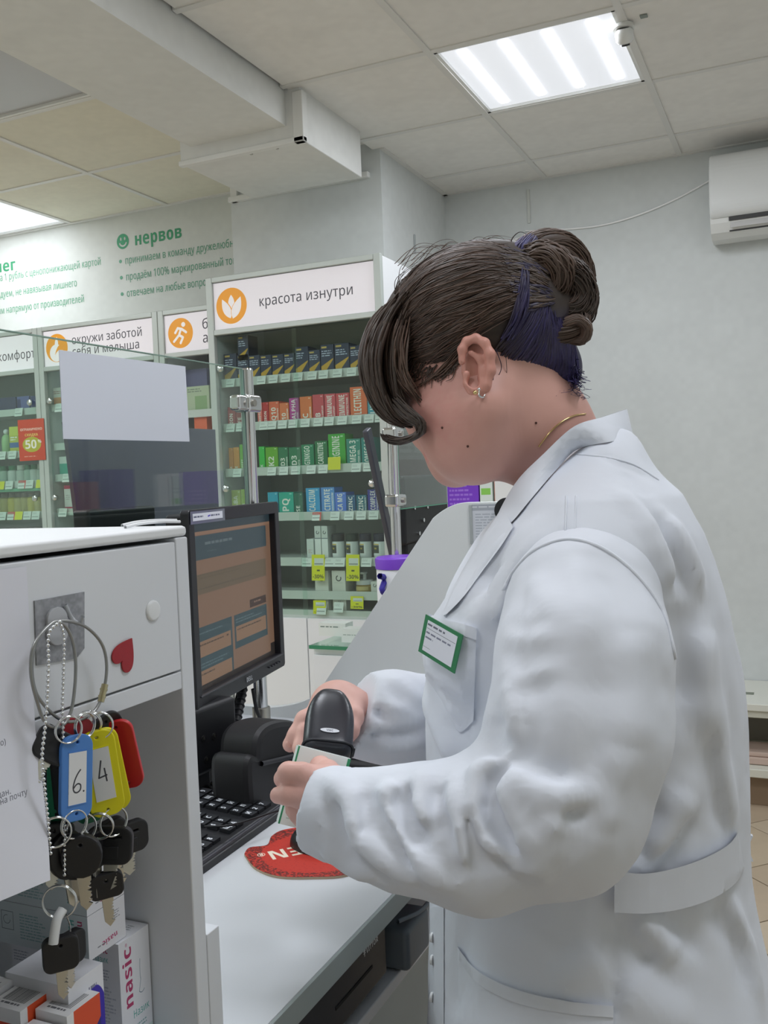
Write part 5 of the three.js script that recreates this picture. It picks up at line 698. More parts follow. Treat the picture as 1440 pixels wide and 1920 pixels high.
function keyThing(p0, p1, twist, x, label, kind = 'round', headFrac = 0.42, w = 0.02) {
  const a = K(...p0, x), b = K(...p1, x), L = a.distanceTo(b), hl = L * headFrac; const t = thing('key', label, 'key', [0, 0, 0], 0, 'keys hanging on the cabinet'); frame(t, a, b, twist);
  let s; if (kind === 'round') { s = new THREE.Shape(); s.absellipse(0, -hl / 2, w / 2, hl / 2 + 0.001, 0, Math.PI * 2); } else { s = rrect(w, hl, kind === 'square' ? 0.004 : 0.006); const pts = s.getPoints(5).map((p) => new THREE.Vector2(p.x, p.y - hl / 2)); s = new THREE.Shape(pts); }
  const h = new THREE.Path(); if (kind === 'slot') { h.moveTo(-w * 0.3, -0.004); h.lineTo(w * 0.3, -0.004); h.lineTo(w * 0.3, -0.0075); h.lineTo(-w * 0.3, -0.0075); } else h.absarc(0, -0.004, 0.002, 0, Math.PI * 2, true); s.holes.push(h);
  const g = extr(s, 0.0042, 0.0012); mv(g, 0, 0, -0.0021); const hd = part('key_head', g, std(0x17171b, 0.42), t); if (kind === 'slot') part('head_inset', rb(w * 0.42, hl * 0.34, 0.0015, 0.0006, 0, -hl * 0.68, 0.0034), M.black, hd);
  const bw = w * 0.36, bl = L - hl; const bs = new THREE.Shape(); bs.moveTo(-bw / 2, -hl + 0.003); bs.lineTo(bw / 2, -hl + 0.003); bs.lineTo(bw / 2, -hl - bl * 0.2); for (let k = 0; k < 6; k++) { const y = -hl - bl * (0.24 + k * 0.11); bs.lineTo(bw / 2 - 0.0012 - 0.0009 * ((k * 7) % 3), y); bs.lineTo(bw / 2 - 0.0004, y - bl * 0.055); } bs.lineTo(0, -L); bs.lineTo(-bw / 2 * 0.8, -L + 0.004);
  const bg = extr(bs, 0.0016, 0.0002); mv(bg, 0, 0, -0.0008); const bm = part('key_blade', bg, std(0xc9c6bc, 0.28, { metalness: 1 }), t); part('blade_groove', bx(0.0012, bl * 0.7, 0.0019, -bw * 0.12, -hl - bl * 0.42, 0), std(0x97948a, 0.4, { metalness: 1 }), bm); return t;
}
function splitRing(px, py, r, tilt, x, label) { const p = K(px, py, x); const t = thing('split_ring', label, 'ring', [p.x, p.y, p.z], 0, 'split rings of the key bunch'); t.rotation.set(tilt[0], tilt[1], tilt[2]); part('ring_turn', new THREE.TorusGeometry(r, 0.0006, 8, 36), ringMat, t); part('ring_turn', new THREE.TorusGeometry(r * 0.99, 0.0006, 8, 36).translate(0, 0, 0.0013), ringMat, t); return t; }
{
  // steel cable loops
  const cable = std(0x9b9c9a, 0.35, { metalness: 0.9 });
  const loop = (list, x, label, clasp) => { const pts = list.map(([a, b, o]) => K(a, b, x + (o || 0))); const t = thing('cable_loop', label, 'cable loop', [0, 0, 0], 0, 'steel cable loops'); part('wire', tube(pts, 0.0011, 120, 8, true), cable, t); if (clasp) { const a = K(...clasp[0], x), b = K(...clasp[1], x), c = a.clone().add(b).multiplyScalar(0.5); const g = part('clasp', [cyl(0.0023, 0.0023, a.distanceTo(b), 0, 0, 0, 14), cyl(0.0027, 0.0027, 0.0012, 0, a.distanceTo(b) * 0.2, 0, 14), cyl(0.0027, 0.0027, 0.0012, 0, -a.distanceTo(b) * 0.2, 0, 14)], std(0xbdb492, 0.3, { metalness: 1 }), t, [c.x, c.y, c.z]); g.quaternion.setFromUnitVectors(V(0, 1, 0), a.clone().sub(b).normalize()); } return t; };
  loop([[117, 1164], [160, 1175], [192, 1210], [200, 1250], [193, 1300], [178, 1332], [150, 1350], [120, 1352], [90, 1330], [66, 1295], [60, 1240], [72, 1195], [95, 1170]], -0.443, 'large steel cable loop with a screw clasp hanging on the hook', [[197, 1283], [189, 1316]]);
  loop([[118, 1170], [132, 1190], [141, 1230], [140, 1290], [131, 1340], [115, 1362], [88, 1358], [68, 1310], [58, 1260], [62, 1215], [80, 1185], [104, 1166]], -0.438, 'narrow steel cable loop hanging on the hook');
  // ball chain: two strands
  const strand = (list, x, t) => { const cv = new THREE.CatmullRomCurve3(list.map(([a, b]) => K(a, b, x))); const n = Math.floor(cv.getLength() / 0.0031), gs = []; for (let k = 0; k <= n; k++) { const p = cv.getPointAt(k / n); gs.push(new THREE.IcosahedronGeometry(0.00125, 1).translate(p.x, p.y, p.z)); } part('chain_strand', new THREE.TubeGeometry(cv, 80, 0.0004, 5), M.chrome, t); const m = part('beads', gs, M.chrome, t); m.userData.kind = 'stuff'; };
  const t = thing('ball_chain', 'silver ball chain hanging from the hook through the key bunch', 'chain'); strand([[112, 1166], [93, 1185], [91, 1250], [88, 1320], [84, 1370], [79, 1420], [84, 1480], [90, 1540], [95, 1600]], -0.432, t); strand([[112, 1166], [119, 1190], [119, 1260], [117, 1330], [119, 1400], [120, 1470], [121, 1560], [121, 1640]], -0.437, t);
  keyTag(0xc8262c, [218, 1362], [242, 1465], -0.3, -0.447, 'red key tag tilted at the edge of the bunch');
  keyTag(0x1b1b1e, [196, 1352], [222, 1400], 0.2, -0.452, 'black key tag peeping out above the red one');
  keyTag(0xe8df10, [188, 1380], [216, 1508], 0.12, -0.443, 'yellow key tag behind the one numbered 4');
  keyTag(0xe8df10, [180, 1382], [202, 1516], 0.1, -0.438, 'yellow key tag with a handwritten 4', '4', 0.022);
  keyTag(0x0f8f66, [122, 1410], [122, 1530], -0.1, -0.447, 'green key tag behind the blue one');
  keyTag(0x0d6b4c, [168, 1490], [172, 1528], 0.3, -0.449, 'dark green key tag mostly hidden by the yellow ones');
  keyTag(0x4f86cf, [143, 1391], [141, 1525], 0.55, -0.433, 'blue key tag with a handwritten 6', '6');
  keyTag(0xb5303a, [142, 1358], [142, 1400], 0.1, -0.448, 'small red key tag behind the split rings');
  keyTag(0x17171a, [102, 1400], [108, 1520], -0.9, -0.45, 'black key tag behind the green one');
  keyThing([112, 1372], [62, 1470], 0.25, -0.444, 'slanted key with a black square head at the back of the bunch', 'square', 0.55, 0.022);
  for (const [px, py, r, tl, x, lb] of [[128, 1368, 0.0085, [0, 1.1, 0.2], -0.433, 'split ring through the blue tag'], [158, 1360, 0.0085, [0.2, 1.5, 0], -0.438, 'split ring above the blue and yellow tags'], [186, 1360, 0.009, [0, 0.6, 0.3], -0.437, 'split ring through the numbered yellow tag'], [170, 1352, 0.008, [0.3, 0.2, 0], -0.442, 'split ring on the cable end'], [138, 1545, 0.009, [0, 1.3, 0.1], -0.433, 'split ring under the blue tag'], [152, 1552, 0.0095, [0, 1.0, -0.1], -0.437, 'split ring beside the one under the blue tag'], [104, 1560, 0.0095, [0, 0.9, 0.3], -0.436, 'split ring under the green tag'], [186, 1548, 0.0095, [0.2, 0.5, 0.4], -0.441, 'split ring under the rear yellow tag'], [212, 1540, 0.01, [0, 1.2, 0], -0.437, 'split ring under the numbered yellow tag']]) splitRing(px, py, r, tl, x, lb);
  keyThing([196, 1545], [228, 1660], 0.3, -0.452, 'key with a square black head at the far back of the bunch', 'slot', 0.5, 0.026);
  keyThing([236, 1545], [242, 1640], 0.5, -0.451, 'key with a slotted black head behind the largest one', 'slot', 0.55, 0.03);
  keyThing([210, 1552], [206, 1668], -0.25, -0.441, 'key with a large slotted black head and pale blade', 'slot', 0.56, 0.027);
  keyThing([178, 1560], [186, 1690], 0.9, -0.447, 'key with a narrow black head between the two groups', 'square', 0.48, 0.02);
  keyThing([100, 1545], [96, 1668], 0.2, -0.449, 'key with a black head beside the ball chain', 'square', 0.58, 0.024);
  keyThing([122, 1565], [140, 1700], 0.35, -0.442, 'key with a black head and brassy blade in the middle', 'round', 0.55, 0.024);
  keyThing([134, 1572], [152, 1690], -0.2, -0.437, 'key with an oval black head behind the roundest one', 'round', 0.58, 0.024);
  keyThing([150, 1570], [163, 1705], -0.1, -0.431, 'key with a big round black head at the front', 'round', 0.5, 0.0235);
  keyThing([196, 1638], [207, 1735], 0.1, -0.444, 'low key with a black head and a short pointed blade', 'square', 0.42, 0.021);
  splitRing(112, 1690, 0.0105, [0, 0.5, 0.1], -0.436, 'wide split ring holding the lowest two keys');
  const rb1 = [[118, 1705], [108, 1722], [103, 1745], [100, 1770]].map(([a, b]) => K(a, b, -0.432)); const rg = new THREE.TubeGeometry(new THREE.CatmullRomCurve3(rb1), 24, 0.0032, 6); solo('white_ribbon', rg, std(0xdadcdd, 0.8), 'white cloth ribbon tied above the lowest keys', 'ribbon');
  solo('wire_hook', tube([[124, 1715], [131, 1735], [131, 1755], [126, 1770]].map(([a, b]) => K(a, b, -0.435)), 0.0005, 20, 6), ringMat, 'thin wire beside the white ribbon', 'wire');
  keyThing([128, 1752], [132, 1852], 0.75, -0.439, 'rear key of the lowest pair', 'square', 0.55, 0.022);
  keyThing([112, 1758], [119, 1872], 0.1, -0.433, 'front key of the lowest pair with a black head', 'square', 0.5, 0.0195);
}

// ================= THE PHARMACIST =================
// a small toolbox: signed distances, surface nets, swept locks
const smin = (a, b, k) => { const h = Math.max(k - Math.abs(a - b), 0) / k; return Math.min(a, b) - h * h * k * 0.25; };
const smax = (a, b, k) => -smin(-a, -b, k);
function cap(p, a, b, ra, rb2) { const bx_ = b.x - a.x, by = b.y - a.y, bz = b.z - a.z, px = p.x - a.x, py = p.y - a.y, pz = p.z - a.z; let t = (px * bx_ + py * by + pz * bz) / (bx_ * bx_ + by * by + bz * bz + 1e-12); t = t < 0 ? 0 : t > 1 ? 1 : t; const dx = px - bx_ * t, dy = py - by * t, dz = pz - bz * t; return Math.sqrt(dx * dx + dy * dy + dz * dz) - (ra + (rb2 - ra) * t); }
const chainSdf = (nodes, k) => (p) => { let d = 1e9; for (let i = 0; i + 1 < nodes.length; i++) d = smin(d, cap(p, nodes[i][0], nodes[i + 1][0], nodes[i][1], nodes[i + 1][1]), k); return d; };
function ell(p, c, ex, ey, ez, r) { const x = p.x - c.x, y = p.y - c.y, z = p.z - c.z, a = (x * ex.x + y * ex.y + z * ex.z) / r[0], b = (x * ey.x + y * ey.y + z * ey.z) / r[1], e = (x * ez.x + y * ez.y + z * ez.z) / r[2]; const k0 = Math.sqrt(a * a + b * b + e * e), k1 = Math.sqrt(a * a / r[0] / r[0] + b * b / r[1] / r[1] + e * e / r[2] / r[2]); return k1 < 1e-9 ? -Math.min(...r) : k0 * (k0 - 1) / k1; }
function nets(f, lo, hi, h) {
  const nx = Math.ceil((hi.x - lo.x) / h) + 1, ny = Math.ceil((hi.y - lo.y) / h) + 1, nz = Math.ceil((hi.z - lo.z) / h) + 1, D = new Float32Array(nx * ny * nz), p = V(0, 0, 0);
  for (let k = 0, i = 0; k < nz; k++) for (let j = 0; j < ny; j++) for (let x = 0; x < nx; x++, i++) { p.set(lo.x + x * h, lo.y + j * h, lo.z + k * h); D[i] = f(p); }
  const id = new Int32Array(nx * ny * nz).fill(-1), pos = [], idx = [], X = 1, Y = nx, Z = nx * ny, off = [0, X, Y, X + Y, Z, X + Z, Y + Z, X + Y + Z], E = [[0, 1], [0, 2], [0, 4], [1, 3], [1, 5], [2, 3], [2, 6], [3, 7], [4, 5], [4, 6], [5, 7], [6, 7]];
  for (let k = 0; k < nz - 1; k++) for (let j = 0; j < ny - 1; j++) for (let x = 0; x < nx - 1; x++) {
    const i = x + j * Y + k * Z; let m = 0; for (let c = 0; c < 8; c++) if (D[i + off[c]] < 0) m++; if (m === 0 || m === 8) continue;
    let sx = 0, sy = 0, sz = 0, n = 0; for (const [a, b] of E) { const da = D[i + off[a]], db = D[i + off[b]]; if (da < 0 === db < 0) continue; const t = da / (da - db); sx += (a & 1) + ((b & 1) - (a & 1)) * t; sy += (a >> 1 & 1) + ((b >> 1 & 1) - (a >> 1 & 1)) * t; sz += (a >> 2) + ((b >> 2) - (a >> 2)) * t; n++; }
    id[i] = pos.length / 3; pos.push(lo.x + (x + sx / n) * h, lo.y + (j + sy / n) * h, lo.z + (k + sz / n) * h);
  }
  for (let k = 1; k < nz - 1; k++) for (let j = 1; j < ny - 1; j++) for (let x = 1; x < nx - 1; x++) {
    const i = x + j * Y + k * Z, s = D[i] < 0;
    const quad = (a, b, c, d, flip) => { if (a < 0 || b < 0 || c < 0 || d < 0) return; flip ? idx.push(a, c, b, a, d, c) : idx.push(a, b, c, a, c, d); };
    if (s !== D[i + X] < 0) quad(id[i - Y - Z], id[i - Z], id[i], id[i - Y], !s); if (s !== D[i + Y] < 0) quad(id[i - X - Z], id[i - X], id[i], id[i - Z], !s); if (s !== D[i + Z] < 0) quad(id[i - X - Y], id[i - Y], id[i], id[i - X], !s);
  }
  const g = new THREE.BufferGeometry(); g.setAttribute('position', new THREE.Float32BufferAttribute(pos, 3)); g.setIndex(idx); g.computeVertexNormals(); return g;
}
const paint = (g, fn) => { const p = g.attributes.position, c = new Float32Array(p.count * 3), v = V(0, 0, 0); for (let i = 0; i < p.count; i++) { v.fromBufferAttribute(p, i); const [r, q, b] = fn(v, i); c[i * 3] = r; c[i * 3 + 1] = q; c[i * 3 + 2] = b; } g.setAttribute('color', new THREE.BufferAttribute(c, 3)); return g; };
function joinIndexed(list) { let n = 0; const pos = [], nor = [], col = [], idx = []; for (const g of list) { const p = g.attributes.position, q = g.attributes.normal, c = g.attributes.color; for (let i = 0; i < p.count; i++) { pos.push(p.getX(i), p.getY(i), p.getZ(i)); nor.push(q.getX(i), q.getY(i), q.getZ(i)); if (c) col.push(c.getX(i), c.getY(i), c.getZ(i)); } for (let i = 0; i < g.index.count; i++) idx.push(g.index.getX(i) + n); n += p.count; } const o = new THREE.BufferGeometry(); o.setAttribute('position', new THREE.Float32BufferAttribute(pos, 3)); o.setAttribute('normal', new THREE.Float32BufferAttribute(nor, 3)); if (col.length) o.setAttribute('color', new THREE.Float32BufferAttribute(col, 3)); o.setIndex(idx); return o; }
const hitSdf = (f, px, py, d0 = 0.6, d1 = 1.45) => { const r = ray(px, py), p = V(0, 0, 0); let t = d0; for (let i = 0; i < 200; i++) { p.copy(r).multiplyScalar(t).add(EYE); const d = f(p); if (d < 0.0004) return p.clone(); t += Math.max(0.0006, d * 0.75); if (t > d1) return null; } return p.clone(); };
function lockGeo(pts, prof, sides = 6, n = 22, flat = 1, seedTwist = 0) {
  const cv = new THREE.CatmullRomCurve3(pts), fr = cv.computeFrenetFrames(n), pos = [], idx = []; for (let i = 0; i <= n; i++) { const c = cv.getPointAt(i / n), r = prof(i / n), N = fr.normals[i], B = fr.binormals[i]; for (let k = 0; k < sides; k++) { const a = k / sides * Math.PI * 2 + seedTwist, u = Math.cos(a) * r, w = Math.sin(a) * r * flat; pos.push(c.x + N.x * u + B.x * w, c.y + N.y * u + B.y * w, c.z + N.z * u + B.z * w); } }
  for (let i = 0; i < n; i++) for (let k = 0; k < sides; k++) { const a = i * sides + k, b = i * sides + (k + 1) % sides; idx.push(a, b, a + sides, b, b + sides, a + sides); }
  const g = new THREE.BufferGeometry(); g.setAttribute('position', new THREE.Float32BufferAttribute(pos, 3)); g.setIndex(idx); g.computeVertexNormals(); return g;
}
// person axes: F points the way she faces, S towards her left side
const F = V(-0.978, 0, 0.208), S = V(0.208, 0, 0.978), UP = V(0, 1, 0);
const A3 = (l) => l.map(([x, y, d, r]) => [at(x, y, d), r]);
// ---- coat body ----
const TD = 1.03;
const rowsSrc = [[806, 1102, 1187, 0.05], [845, 1058, 1205, 0.082], [885, 1005, 1228, 0.112], [930, 955, 1268, 0.155], [1000, 905, 1306, 0.182], [1100, 848, 1340, 0.178], [1200, 812, 1362, 0.168], [1300, 797, 1377, 0.158], [1420, 799, 1385, 0.152], [1560, 804, 1386, 0.152], [1640, 806, 1392, 0.158], [1740, 806, 1412, 0.175], [1830, 804, 1436, 0.2], [1930, 802, 1455, 0.21], [2150, 796, 1490, 0.225], [2500, 790, 1520, 0.24]];
const rows = rowsSrc.map(([py, L, R, b]) => { const c = at((L + R) / 2, py, TD); return { y: c.y, c, a: (R - L) / 2 * TD / FOCAL, b }; });
const YT = rows[0].y, YB = rows[rows.length - 1].y;
function torsoBase(p) {
  let i = 0; while (i < rows.length - 2 && p.y < rows[i + 1].y) i++; const A = rows[i], B = rows[i + 1]; let t = (A.y - p.y) / (A.y - B.y); t = t < 0 ? 0 : t > 1 ? 1 : t;
  const P = rows[Math.max(0, i - 1)], N = rows[Math.min(rows.length - 1, i + 2)], t2 = t * t, t3 = t2 * t; const mix = (f) => { const p0 = f(P), p1 = f(A), p2 = f(B), p3 = f(N); return 0.5 * (2 * p1 + (p2 - p0) * t + (2 * p0 - 5 * p1 + 4 * p2 - p3) * t2 + (3 * p1 - p0 - 3 * p2 + p3) * t3); };
  const lx = p.x - mix((r) => r.c.x), lz = p.z - mix((r) => r.c.z), a = mix((r) => r.a), b = mix((r) => r.b), u = (lx * F.x + lz * F.z) / a, w = (lx * S.x + lz * S.z) / b;
  const k0 = Math.sqrt(u * u + w * w), k1 = Math.sqrt(u * u / a / a + w * w / b / b); let d = k1 < 1e-6 ? -b : k0 * (k0 - 1) / k1;
  d = smax(d, p.y - YT, 0.02); return Math.max(d, YB - p.y);
}
const bust = [at(893, 1225, 0.955), at(920, 1230, 1.15)];
const torsoShape = (p) => { let d = torsoBase(p); d = smin(d, cap(p, bust[0], bust[0], 0.05, 0.05), 0.06); d = smin(d, cap(p, bust[1], bust[1], 0.048, 0.048), 0.06); return d; };
// folds: polylines that lie on the cloth; amp > 0 is a ridge, < 0 a valley (metres)
function makeFolds(base, list) {
  return list.map(([pts, amp, w]) => { const q = pts.map(([x, y]) => hitSdf(base, x, y)).filter(Boolean); if (q.length < 2) return null; const bb = new THREE.Box3().setFromPoints(q).expandByScalar(w * 2.6); const seg = []; let L = 0; for (let i = 0; i + 1 < q.length; i++) { const l = q[i].distanceTo(q[i + 1]); seg.push([q[i], q[i + 1], L, l]); L += l; } return { seg, L, amp: amp * 2.7, w: w * 0.85, bb }; }).filter(Boolean);
}
function foldSum(folds, p) { let s = 0; for (const f of folds) { if (!f.bb.containsPoint(p)) continue; let best = 1e9, tt = 0; for (const [a, b, l0, l] of f.seg) { const dx = b.x - a.x, dy = b.y - a.y, dz = b.z - a.z; let t = ((p.x - a.x) * dx + (p.y - a.y) * dy + (p.z - a.z) * dz) / (l * l + 1e-9); t = t < 0 ? 0 : t > 1 ? 1 : t; const ex = p.x - a.x - dx * t, ey = p.y - a.y - dy * t, ez = p.z - a.z - dz * t, e = ex * ex + ey * ey + ez * ez; if (e < best) { best = e; tt = (l0 + l * t) / f.L; } } const rr_ = Math.sqrt(best) / f.w; s += f.amp * (f.amp < 0 ? Math.exp(-rr_ * 1.25) * 1.2 : Math.exp(-rr_ * rr_)) * Math.min(1, Math.sin(Math.PI * (0.06 + 0.88 * tt)) * 1.5); } return s; }
const torsoFolds = makeFolds(torsoShape, [
  [[[1000, 985], [950, 1060], [905, 1140], [880, 1180]], 0.007, 0.012], [[[985, 1005], [930, 1085], [900, 1150]], -0.006, 0.01], [[[1005, 1010], [960, 1090], [930, 1170]], 0.008, 0.011], [[[955, 1000], [905, 1075], [870, 1140]], 0.005, 0.01], [[[1000, 1060], [955, 1140], [930, 1210]], -0.008, 0.012],
  [[[905, 1200], [900, 1290], [890, 1370]], -0.004, 0.016], [[[795, 1275], [840, 1330], [875, 1390]], -0.007, 0.014], [[[800, 1300], [835, 1390], [850, 1430]], 0.006, 0.014],
  [[[1225, 960], [1262, 1020], [1285, 1075], [1292, 1112]], -0.011, 0.014], [[[1248, 968], [1290, 1040], [1312, 1100]], 0.009, 0.013], [[[1205, 965], [1240, 1030], [1262, 1095]], 0.007, 0.012],
  [[[1280, 1130], [1283, 1230], [1278, 1330]], -0.012, 0.018], [[[1318, 1180], [1325, 1280], [1330, 1380]], 0.006, 0.02], [[[1345, 1330], [1352, 1430], [1372, 1545]], 0.006, 0.012], [[[1330, 1370], [1340, 1460], [1358, 1560]], -0.005, 0.012], [[[1290, 1480], [1250, 1560], [1215, 1610]], 0.008, 0.018], [[[1230, 1500], [1205, 1560], [1185, 1620]], -0.009, 0.016], [[[1300, 1530], [1270, 1580], [1240, 1625]], -0.006, 0.014],
  [[[1160, 1715], [1190, 1770], [1230, 1810]], -0.006, 0.014], [[[1190, 1715], [1240, 1765], [1270, 1800]], 0.006, 0.016], [[[1250, 1712], [1290, 1755], [1315, 1790]], -0.005, 0.012], [[[1340, 1690], [1385, 1770], [1410, 1860]], -0.007, 0.014], [[[1365, 1685], [1405, 1780], [1425, 1880]], 0.006, 0.012], [[[1130, 1790], [1080, 1830], [1040, 1850]], 0.004, 0.02], [[[1160, 1850], [1220, 1890], [1300, 1915]], 0.005, 0.02], [[[880, 1720], [860, 1800], [850, 1910]], -0.003, 0.02],
  [[[1155, 1640], [1150, 1750], [1152, 1850], [1155, 1930]], -0.003, 0.006], [[[1080, 850], [1150, 862], [1230, 905]], -0.002, 0.006], [[[1060, 930], [1062, 1000]], 0.0018, 0.006], [[[1170, 880], [1215, 930]], -0.004, 0.01], [[[1160, 920], [1200, 960], [1225, 1010]], 0.004, 0.012],
]);
const h3 = (i, j, k) => hash(i * 31 + k * 1013, j * 17 + k * 7);
function vn3(x, y, z) { const i = Math.floor(x), j = Math.floor(y), k = Math.floor(z), f = x - i, g = y - j, h = z - k, u = f * f * (3 - 2 * f), v = g * g * (3 - 2 * g), w = h * h * (3 - 2 * h), L = (a, b, t) => a + (b - a) * t; return L(L(L(h3(i, j, k), h3(i + 1, j, k), u), L(h3(i, j + 1, k), h3(i + 1, j + 1, k), u), v), L(L(h3(i, j, k + 1), h3(i + 1, j, k + 1), u), L(h3(i, j + 1, k + 1), h3(i + 1, j + 1, k + 1), u), v), w) - 0.5; }
const crumple = (p) => 0.0018 * vn3(p.x * 13, p.y * 7, p.z * 13) + 0.0028 * vn3(p.x * 34, p.y * 22, p.z * 34) + 0.0012 * vn3(p.x * 80, p.y * 60, p.z * 80);
const torsoSdf = (p) => { const d = torsoShape(p); return Math.abs(d) < 0.045 ? d - foldSum(torsoFolds, p) - crumple(p) : d; };
// ---- near sleeve ----
const slN = A3([[1094, 1125, 0.885, 0.072], [1094, 1230, 0.85, 0.079], [1086, 1360, 0.832, 0.08], [1040, 1502, 0.824, 0.079], [900, 1562, 0.834, 0.067], [760, 1552, 0.862, 0.056], [640, 1527, 0.89, 0.0435], [570, 1512, 0.905, 0.041]]);
const sleeveBase = chainSdf(slN, 0.01);
const cuffN = { p: at(590, 1520, 0.9), n: at(560, 1511, 0.907).sub(at(640, 1527, 0.89)).normalize() };
cuffN.n.applyAxisAngle(S, -0.06);
const cut = (p, c) => (p.x - c.p.x) * c.n.x + (p.y - c.p.y) * c.n.y + (p.z - c.p.z) * c.n.z;
const nearShape = (p) => Math.max(sleeveBase(p), cut(p, cuffN));
const nearFolds = makeFolds(nearShape, [
  [[[620, 1460], [652, 1500], [664, 1545], [668, 1580]], 0.009, 0.011], [[[628, 1500], [640, 1545], [660, 1590]], -0.007, 0.009], [[[690, 1480], [680, 1530], [674, 1585]], -0.006, 0.009],
  [[[650, 1585], [690, 1625], [730, 1655]], -0.005, 0.009], [[[655, 1560], [720, 1615], [790, 1655]], 0.006, 0.012], [[[600, 1590], [650, 1625], [690, 1645]], 0.004, 0.01],
  [[[720, 1490], [750, 1560], [800, 1630], [840, 1660]], 0.008, 0.013], [[[735, 1480], [755, 1530], [800, 1595]], -0.008, 0.011], [[[700, 1500], [740, 1570], [790, 1640]], -0.006, 0.01],
  [[[745, 1470], [720, 1500]], 0.006, 0.011], [[[790, 1450], [785, 1510], [800, 1560]], 0.008, 0.012], [[[770, 1470], [768, 1540], [790, 1590]], -0.006, 0.01], [[[820, 1470], [815, 1530], [806, 1565]], -0.007, 0.01],
  [[[850, 1470], [862, 1550], [872, 1645]], 0.008, 0.011], [[[830, 1520], [850, 1600], [868, 1655]], -0.006, 0.01], [[[880, 1480], [880, 1570], [890, 1650]], -0.007, 0.012],
  [[[932, 1420], [900, 1450], [890, 1510], [915, 1575], [960, 1620]], 0.013, 0.011], [[[950, 1432], [918, 1475], [930, 1545], [985, 1600]], -0.014, 0.010], [[[935, 1450], [948, 1500], [985, 1560], [1030, 1590]], 0.009, 0.012], [[[900, 1500], [915, 1570], [950, 1640]], -0.007, 0.011],
  [[[950, 1445], [1000, 1480], [1050, 1495], [1098, 1490]], 0.011, 0.015], [[[960, 1425], [1010, 1450], [1070, 1460]], -0.007, 0.013], [[[985, 1510], [1030, 1540], [1060, 1545]], 0.007, 0.014], [[[980, 1530], [1040, 1520], [1100, 1520]], -0.006, 0.012], [[[965, 1555], [1000, 1610], [1010, 1640]], 0.007, 0.013],
  [[[940, 1420], [925, 1380], [930, 1340]], -0.007, 0.012], [[[955, 1400], [962, 1340], [950, 1270]], 0.003, 0.016], [[[985, 1420], [1010, 1350], [1015, 1260]], -0.0018, 0.018], [[[1180, 1400], [1190, 1300], [1185, 1180]], 0.0018, 0.022], [[[1130, 1560], [1150, 1480], [1170, 1400]], 0.002, 0.02], [[[1110, 1450], [1120, 1370], [1120, 1260]], -0.0018, 0.02],
  [[[950, 1165], [985, 1172], [1035, 1160]], -0.0008, 0.006], [[[945, 1192], [990, 1200], [1045, 1188]], 0.0007, 0.007], [[[940, 1222], [985, 1230], [1040, 1222]], -0.0009, 0.006], [[[935, 1262], [985, 1268], [1050, 1252]], 0.0008, 0.008], [[[935, 1300], [985, 1298], [1030, 1285]], -0.0008, 0.007], [[[970, 1080], [1010, 1100], [1040, 1150]], 0.0012, 0.014], [[[1080, 1040], [1095, 1140], [1098, 1220]], 0.0016, 0.014], [[[1130, 1075], [1160, 1150], [1180, 1230]], -0.001, 0.018], [[[985, 1060], [975, 1140], [955, 1230]], -0.0012, 0.014],
  [[[984, 1180], [982, 1290], [985, 1390]], -0.0015, 0.005], [[[680, 1556], [760, 1558], [850, 1548]], -0.001, 0.004],
]);
const cuffRing = (p) => { const t = -cut(p, cuffN); return t > 0.03 ? 0 : t > 0.026 ? -0.0009 : 0.0002; };
const nearSdf = (p) => { let d = sleeveBase(p); if (Math.abs(d) < 0.045) d -= foldSum(nearFolds, p) + cuffRing(p) + crumple(p); d = Math.max(d, cut(p, cuffN)); const hole = Math.max(sleeveBase(p) + 0.013, -cut(p, cuffN) - 0.03); return Math.max(d, -hole); };
// ---- far sleeve ----
const slF = A3([[1040, 1110, 1.2, 0.074], [985, 1300, 1.225, 0.08], [930, 1410, 1.225, 0.08], [850, 1362, 1.2, 0.062], [735, 1345, 1.17, 0.052], [640, 1342, 1.148, 0.046]]);
const farBase = chainSdf(slF, 0.03), cuffF = { p: at(664, 1350, 1.153), n: at(628, 1336, 1.145).sub(at(735, 1346, 1.17)).normalize() };
cuffF.n.applyAxisAngle(at(720, 1340, 1).sub(EYE).normalize(), 0.28);
const farFolds = makeFolds((p) => Math.max(farBase(p), cut(p, cuffF)), [[[[680, 1300], [720, 1345], [745, 1350]], -0.006, 0.01], [[[690, 1285], [735, 1330], [775, 1340]], 0.006, 0.011], [[[665, 1370], [720, 1378], [780, 1372]], -0.005, 0.009], [[[680, 1355], [730, 1362], [790, 1350]], 0.005, 0.01], [[[700, 1400], [760, 1400], [800, 1390]], 0.003, 0.012], [[[730, 1270], [770, 1300], [795, 1325]], 0.004, 0.012]]);
const farSdf = (p) => { let d = farBase(p); if (Math.abs(d) < 0.04) d -= foldSum(farFolds, p) + crumple(p); d = Math.max(d, cut(p, cuffF)); return d; };
const person = thing('person', 'pharmacist in a white coat bowing over a box with a hand scanner', 'person', [0, 0, 0]);
const bump = noiseTex(256, (u, v) => 128 + 40 * (hash(Math.floor(u * 256), 3) - 0.5) + 40 * (hash(7, Math.floor(v * 256)) - 0.5));
const cloth = std(0xdde1e9, 0.82), clothWarm = cloth;
const boxOf = (nodes, m) => { const b = new THREE.Box3().setFromPoints(nodes.map((n) => n[0])).expandByScalar(Math.max(...nodes.map((n) => n[1])) + m); return [b.min, b.max]; };
part('coat', nets(torsoSdf, V(-0.52, YB - 0.01, -1.36), V(0.2, YT + 0.02, -0.78), 0.0052), cloth, person);
part('sleeve', nets(nearSdf, ...boxOf(slN, 0.02), 0.0036), cloth, person, null, 'near sleeve with deep folds at the elbow');
part('sleeve', nets(farSdf, ...boxOf(slF, 0.02), 0.0055), cloth, person);
const clothAll = (p) => Math.min(torsoSdf(p), nearSdf(p));
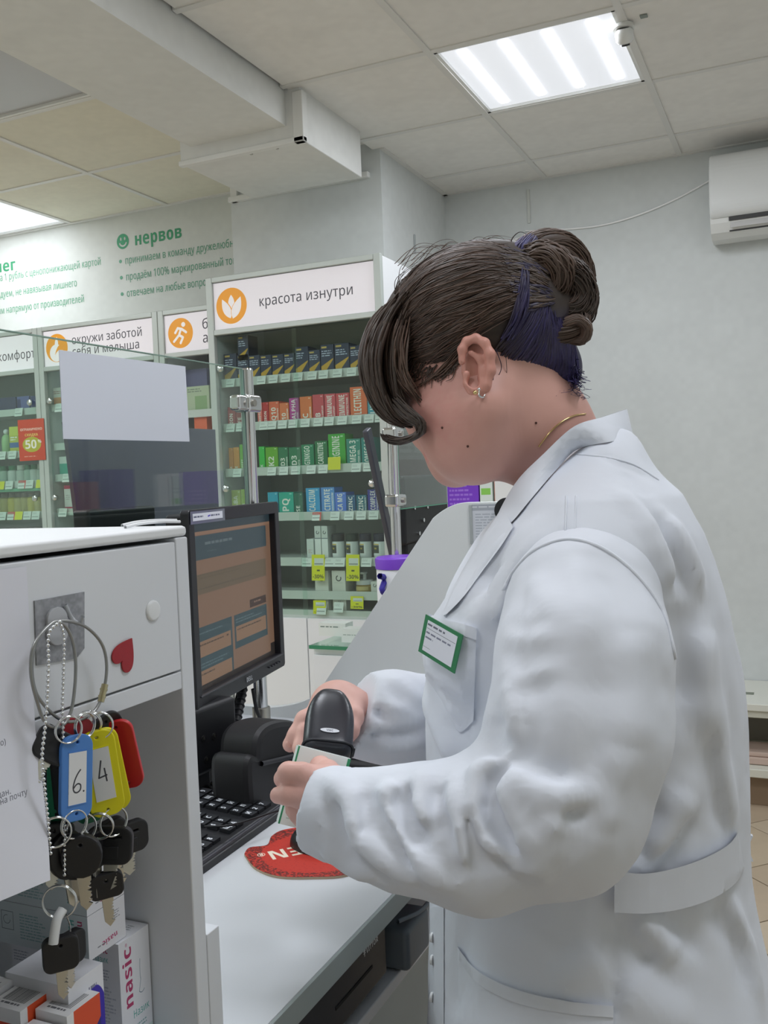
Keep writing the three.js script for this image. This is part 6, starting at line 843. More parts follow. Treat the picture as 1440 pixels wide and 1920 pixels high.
// patches of cloth laid on the coat: rows of pixel points from top to bottom
function patch(name, cols, lift, n, m, mat, f = torsoSdf, dmax = 1.4) {   // cols: left-to-right list of [top, bottom]
  const top = new THREE.CatmullRomCurve3(cols.map((c) => V(c[0][0], c[0][1], 0))), bot = new THREE.CatmullRomCurve3(cols.map((c) => V(c[1][0], c[1][1], 0))), P = [], Q = [];
  for (let j = 0; j <= m; j++) for (let i = 0; i <= n; i++) { const a = top.getPoint(i / n), b = bot.getPoint(i / n), x = a.x + (b.x - a.x) * j / m, y = a.y + (b.y - a.y) * j / m; let h = hitSdf(f, x, y, 0.6, dmax); if (!h) h = at(x, y, TD); const r = ray(x, y).normalize(); P.push(h.clone().addScaledVector(r, -lift)); Q.push(h.clone().addScaledVector(r, f === torsoShape ? -0.004 : 0.002)); }
  const W = n + 1, pos = [], idx = [], N = P.length; P.concat(Q).forEach((v) => pos.push(v.x, v.y, v.z)); for (let j = 0; j < m; j++) for (let i = 0; i < n; i++) { const a = j * W + i; idx.push(a, a + W, a + 1, a + 1, a + W, a + W + 1); }
  const side = (list) => { for (let k = 0; k + 1 < list.length; k++) { const a = list[k], b = list[k + 1]; idx.push(a, b, a + N, b, b + N, a + N); } }; const ring = []; for (let i = 0; i < W; i++) ring.push(i); for (let j = 1; j <= m; j++) ring.push(j * W + n); for (let i = n - 1; i >= 0; i--) ring.push(m * W + i); for (let j = m - 1; j >= 0; j--) ring.push(j * W); side(ring);
  const g = new THREE.BufferGeometry(); g.setAttribute('position', new THREE.Float32BufferAttribute(pos, 3)); g.setIndex(idx); return part(name, toCreasedNormals(g, 0.9), mat || cloth, person);
}
patch('belt', [[[1152, 1634], [1152, 1711]], [[1210, 1638], [1210, 1713]], [[1270, 1627], [1275, 1705]], [[1330, 1605], [1338, 1684]], [[1368, 1582], [1380, 1655]], [[1384, 1562], [1396, 1628]]], 0.013, 60, 10, cloth, torsoShape);
patch('chest_pocket', [[[802, 1160], [797, 1268]], [[826, 1166], [826, 1310]], [[862, 1172], [862, 1372]], [[893, 1182], [888, 1352]]], 0.0038, 20, 20);
patch('pocket_hem', [[[804, 1150], [803, 1166]], [[826, 1160], [828, 1178]], [[862, 1168], [862, 1190]], [[894, 1178], [893, 1200]]], 0.0055, 20, 3);
patch('hip_pocket', [[[858, 1775], [860, 1935]], [[890, 1815], [890, 1940]], [[960, 1852], [960, 1940]], [[1060, 1876], [1060, 1945]], [[1150, 1886], [1150, 1945]]], 0.0042, 30, 10);
patch('pocket_hem', [[[859, 1778], [860, 1800]], [[890, 1816], [891, 1840]], [[960, 1853], [960, 1878]], [[1060, 1877], [1060, 1900]], [[1149, 1887], [1150, 1908]]], 0.0062, 30, 3);
patch('front_facing', [[[806, 1700], [804, 1940]], [[816, 1700], [814, 1940]], [[832, 1700], [832, 1940]]], 0.0016, 6, 20);
for (const y of [1758, 1800, 1870]) { const h = hitSdf(torsoSdf, 812, y) || at(812, y, 1.0); part('button', rot(cyl(0.005, 0.005, 0.0025, 0, 0, 0, 16), 0, 0, Math.PI / 2), M.white, person, [h.x - 0.001, h.y, h.z]); }
for (const [q, n] of [[[[1386, 1585], [1396, 1562], [1412, 1568], [1402, 1590]], 0], [[[1392, 1592], [1404, 1594], [1413, 1616], [1398, 1612]], 1]]) { const P = q.map(([x, y]) => at(x, y, 1.03)), g = new THREE.BufferGeometry(), ps = []; for (const o of [0, 0.006]) for (const v of P) ps.push(v.x - S.x * o, v.y, v.z - S.z * o); g.setAttribute('position', new THREE.Float32BufferAttribute(ps, 3)); g.setIndex([0, 3, 2, 0, 2, 1, 4, 5, 6, 4, 6, 7, 0, 1, 5, 0, 5, 4, 1, 2, 6, 1, 6, 5, 2, 3, 7, 2, 7, 6, 3, 0, 4, 3, 4, 7]); part('belt_tail', toCreasedNormals(g, 0.5), cloth, person); }
function seam(list, f, r = 0.0011) { const q = list.map(([x, y]) => hitSdf(f, x, y, 0.6, 1.3)).filter(Boolean); if (q.length > 2) part('seam', tube(q, r, q.length * 10, 6), cloth, person); }
const denser = (l, n = 5) => { const c = new THREE.CatmullRomCurve3(l.map(([x, y]) => V(x, y, 0))); return c.getPoints(l.length * n).map((p) => [p.x, p.y]); };
seam(denser([[944, 1105], [962, 1072], [1000, 1033], [1060, 1011], [1112, 1020], [1165, 1052], [1212, 1100], [1248, 1160], [1266, 1235]]), clothAll, 0.0018);
seam(denser([[1062, 930], [1061, 970], [1060, 1006]]), torsoSdf); seam(denser([[1080, 930], [1079, 970], [1078, 1006]]), torsoSdf);
seam(denser([[1082, 852], [1140, 858], [1190, 872], [1235, 900]]), torsoSdf);
seam(denser([[1153, 1716], [1151, 1780], [1153, 1850], [1156, 1930]]), torsoSdf);
// collar and lapels: ribbons between two edges
function ribbon(name, U, L, thick, n = 40, m = 6, bulge = 0.006) {
  const cu = new THREE.CatmullRomCurve3(U), cl = new THREE.CatmullRomCurve3(L), pos = [], idx = [], N = (n + 1) * (m + 1);
  for (const s of [0, 1]) for (let i = 0; i <= n; i++) { const a = cu.getPoint(i / n), b = cl.getPoint(i / n), mid = EYE.clone().sub(a).normalize(); for (let j = 0; j <= m; j++) { const t = j / m, q = a.clone().lerp(b, t).addScaledVector(mid, bulge * Math.sin(Math.PI * t) - s * thick); pos.push(q.x, q.y, q.z); } }
  for (let i = 0; i < n; i++) for (let j = 0; j < m; j++) { const a = i * (m + 1) + j; idx.push(a, a + 1, a + m + 1, a + 1, a + m + 2, a + m + 1); const b = a + N; idx.push(b, b + m + 1, b + 1, b + 1, b + m + 1, b + m + 2); }
  const ring = []; for (let j = 0; j <= m; j++) ring.push(j); for (let i = 1; i <= n; i++) ring.push(i * (m + 1) + m); for (let j = m - 1; j >= 0; j--) ring.push(n * (m + 1) + j); for (let i = n - 1; i >= 0; i--) ring.push(i * (m + 1)); for (let k = 0; k + 1 < ring.length; k++) { const a = ring[k], b = ring[k + 1]; idx.push(a, a + N, b, b, a + N, b + N); }
  const g = new THREE.BufferGeometry(); g.setAttribute('position', new THREE.Float32BufferAttribute(pos, 3)); g.setIndex(idx); return part(name, toCreasedNormals(g, 0.7), cloth, person);
}
const onCoat = (x, y, lift = 0.003, dflt = 1.0) => { const h = hitSdf(torsoSdf, x, y, 0.6, 1.4); return h ? h.addScaledVector(ray(x, y).normalize(), -lift) : at(x, y, dflt); };
ribbon('collar', [at(1176, 767, 1.06), at(1130, 782, 0.985), at(1074, 801, 0.955), at(1018, 852, 0.955), at(972, 898, 0.975), at(940, 950, 0.99), at(925, 985, 0.99)], [at(1190, 828, 1.045), onCoat(1140, 829, 0.004, 0.96), onCoat(1082, 843, 0.005), onCoat(1042, 882, 0.005), onCoat(992, 940, 0.005), onCoat(960, 978, 0.005), onCoat(935, 995, 0.006)], 0.0025);
ribbon('collar', [at(1176, 767, 1.06), at(1150, 775, 1.13), at(1085, 800, 1.15), at(1010, 862, 1.14), at(968, 905, 1.12)], [at(1190, 828, 1.07), at(1170, 835, 1.16), at(1090, 850, 1.19), at(1010, 905, 1.17), at(965, 930, 1.14)], 0.0025);
ribbon('lapel', [onCoat(948, 960, 0.008), onCoat(915, 1000, 0.008), onCoat(880, 1052, 0.008), onCoat(850, 1105, 0.007), onCoat(829, 1150, 0.005)], [onCoat(962, 988, 0.006), onCoat(942, 1020, 0.005), onCoat(905, 1070, 0.004), onCoat(868, 1120, 0.004), onCoat(833, 1156, 0.004)], 0.0025, 30, 6, 0.003);
ribbon('lapel', [at(940, 958, 1.04), at(900, 1000, 1.07), at(868, 1050, 1.08), at(842, 1100, 1.07), at(826, 1150, 1.03)], [at(948, 970, 1.02), at(908, 1012, 1.04), at(878, 1060, 1.05), at(850, 1108, 1.04), at(829, 1152, 1.02)], 0.0025, 30, 6, 0.002);
// ---- skin: head, neck, hands and the body inside the coat, one mesh ----
const RT = V(1, 0, 0).applyQuaternion(camera.quaternion), UPC = V(0, 1, 0).applyQuaternion(camera.quaternion), BK = V(0, 0, 1).applyQuaternion(camera.quaternion);
const cr = at(882, 625, 1.035), tiltAx = (deg) => { const a = deg * Math.PI / 180; return [RT.clone().multiplyScalar(Math.cos(a)).addScaledVector(UPC, Math.sin(a)), RT.clone().multiplyScalar(-Math.sin(a)).addScaledVector(UPC, Math.cos(a)), BK]; };
const [hx, hy, hz] = tiltAx(28);
const headNodes = { jaw: A3([[912, 765, 0.972, 0.03], [890, 830, 1.0, 0.032], [858, 866, 1.052, 0.017]]), jaw2: A3([[900, 760, 1.1, 0.032], [858, 866, 1.062, 0.017]]), neck: A3([[935, 715, 1.035, 0.058], [1000, 800, 1.045, 0.056], [1062, 872, 1.05, 0.05]]), nose: A3([[768, 735, 1.075, 0.012], [786, 790, 1.08, 0.012], [795, 818, 1.082, 0.0105]]) };
const dot = (x, y, d, r) => { const c = at(x, y, d); return (p) => cap(p, c, c, r, r); };
const bits = [[dot(846, 765, 1.012, 0.043), 0.035], [dot(808, 722, 1.055, 0.04), 0.03], [dot(842, 818, 1.045, 0.025), 0.022], [dot(866, 800, 1.005, 0.038), 0.035], [dot(905, 836, 1.025, 0.031), 0.03], [dot(808, 842, 1.072, 0.0098), 0.005], [dot(817, 858, 1.072, 0.0098), 0.005], [dot(843, 876, 1.062, 0.0125), 0.014], [dot(801, 823, 1.076, 0.0105), 0.006]];
function headSdf(p) {
  let d = ell(p, cr, hx, hy, hz, [0.096, 0.088, 0.075]);
  for (const [f, k] of bits) d = smin(d, f(p), k);
  for (const [n, k] of [[headNodes.jaw, 0.035], [headNodes.jaw2, 0.03], [headNodes.neck, 0.035], [headNodes.nose, 0.02]]) for (let i = 0; i + 1 < n.length; i++) d = smin(d, cap(p, n[i][0], n[i + 1][0], n[i][1], n[i + 1][1]), k);
  return d;
}
const skinTone = (p) => { const n = vnoise(p.x * 90 + 50, p.y * 90 + 50, 4096) * 0.5 + vnoise(p.z * 60 + 50, p.y * 60 + 20, 4096) * 0.5; return [0.61 + 0.05 * n, 0.335 + 0.035 * n, 0.275 + 0.03 * n]; };
const blush = at(830, 775, 0.975), lipC = at(812, 850, 1.06);
const headGeo = paint(nets(headSdf, V(-0.52, 1.36, -1.2), V(-0.1, 1.68, -0.82), 0.0035), (p) => { const c = skinTone(p), b = Math.exp(-p.distanceToSquared(blush) / 0.0018) * 0.6 * (0.6 + 0.8 * vnoise(p.x * 300 + 9, p.y * 300 + 9, 4096)); const l = p.distanceTo(lipC) < 0.013 ? 0.5 : 0; return [c[0] - b * 0.02, c[1] - b * 0.09 - l * 0.1, c[2] - b * 0.06 - l * 0.06]; });
// ear (own fine grid)
const earD = 0.948, E3 = (l) => l.map(([x, y, r, d]) => [at(x, y, d ?? earD), r]);
const helix = E3([[866, 678, 0.0035], [866, 655, 0.004], [875, 640, 0.0042], [892, 634, 0.0042, 0.946], [909, 643, 0.0045, 0.943], [919, 664, 0.0048, 0.941], [920, 695, 0.0048, 0.942], [912, 722, 0.0045, 0.944], [902, 742, 0.0055]]), anti = E3([[884, 662, 0.0028], [900, 672, 0.0034], [905, 695, 0.0036], [900, 716, 0.0036], [892, 728, 0.0034]]), tragus = E3([[874, 702, 0.004], [879, 720, 0.0045], [884, 735, 0.004]]), cavum = at(886, 712, earD - 0.006);
const earPlane = at(894, 688, 0.962), earSdf = (p) => { let d = ell(p, earPlane, ...tiltAx(-8), [0.0155, 0.029, 0.007]); for (const [n, k] of [[helix, 0.004], [anti, 0.005], [tragus, 0.006]]) for (let i = 0; i + 1 < n.length; i++) d = smin(d, cap(p, n[i][0], n[i + 1][0], n[i][1], n[i + 1][1]), k); d = smin(d, cap(p, at(900, 748, 0.951), at(897, 738, 0.952), 0.0065, 0.006), 0.006); d = smax(d, -cap(p, cavum, at(888, 722, earD + 0.004), 0.006, 0.005), 0.004); return d; };
const earGeo = paint(nets(earSdf, earPlane.clone().addScalar(-0.05), earPlane.clone().addScalar(0.05), 0.0014), (p) => { const c = skinTone(p); return [c[0], c[1] - 0.05, c[2] - 0.05]; });
// hands
const finger = (l) => A3(l);
const lHand = { chains: [A3([[650, 1527, 0.893, 0.026], [618, 1505, 0.898, 0.024]]), A3([[614, 1482, 0.9, 0.0185], [610, 1548, 0.905, 0.02]])], fingers: [A3([[606, 1466, 0.9, 0.0118], [566, 1451, 0.893, 0.0105], [541, 1449, 0.894, 0.0102], [530, 1460, 0.914, 0.009]]), A3([[600, 1500, 0.897, 0.0115], [562, 1491, 0.89, 0.0102], [540, 1490, 0.89, 0.0096], [522, 1491, 0.896, 0.0083]]), A3([[608, 1530, 0.905, 0.0112], [592, 1534, 0.925, 0.01], [582, 1528, 0.945, 0.0094], [584, 1520, 0.96, 0.0086]]), A3([[615, 1558, 0.908, 0.0105], [602, 1568, 0.928, 0.0092], [594, 1562, 0.946, 0.0086], [594, 1552, 0.958, 0.008]]), A3([[628, 1470, 0.905, 0.0135], [614, 1448, 0.935, 0.012], [600, 1438, 0.962, 0.011], [586, 1433, 0.985, 0.0092]])] };
const rHand = { k: 0.012, chains: [A3([[690, 1350, 1.158, 0.029], [640, 1335, 1.15, 0.03]]), A3([[628, 1325, 1.15, 0.027], [610, 1365, 1.145, 0.025]])], fingers: [A3([[606, 1335, 1.135, 0.0125], [572, 1350, 1.12, 0.0115], [556, 1378, 1.115, 0.0105], [544, 1396, 1.118, 0.0092]]), A3([[605, 1352, 1.13, 0.0122], [574, 1372, 1.11, 0.0112], [566, 1402, 1.1, 0.0104], [582, 1412, 1.09, 0.0095]]), A3([[608, 1370, 1.128, 0.0118], [582, 1392, 1.105, 0.0108], [578, 1412, 1.095, 0.01], [600, 1420, 1.088, 0.0092]]), A3([[614, 1385, 1.128, 0.0108], [596, 1408, 1.108, 0.0098], [598, 1424, 1.098, 0.009], [615, 1430, 1.09, 0.0082]]), A3([[660, 1322, 1.13, 0.014], [662, 1345, 1.1, 0.0125], [655, 1370, 1.08, 0.0112], [645, 1388, 1.07, 0.0095]])] };
const handSdf = (h) => (p) => { let d = 1e9; const fs = []; for (const c of h.chains) for (let i = 0; i + 1 < c.length; i++) d = smin(d, cap(p, c[i][0], c[i + 1][0], c[i][1], c[i + 1][1]), 0.03); for (const c of h.fingers) { let e = 1e9; for (let i = 0; i + 1 < c.length; i++) e = smin(e, cap(p, c[i][0], c[i + 1][0], c[i][1], c[i + 1][1]), 0.004); fs.push(e); } let m = 1e9; for (const e of fs) m = smin(m, e, 0.0022); return smin(d, m, 0.012); };
const handGeo = (h) => { const b = new THREE.Box3(); for (const c of h.chains.concat(h.fingers)) for (const [q, r] of c) { b.expandByPoint(q.clone().addScalar(r)); b.expandByPoint(q.clone().addScalar(-r)); } b.expandByScalar(0.012); const tips = h.fingers.map((c) => c[c.length - 1][0]); return paint(nets(handSdf(h), b.min, b.max, 0.0022), (p) => { const c = skinTone(p); let t = 0; for (const q of tips) t = Math.max(t, p.distanceTo(q) < 0.012 ? 0.3 : 0); return [c[0] + 0.1, c[1] - 0.02 * t + 0.07, c[2] + 0.065]; }); };
// body inside the clothes (coarse), legs and shoes below the frame
const bodyNodes = [A3([[1100, 960, 1.05, 0.06], [1095, 1150, 1.05, 0.11], [1095, 1400, 1.05, 0.105], [1105, 1650, 1.05, 0.12], [1110, 1800, 1.05, 0.12]]), slN.map(([q, r]) => [q, r * 0.5]), slF.map(([q, r]) => [q, r * 0.5])];
const hipC = at(1110, 1820, 1.05), leg = (s) => [[hipC.clone().addScaledVector(S, s * 0.09), 0.085], [V(hipC.x + S.x * s * 0.09, 0.48, hipC.z + S.z * s * 0.09), 0.058], [V(hipC.x + 0.01 + S.x * s * 0.09, 0.1, hipC.z + S.z * s * 0.09), 0.042]];
bodyNodes.push(leg(1), leg(-1));
const bodySdf = (p) => { let d = 1e9; for (const n of bodyNodes) for (let i = 0; i + 1 < n.length; i++) d = smin(d, cap(p, n[i][0], n[i + 1][0], n[i][1], n[i + 1][1]), 0.04); return d; };
const bodyGeo = paint(nets(bodySdf, V(-0.62, 0.03, -1.32), V(0.2, 1.5, -0.66), 0.014), skinTone);
part('body', joinIndexed([headGeo, earGeo, handGeo(lHand), handGeo(rHand), bodyGeo]), phys(0xffffff, 0.5, { vertexColors: true, sheen: 0.2 }), person);
for (const s of [1, -1]) {
  const n = leg(s), tr = (p) => { let d = 1e9; for (let i = 0; i + 1 < n.length; i++) d = smin(d, cap(p, n[i][0], n[i + 1][0], n[i][1] + 0.02, n[i + 1][1] + 0.024), 0.04); return Math.max(d, 0.06 - p.y); }; const b = new THREE.Box3().setFromPoints(n.map((q) => q[0])).expandByScalar(0.13);
  part('trouser_leg', nets(tr, b.min, b.max, 0.014), std(0x2b2d36, 0.8), person);
  const f0 = n[2][0], sh = (p) => Math.max(smin(cap(p, V(f0.x + 0.04, 0.045, f0.z), V(f0.x - 0.13, 0.035, f0.z + 0.02), 0.042, 0.036), cap(p, V(f0.x + 0.02, 0.1, f0.z), V(f0.x, 0.05, f0.z), 0.045, 0.045), 0.03), -p.y + 0.002); part('shoe', nets(sh, V(f0.x - 0.2, -0.005, f0.z - 0.09), V(f0.x + 0.12, 0.17, f0.z + 0.09), 0.008), std(0xdedede, 0.6), person);
}
// finger nails, earrings, necklace, moles
{ const nail = (x, y, d, sc, rotz) => { const g = new THREE.SphereGeometry(1, 14, 10); g.scale(0.0035 * sc, 0.0045 * sc, 0.0014); const m = part('finger_nail', g, std(0xd8a79a, 0.3), person); m.position.copy(at(x, y, d)); m.lookAt(EYE); m.rotateZ(rotz); }; nail(517, 1490, 0.8925, 1, 1.4); nail(541, 1396, 1.108, 1, 0.5);
  const gold = std(0xd9c28a, 0.2, { metalness: 1 }); part('earring', new THREE.SphereGeometry(0.0024, 14, 10), gold, person).position.copy(at(891, 736, 0.938)); { const g = tube([at(898, 731, 0.939), at(899, 742, 0.9365), at(905, 745, 0.938), at(909, 740, 0.941)], 0.0011, 20, 8); part('earring', g, M.chrome, person); } part('earring', new THREE.SphereGeometry(0.0018, 12, 8), M.chrome, person).position.copy(at(898, 730, 0.9385));
  const nk = [[1010, 838], [1030, 812], [1052, 792], [1075, 780], [1098, 776]].map(([x, y]) => { const h = hitSdf(headSdf, x, y, 0.7, 1.3); return h ? h.addScaledVector(ray(x, y).normalize(), -0.001) : at(x, y, 1.02); }); part('necklace', tube(nk, 0.0009, 40, 6), gold, person);
  for (const [x, y] of [[829, 802], [877, 837], [1005, 793]]) { const h = hitSdf(headSdf, x, y, 0.7, 1.3); if (h) { const m = part('mole', new THREE.SphereGeometry(0.0013, 10, 8), std(0x4a2a20, 0.7), person); m.position.copy(h); } } }
// ---- hair ----
const hairAx = tiltAx(24), hc = at(883, 599, 1.035);
const bunC = at(1035, 545, 1.03), hairBits = [];
const hairShape = (p) => {
  let d = ell(p, hc, ...hairAx, [0.1055, 0.080, 0.087]);
  d = smin(d, cap(p, at(985, 640, 1.03), at(1030, 690, 1.035), 0.062, 0.036), 0.04); d = smin(d, cap(p, at(965, 555, 1.03), at(1020, 550, 1.03), 0.04, 0.036), 0.03);
  return d;
};
const faceCut = (p) => { // keep the face and the ear free
  const q = p.clone().sub(EYE).applyQuaternion(camera.quaternion.clone().invert()), x = 720 + FOCAL * q.x / -q.z, y = 960 - FOCAL * q.y / -q.z; return [x, y]; };
const hairLine = [[735, 640], [760, 685], [800, 700], [835, 705], [860, 690], [872, 660], [890, 640], [915, 645], [930, 690], [975, 725], [1030, 745], [1075, 735]];
const hairY = (x) => { if (x < hairLine[0][0]) return 640 - (hairLine[0][0] - x) * 1.2; for (let i = 0; i + 1 < hairLine.length; i++) if (x <= hairLine[i + 1][0]) { const t = (x - hairLine[i][0]) / (hairLine[i + 1][0] - hairLine[i][0]); return hairLine[i][1] + (hairLine[i + 1][1] - hairLine[i][1]) * t; } return 735; };
const inv = camera.quaternion.clone().invert(), tmpV = V(0, 0, 0);
const hairBase = (p) => { let d = hairShape(p); if (d > 0.03) return d; tmpV.copy(p).sub(EYE).applyQuaternion(inv); const x = 720 + FOCAL * tmpV.x / -tmpV.z, y = 960 - FOCAL * tmpV.y / -tmpV.z; return smax(d, (y - hairY(x)) * 0.00055, 0.006); };
const BROWN = [0.040, 0.028, 0.022], BROWN2 = [0.085, 0.055, 0.04], LIGHT = [0.15, 0.085, 0.06], BLUE = [0.018, 0.015, 0.05], VIOLET = [0.04, 0.03, 0.16];
const mixc = (a, b, t) => a.map((v, i) => v + (b[i] - v) * t);
const pxOf = (p) => { tmpV.copy(p).sub(EYE).applyQuaternion(inv); return [720 + FOCAL * tmpV.x / -tmpV.z, 960 - FOCAL * tmpV.y / -tmpV.z]; };
const dye = (x, y) => { const a = Math.max(0, Math.min(1, (x - 930) / 60)) * Math.max(0, Math.min(1, (y - 570 - Math.max(0, 985 - x) * 0.4) / 50)); return a; };
const locks = [];
{ const base = paint(nets(hairBase, hc.clone().add(V(-0.17, -0.17, -0.17)), hc.clone().add(V(0.24, 0.16, 0.17)), 0.0035), (p) => { const [x, y] = pxOf(p); const n = vnoise(x * 0.12, y * 0.5, 4096); return mixc(mixc(BROWN, BROWN2, n * 0.4).map((v) => v * 0.7), BLUE, dye(x, y)); }); locks.push(base); }
const tmpC = (col) => (g) => paint(g, () => col);
function family(guides, count, r, colorFn, lift = 0.0015, jit = 6, surf = hairShape, wob = 1) {
  for (let k = 0; k < count; k++) {
    const s = (k + rnd() * 0.8) / count * (guides.length - 1), i = Math.min(guides.length - 2, Math.floor(s)), t = s - i, A = guides[i], B = guides[i + 1], j = [rr(-jit, jit), rr(-jit, jit)], ph = rnd() * 6, pts = [];
    const t0 = rnd() * 0.12, t1 = 1 - rnd() * 0.12, ca = new THREE.CatmullRomCurve3(A.map((q) => V(q[0], q[1], q[2] || 0))), cb = new THREE.CatmullRomCurve3(B.map((q) => V(q[0], q[1], q[2] || 0)));
    for (let m = 0; m <= 7; m++) { const u = t0 + (t1 - t0) * m / 7, a = ca.getPoint(u), b = cb.getPoint(u), x = a.x + (b.x - a.x) * t + j[0] + wob * 2 * Math.sin(ph + m), y = a.y + (b.y - a.y) * t + j[1] + wob * 2 * Math.cos(ph * 1.7 + m * 1.1), dd = a.z + (b.z - a.z) * t; let h = dd > 0.3 ? at(x, y, dd + rr(-0.004, 0.004)) : hitSdf(surf, x, y, 0.7, 1.25); if (!h) continue; pts.push(h.addScaledVector(ray(x, y).normalize(), -lift * (0.4 + rnd()))); }
    if (pts.length < 4) continue; const R = r * rr(0.6, 1.3); const g = lockGeo(pts, (u) => R * (0.35 + 0.65 * Math.sin(Math.PI * Math.min(1, 0.12 + u * 0.86))), 5, 18, 0.7, rnd() * 3); locks.push(paint(g, (p, vi) => { const [x, y] = pxOf(p); return colorFn(x, y, k); }));
  }
}
const brownFn = (x, y, k) => { const h = hash(k, 5); return mixc(mixc(mixc(BROWN, BROWN2, h), LIGHT, h > 0.8 ? 0.3 : 0.05), BLUE, dye(x, y) * (0.7 + 0.3 * h)); };
const blueFn = (x, y, k) => mixc(mixc(BLUE, VIOLET, hash(k, 9) * 0.5 + Math.max(0, Math.min(0.5, (x - 1030) / 80))), BROWN, hash(k, 3) * 0.35);
// swept back from the forehead to the bun
family([[[758, 520], [800, 478], [865, 452], [930, 458], [975, 482]], [[742, 560], [775, 505], [850, 468], [930, 466], [985, 490]], [[738, 578], [790, 525], [860, 492], [930, 490], [985, 510]], [[740, 598], [800, 560], [870, 530], [935, 518], [985, 530]], [[748, 625], [805, 600], [875, 570], [940, 545], [990, 545]], [[765, 662], [820, 645], [885, 605], [945, 575], [995, 560]], [[792, 692], [838, 672], [880, 632], [940, 598], [1000, 575]]], 330, 0.0015, brownFn, 0.002);
family([[[745, 560], [800, 495], [880, 458], [960, 470]], [[760, 640], [820, 600], [900, 570], [980, 540]], [[800, 695], [850, 660], [900, 620], [985, 575]]], 60, 0.0009, (x, y, k) => mixc(brownFn(x, y, k), LIGHT, 0.3), 0.004, 9, hairShape, 2.5);
family([[[742, 572, 1.03], [770, 520, 1.035], [815, 480, 1.035], [870, 458, 1.035], [930, 456, 1.035], [975, 478, 1.03]], [[744, 566, 1.0], [775, 512, 0.995], [825, 476, 0.995], [880, 462, 0.995], [930, 464, 0.995], [978, 486, 1.0]]], 60, 0.0016, brownFn, 0.001, 4);
// sideburn wisp
family([[[868, 640], [840, 675], [810, 705], [780, 725], [764, 730]], [[872, 650], [850, 682], [826, 700]]], 12, 0.0011, (x, y, k) => mixc(BROWN2, LIGHT, hash(k, 2) * 0.8), 0.003, 3, (p) => Math.min(hairShape(p), headSdf(p)));
for (let k = 0; k < 46; k++) { const x0 = rr(752, 866), y0 = hairY(x0) - rr(4, 22), q = []; for (let m = 0; m < 5; m++) { const h = hitSdf((p) => Math.min(hairBase(p), headSdf(p)), x0 - m * rr(2, 7), y0 + m * rr(4, 9), 0.7, 1.25); if (h) q.push(h.addScaledVector(ray(x0, y0).normalize(), -0.0015)); } if (q.length > 3) locks.push(paint(lockGeo(q, (u) => 0.0011 * (1 - 0.8 * u), 4, 12), () => mixc(BROWN, BROWN2, hash(k, 41)))); }
// nape, dyed blue
family([[[930, 655], [960, 620], [990, 580], [1010, 555]], [[945, 690], [985, 645], [1010, 600], [1020, 565]], [[990, 722], [1020, 680], [1030, 630], [1030, 580]], [[1035, 742], [1055, 700], [1055, 650], [1040, 590]], [[1075, 728], [1078, 690], [1072, 645], [1050, 600]]], 230, 0.0014, (x, y, k) => mixc(blueFn(x, y, k), BROWN, Math.max(0, Math.min(0.95, (985 - x + 30 * (hash(k, 21) - 0.5)) / 70))), 0.0015, 6);
family([[[935, 640], [960, 600], [975, 540], [978, 500]], [[955, 640], [980, 590], [990, 530], [985, 480]]], 26, 0.0018, blueFn, 0.004, 5);
family([[[930, 462], [968, 470], [1000, 480], [1025, 500]], [[945, 500], [980, 505], [1005, 515], [1030, 530]], [[955, 545], [985, 548], [1010, 550], [1035, 555]], [[965, 585], [990, 580], [1015, 572], [1040, 565]]], 90, 0.0016, (x, y, k) => mixc(mixc(BROWN, BROWN2, hash(k, 4)), BLUE, hash(k, 31) > 0.7 ? 0.8 : 0), 0.003, 6);
// bangs: a thick curtain falling forward and curling at the tip
const bangD = 1.0;
family([[[765, 545, 0.975], [735, 590, 0.975], [712, 660, 0.98], [722, 740, 0.99], [755, 790, 1.0], [790, 795, 1.005]], [[752, 555, 0.985], [715, 600, 0.99], [690, 665, 0.995], [700, 735, 1.0], [735, 785, 1.005], [775, 800, 1.01]], [[745, 560, 1.0], [700, 605, 1.01], [680, 660, 1.015], [685, 720, 1.02], [712, 770, 1.02], [748, 795, 1.02]], [[758, 560, 1.04], [705, 610, 1.05], [684, 670, 1.05], [692, 735, 1.05], [722, 780, 1.045], [765, 800, 1.035]], [[770, 560, 0.966], [750, 620, 0.966], [745, 690, 0.975], [755, 750, 0.985], [780, 790, 0.995], [797, 800, 1.0]]], 260, 0.0024, (x, y, k) => mixc(mixc(BROWN, BROWN2, hash(k, 4) * 0.9), LIGHT, hash(k, 8) > 0.9 ? 0.25 : 0), 0.001, 5);
family([[[742, 735, 0.985], [772, 770, 0.97], [793, 788, 0.962], [796, 806, 0.965], [775, 822, 0.985], [745, 830, 1.0], [722, 824, 1.005], [716, 814, 1.005]], [[725, 745, 1.0], [760, 782, 0.985], [782, 796, 0.975], [786, 808, 0.975], [766, 819, 0.99], [742, 824, 1.0], [720, 819, 1.005]]], 60, 0.0019, (x, y, k) => mixc(BROWN, BROWN2, hash(k, 4) * 0.6), 0.001, 3);
family([[[752, 585, 0.97], [738, 640, 0.972], [740, 700, 0.978], [775, 745, 0.985]], [[768, 600, 0.965], [760, 660, 0.966], [768, 710, 0.972], [800, 768, 0.98]]], 18, 0.0013, (x, y, k) => mixc(BROWN2, LIGHT, hash(k, 6) * 0.7), 0.001, 5);
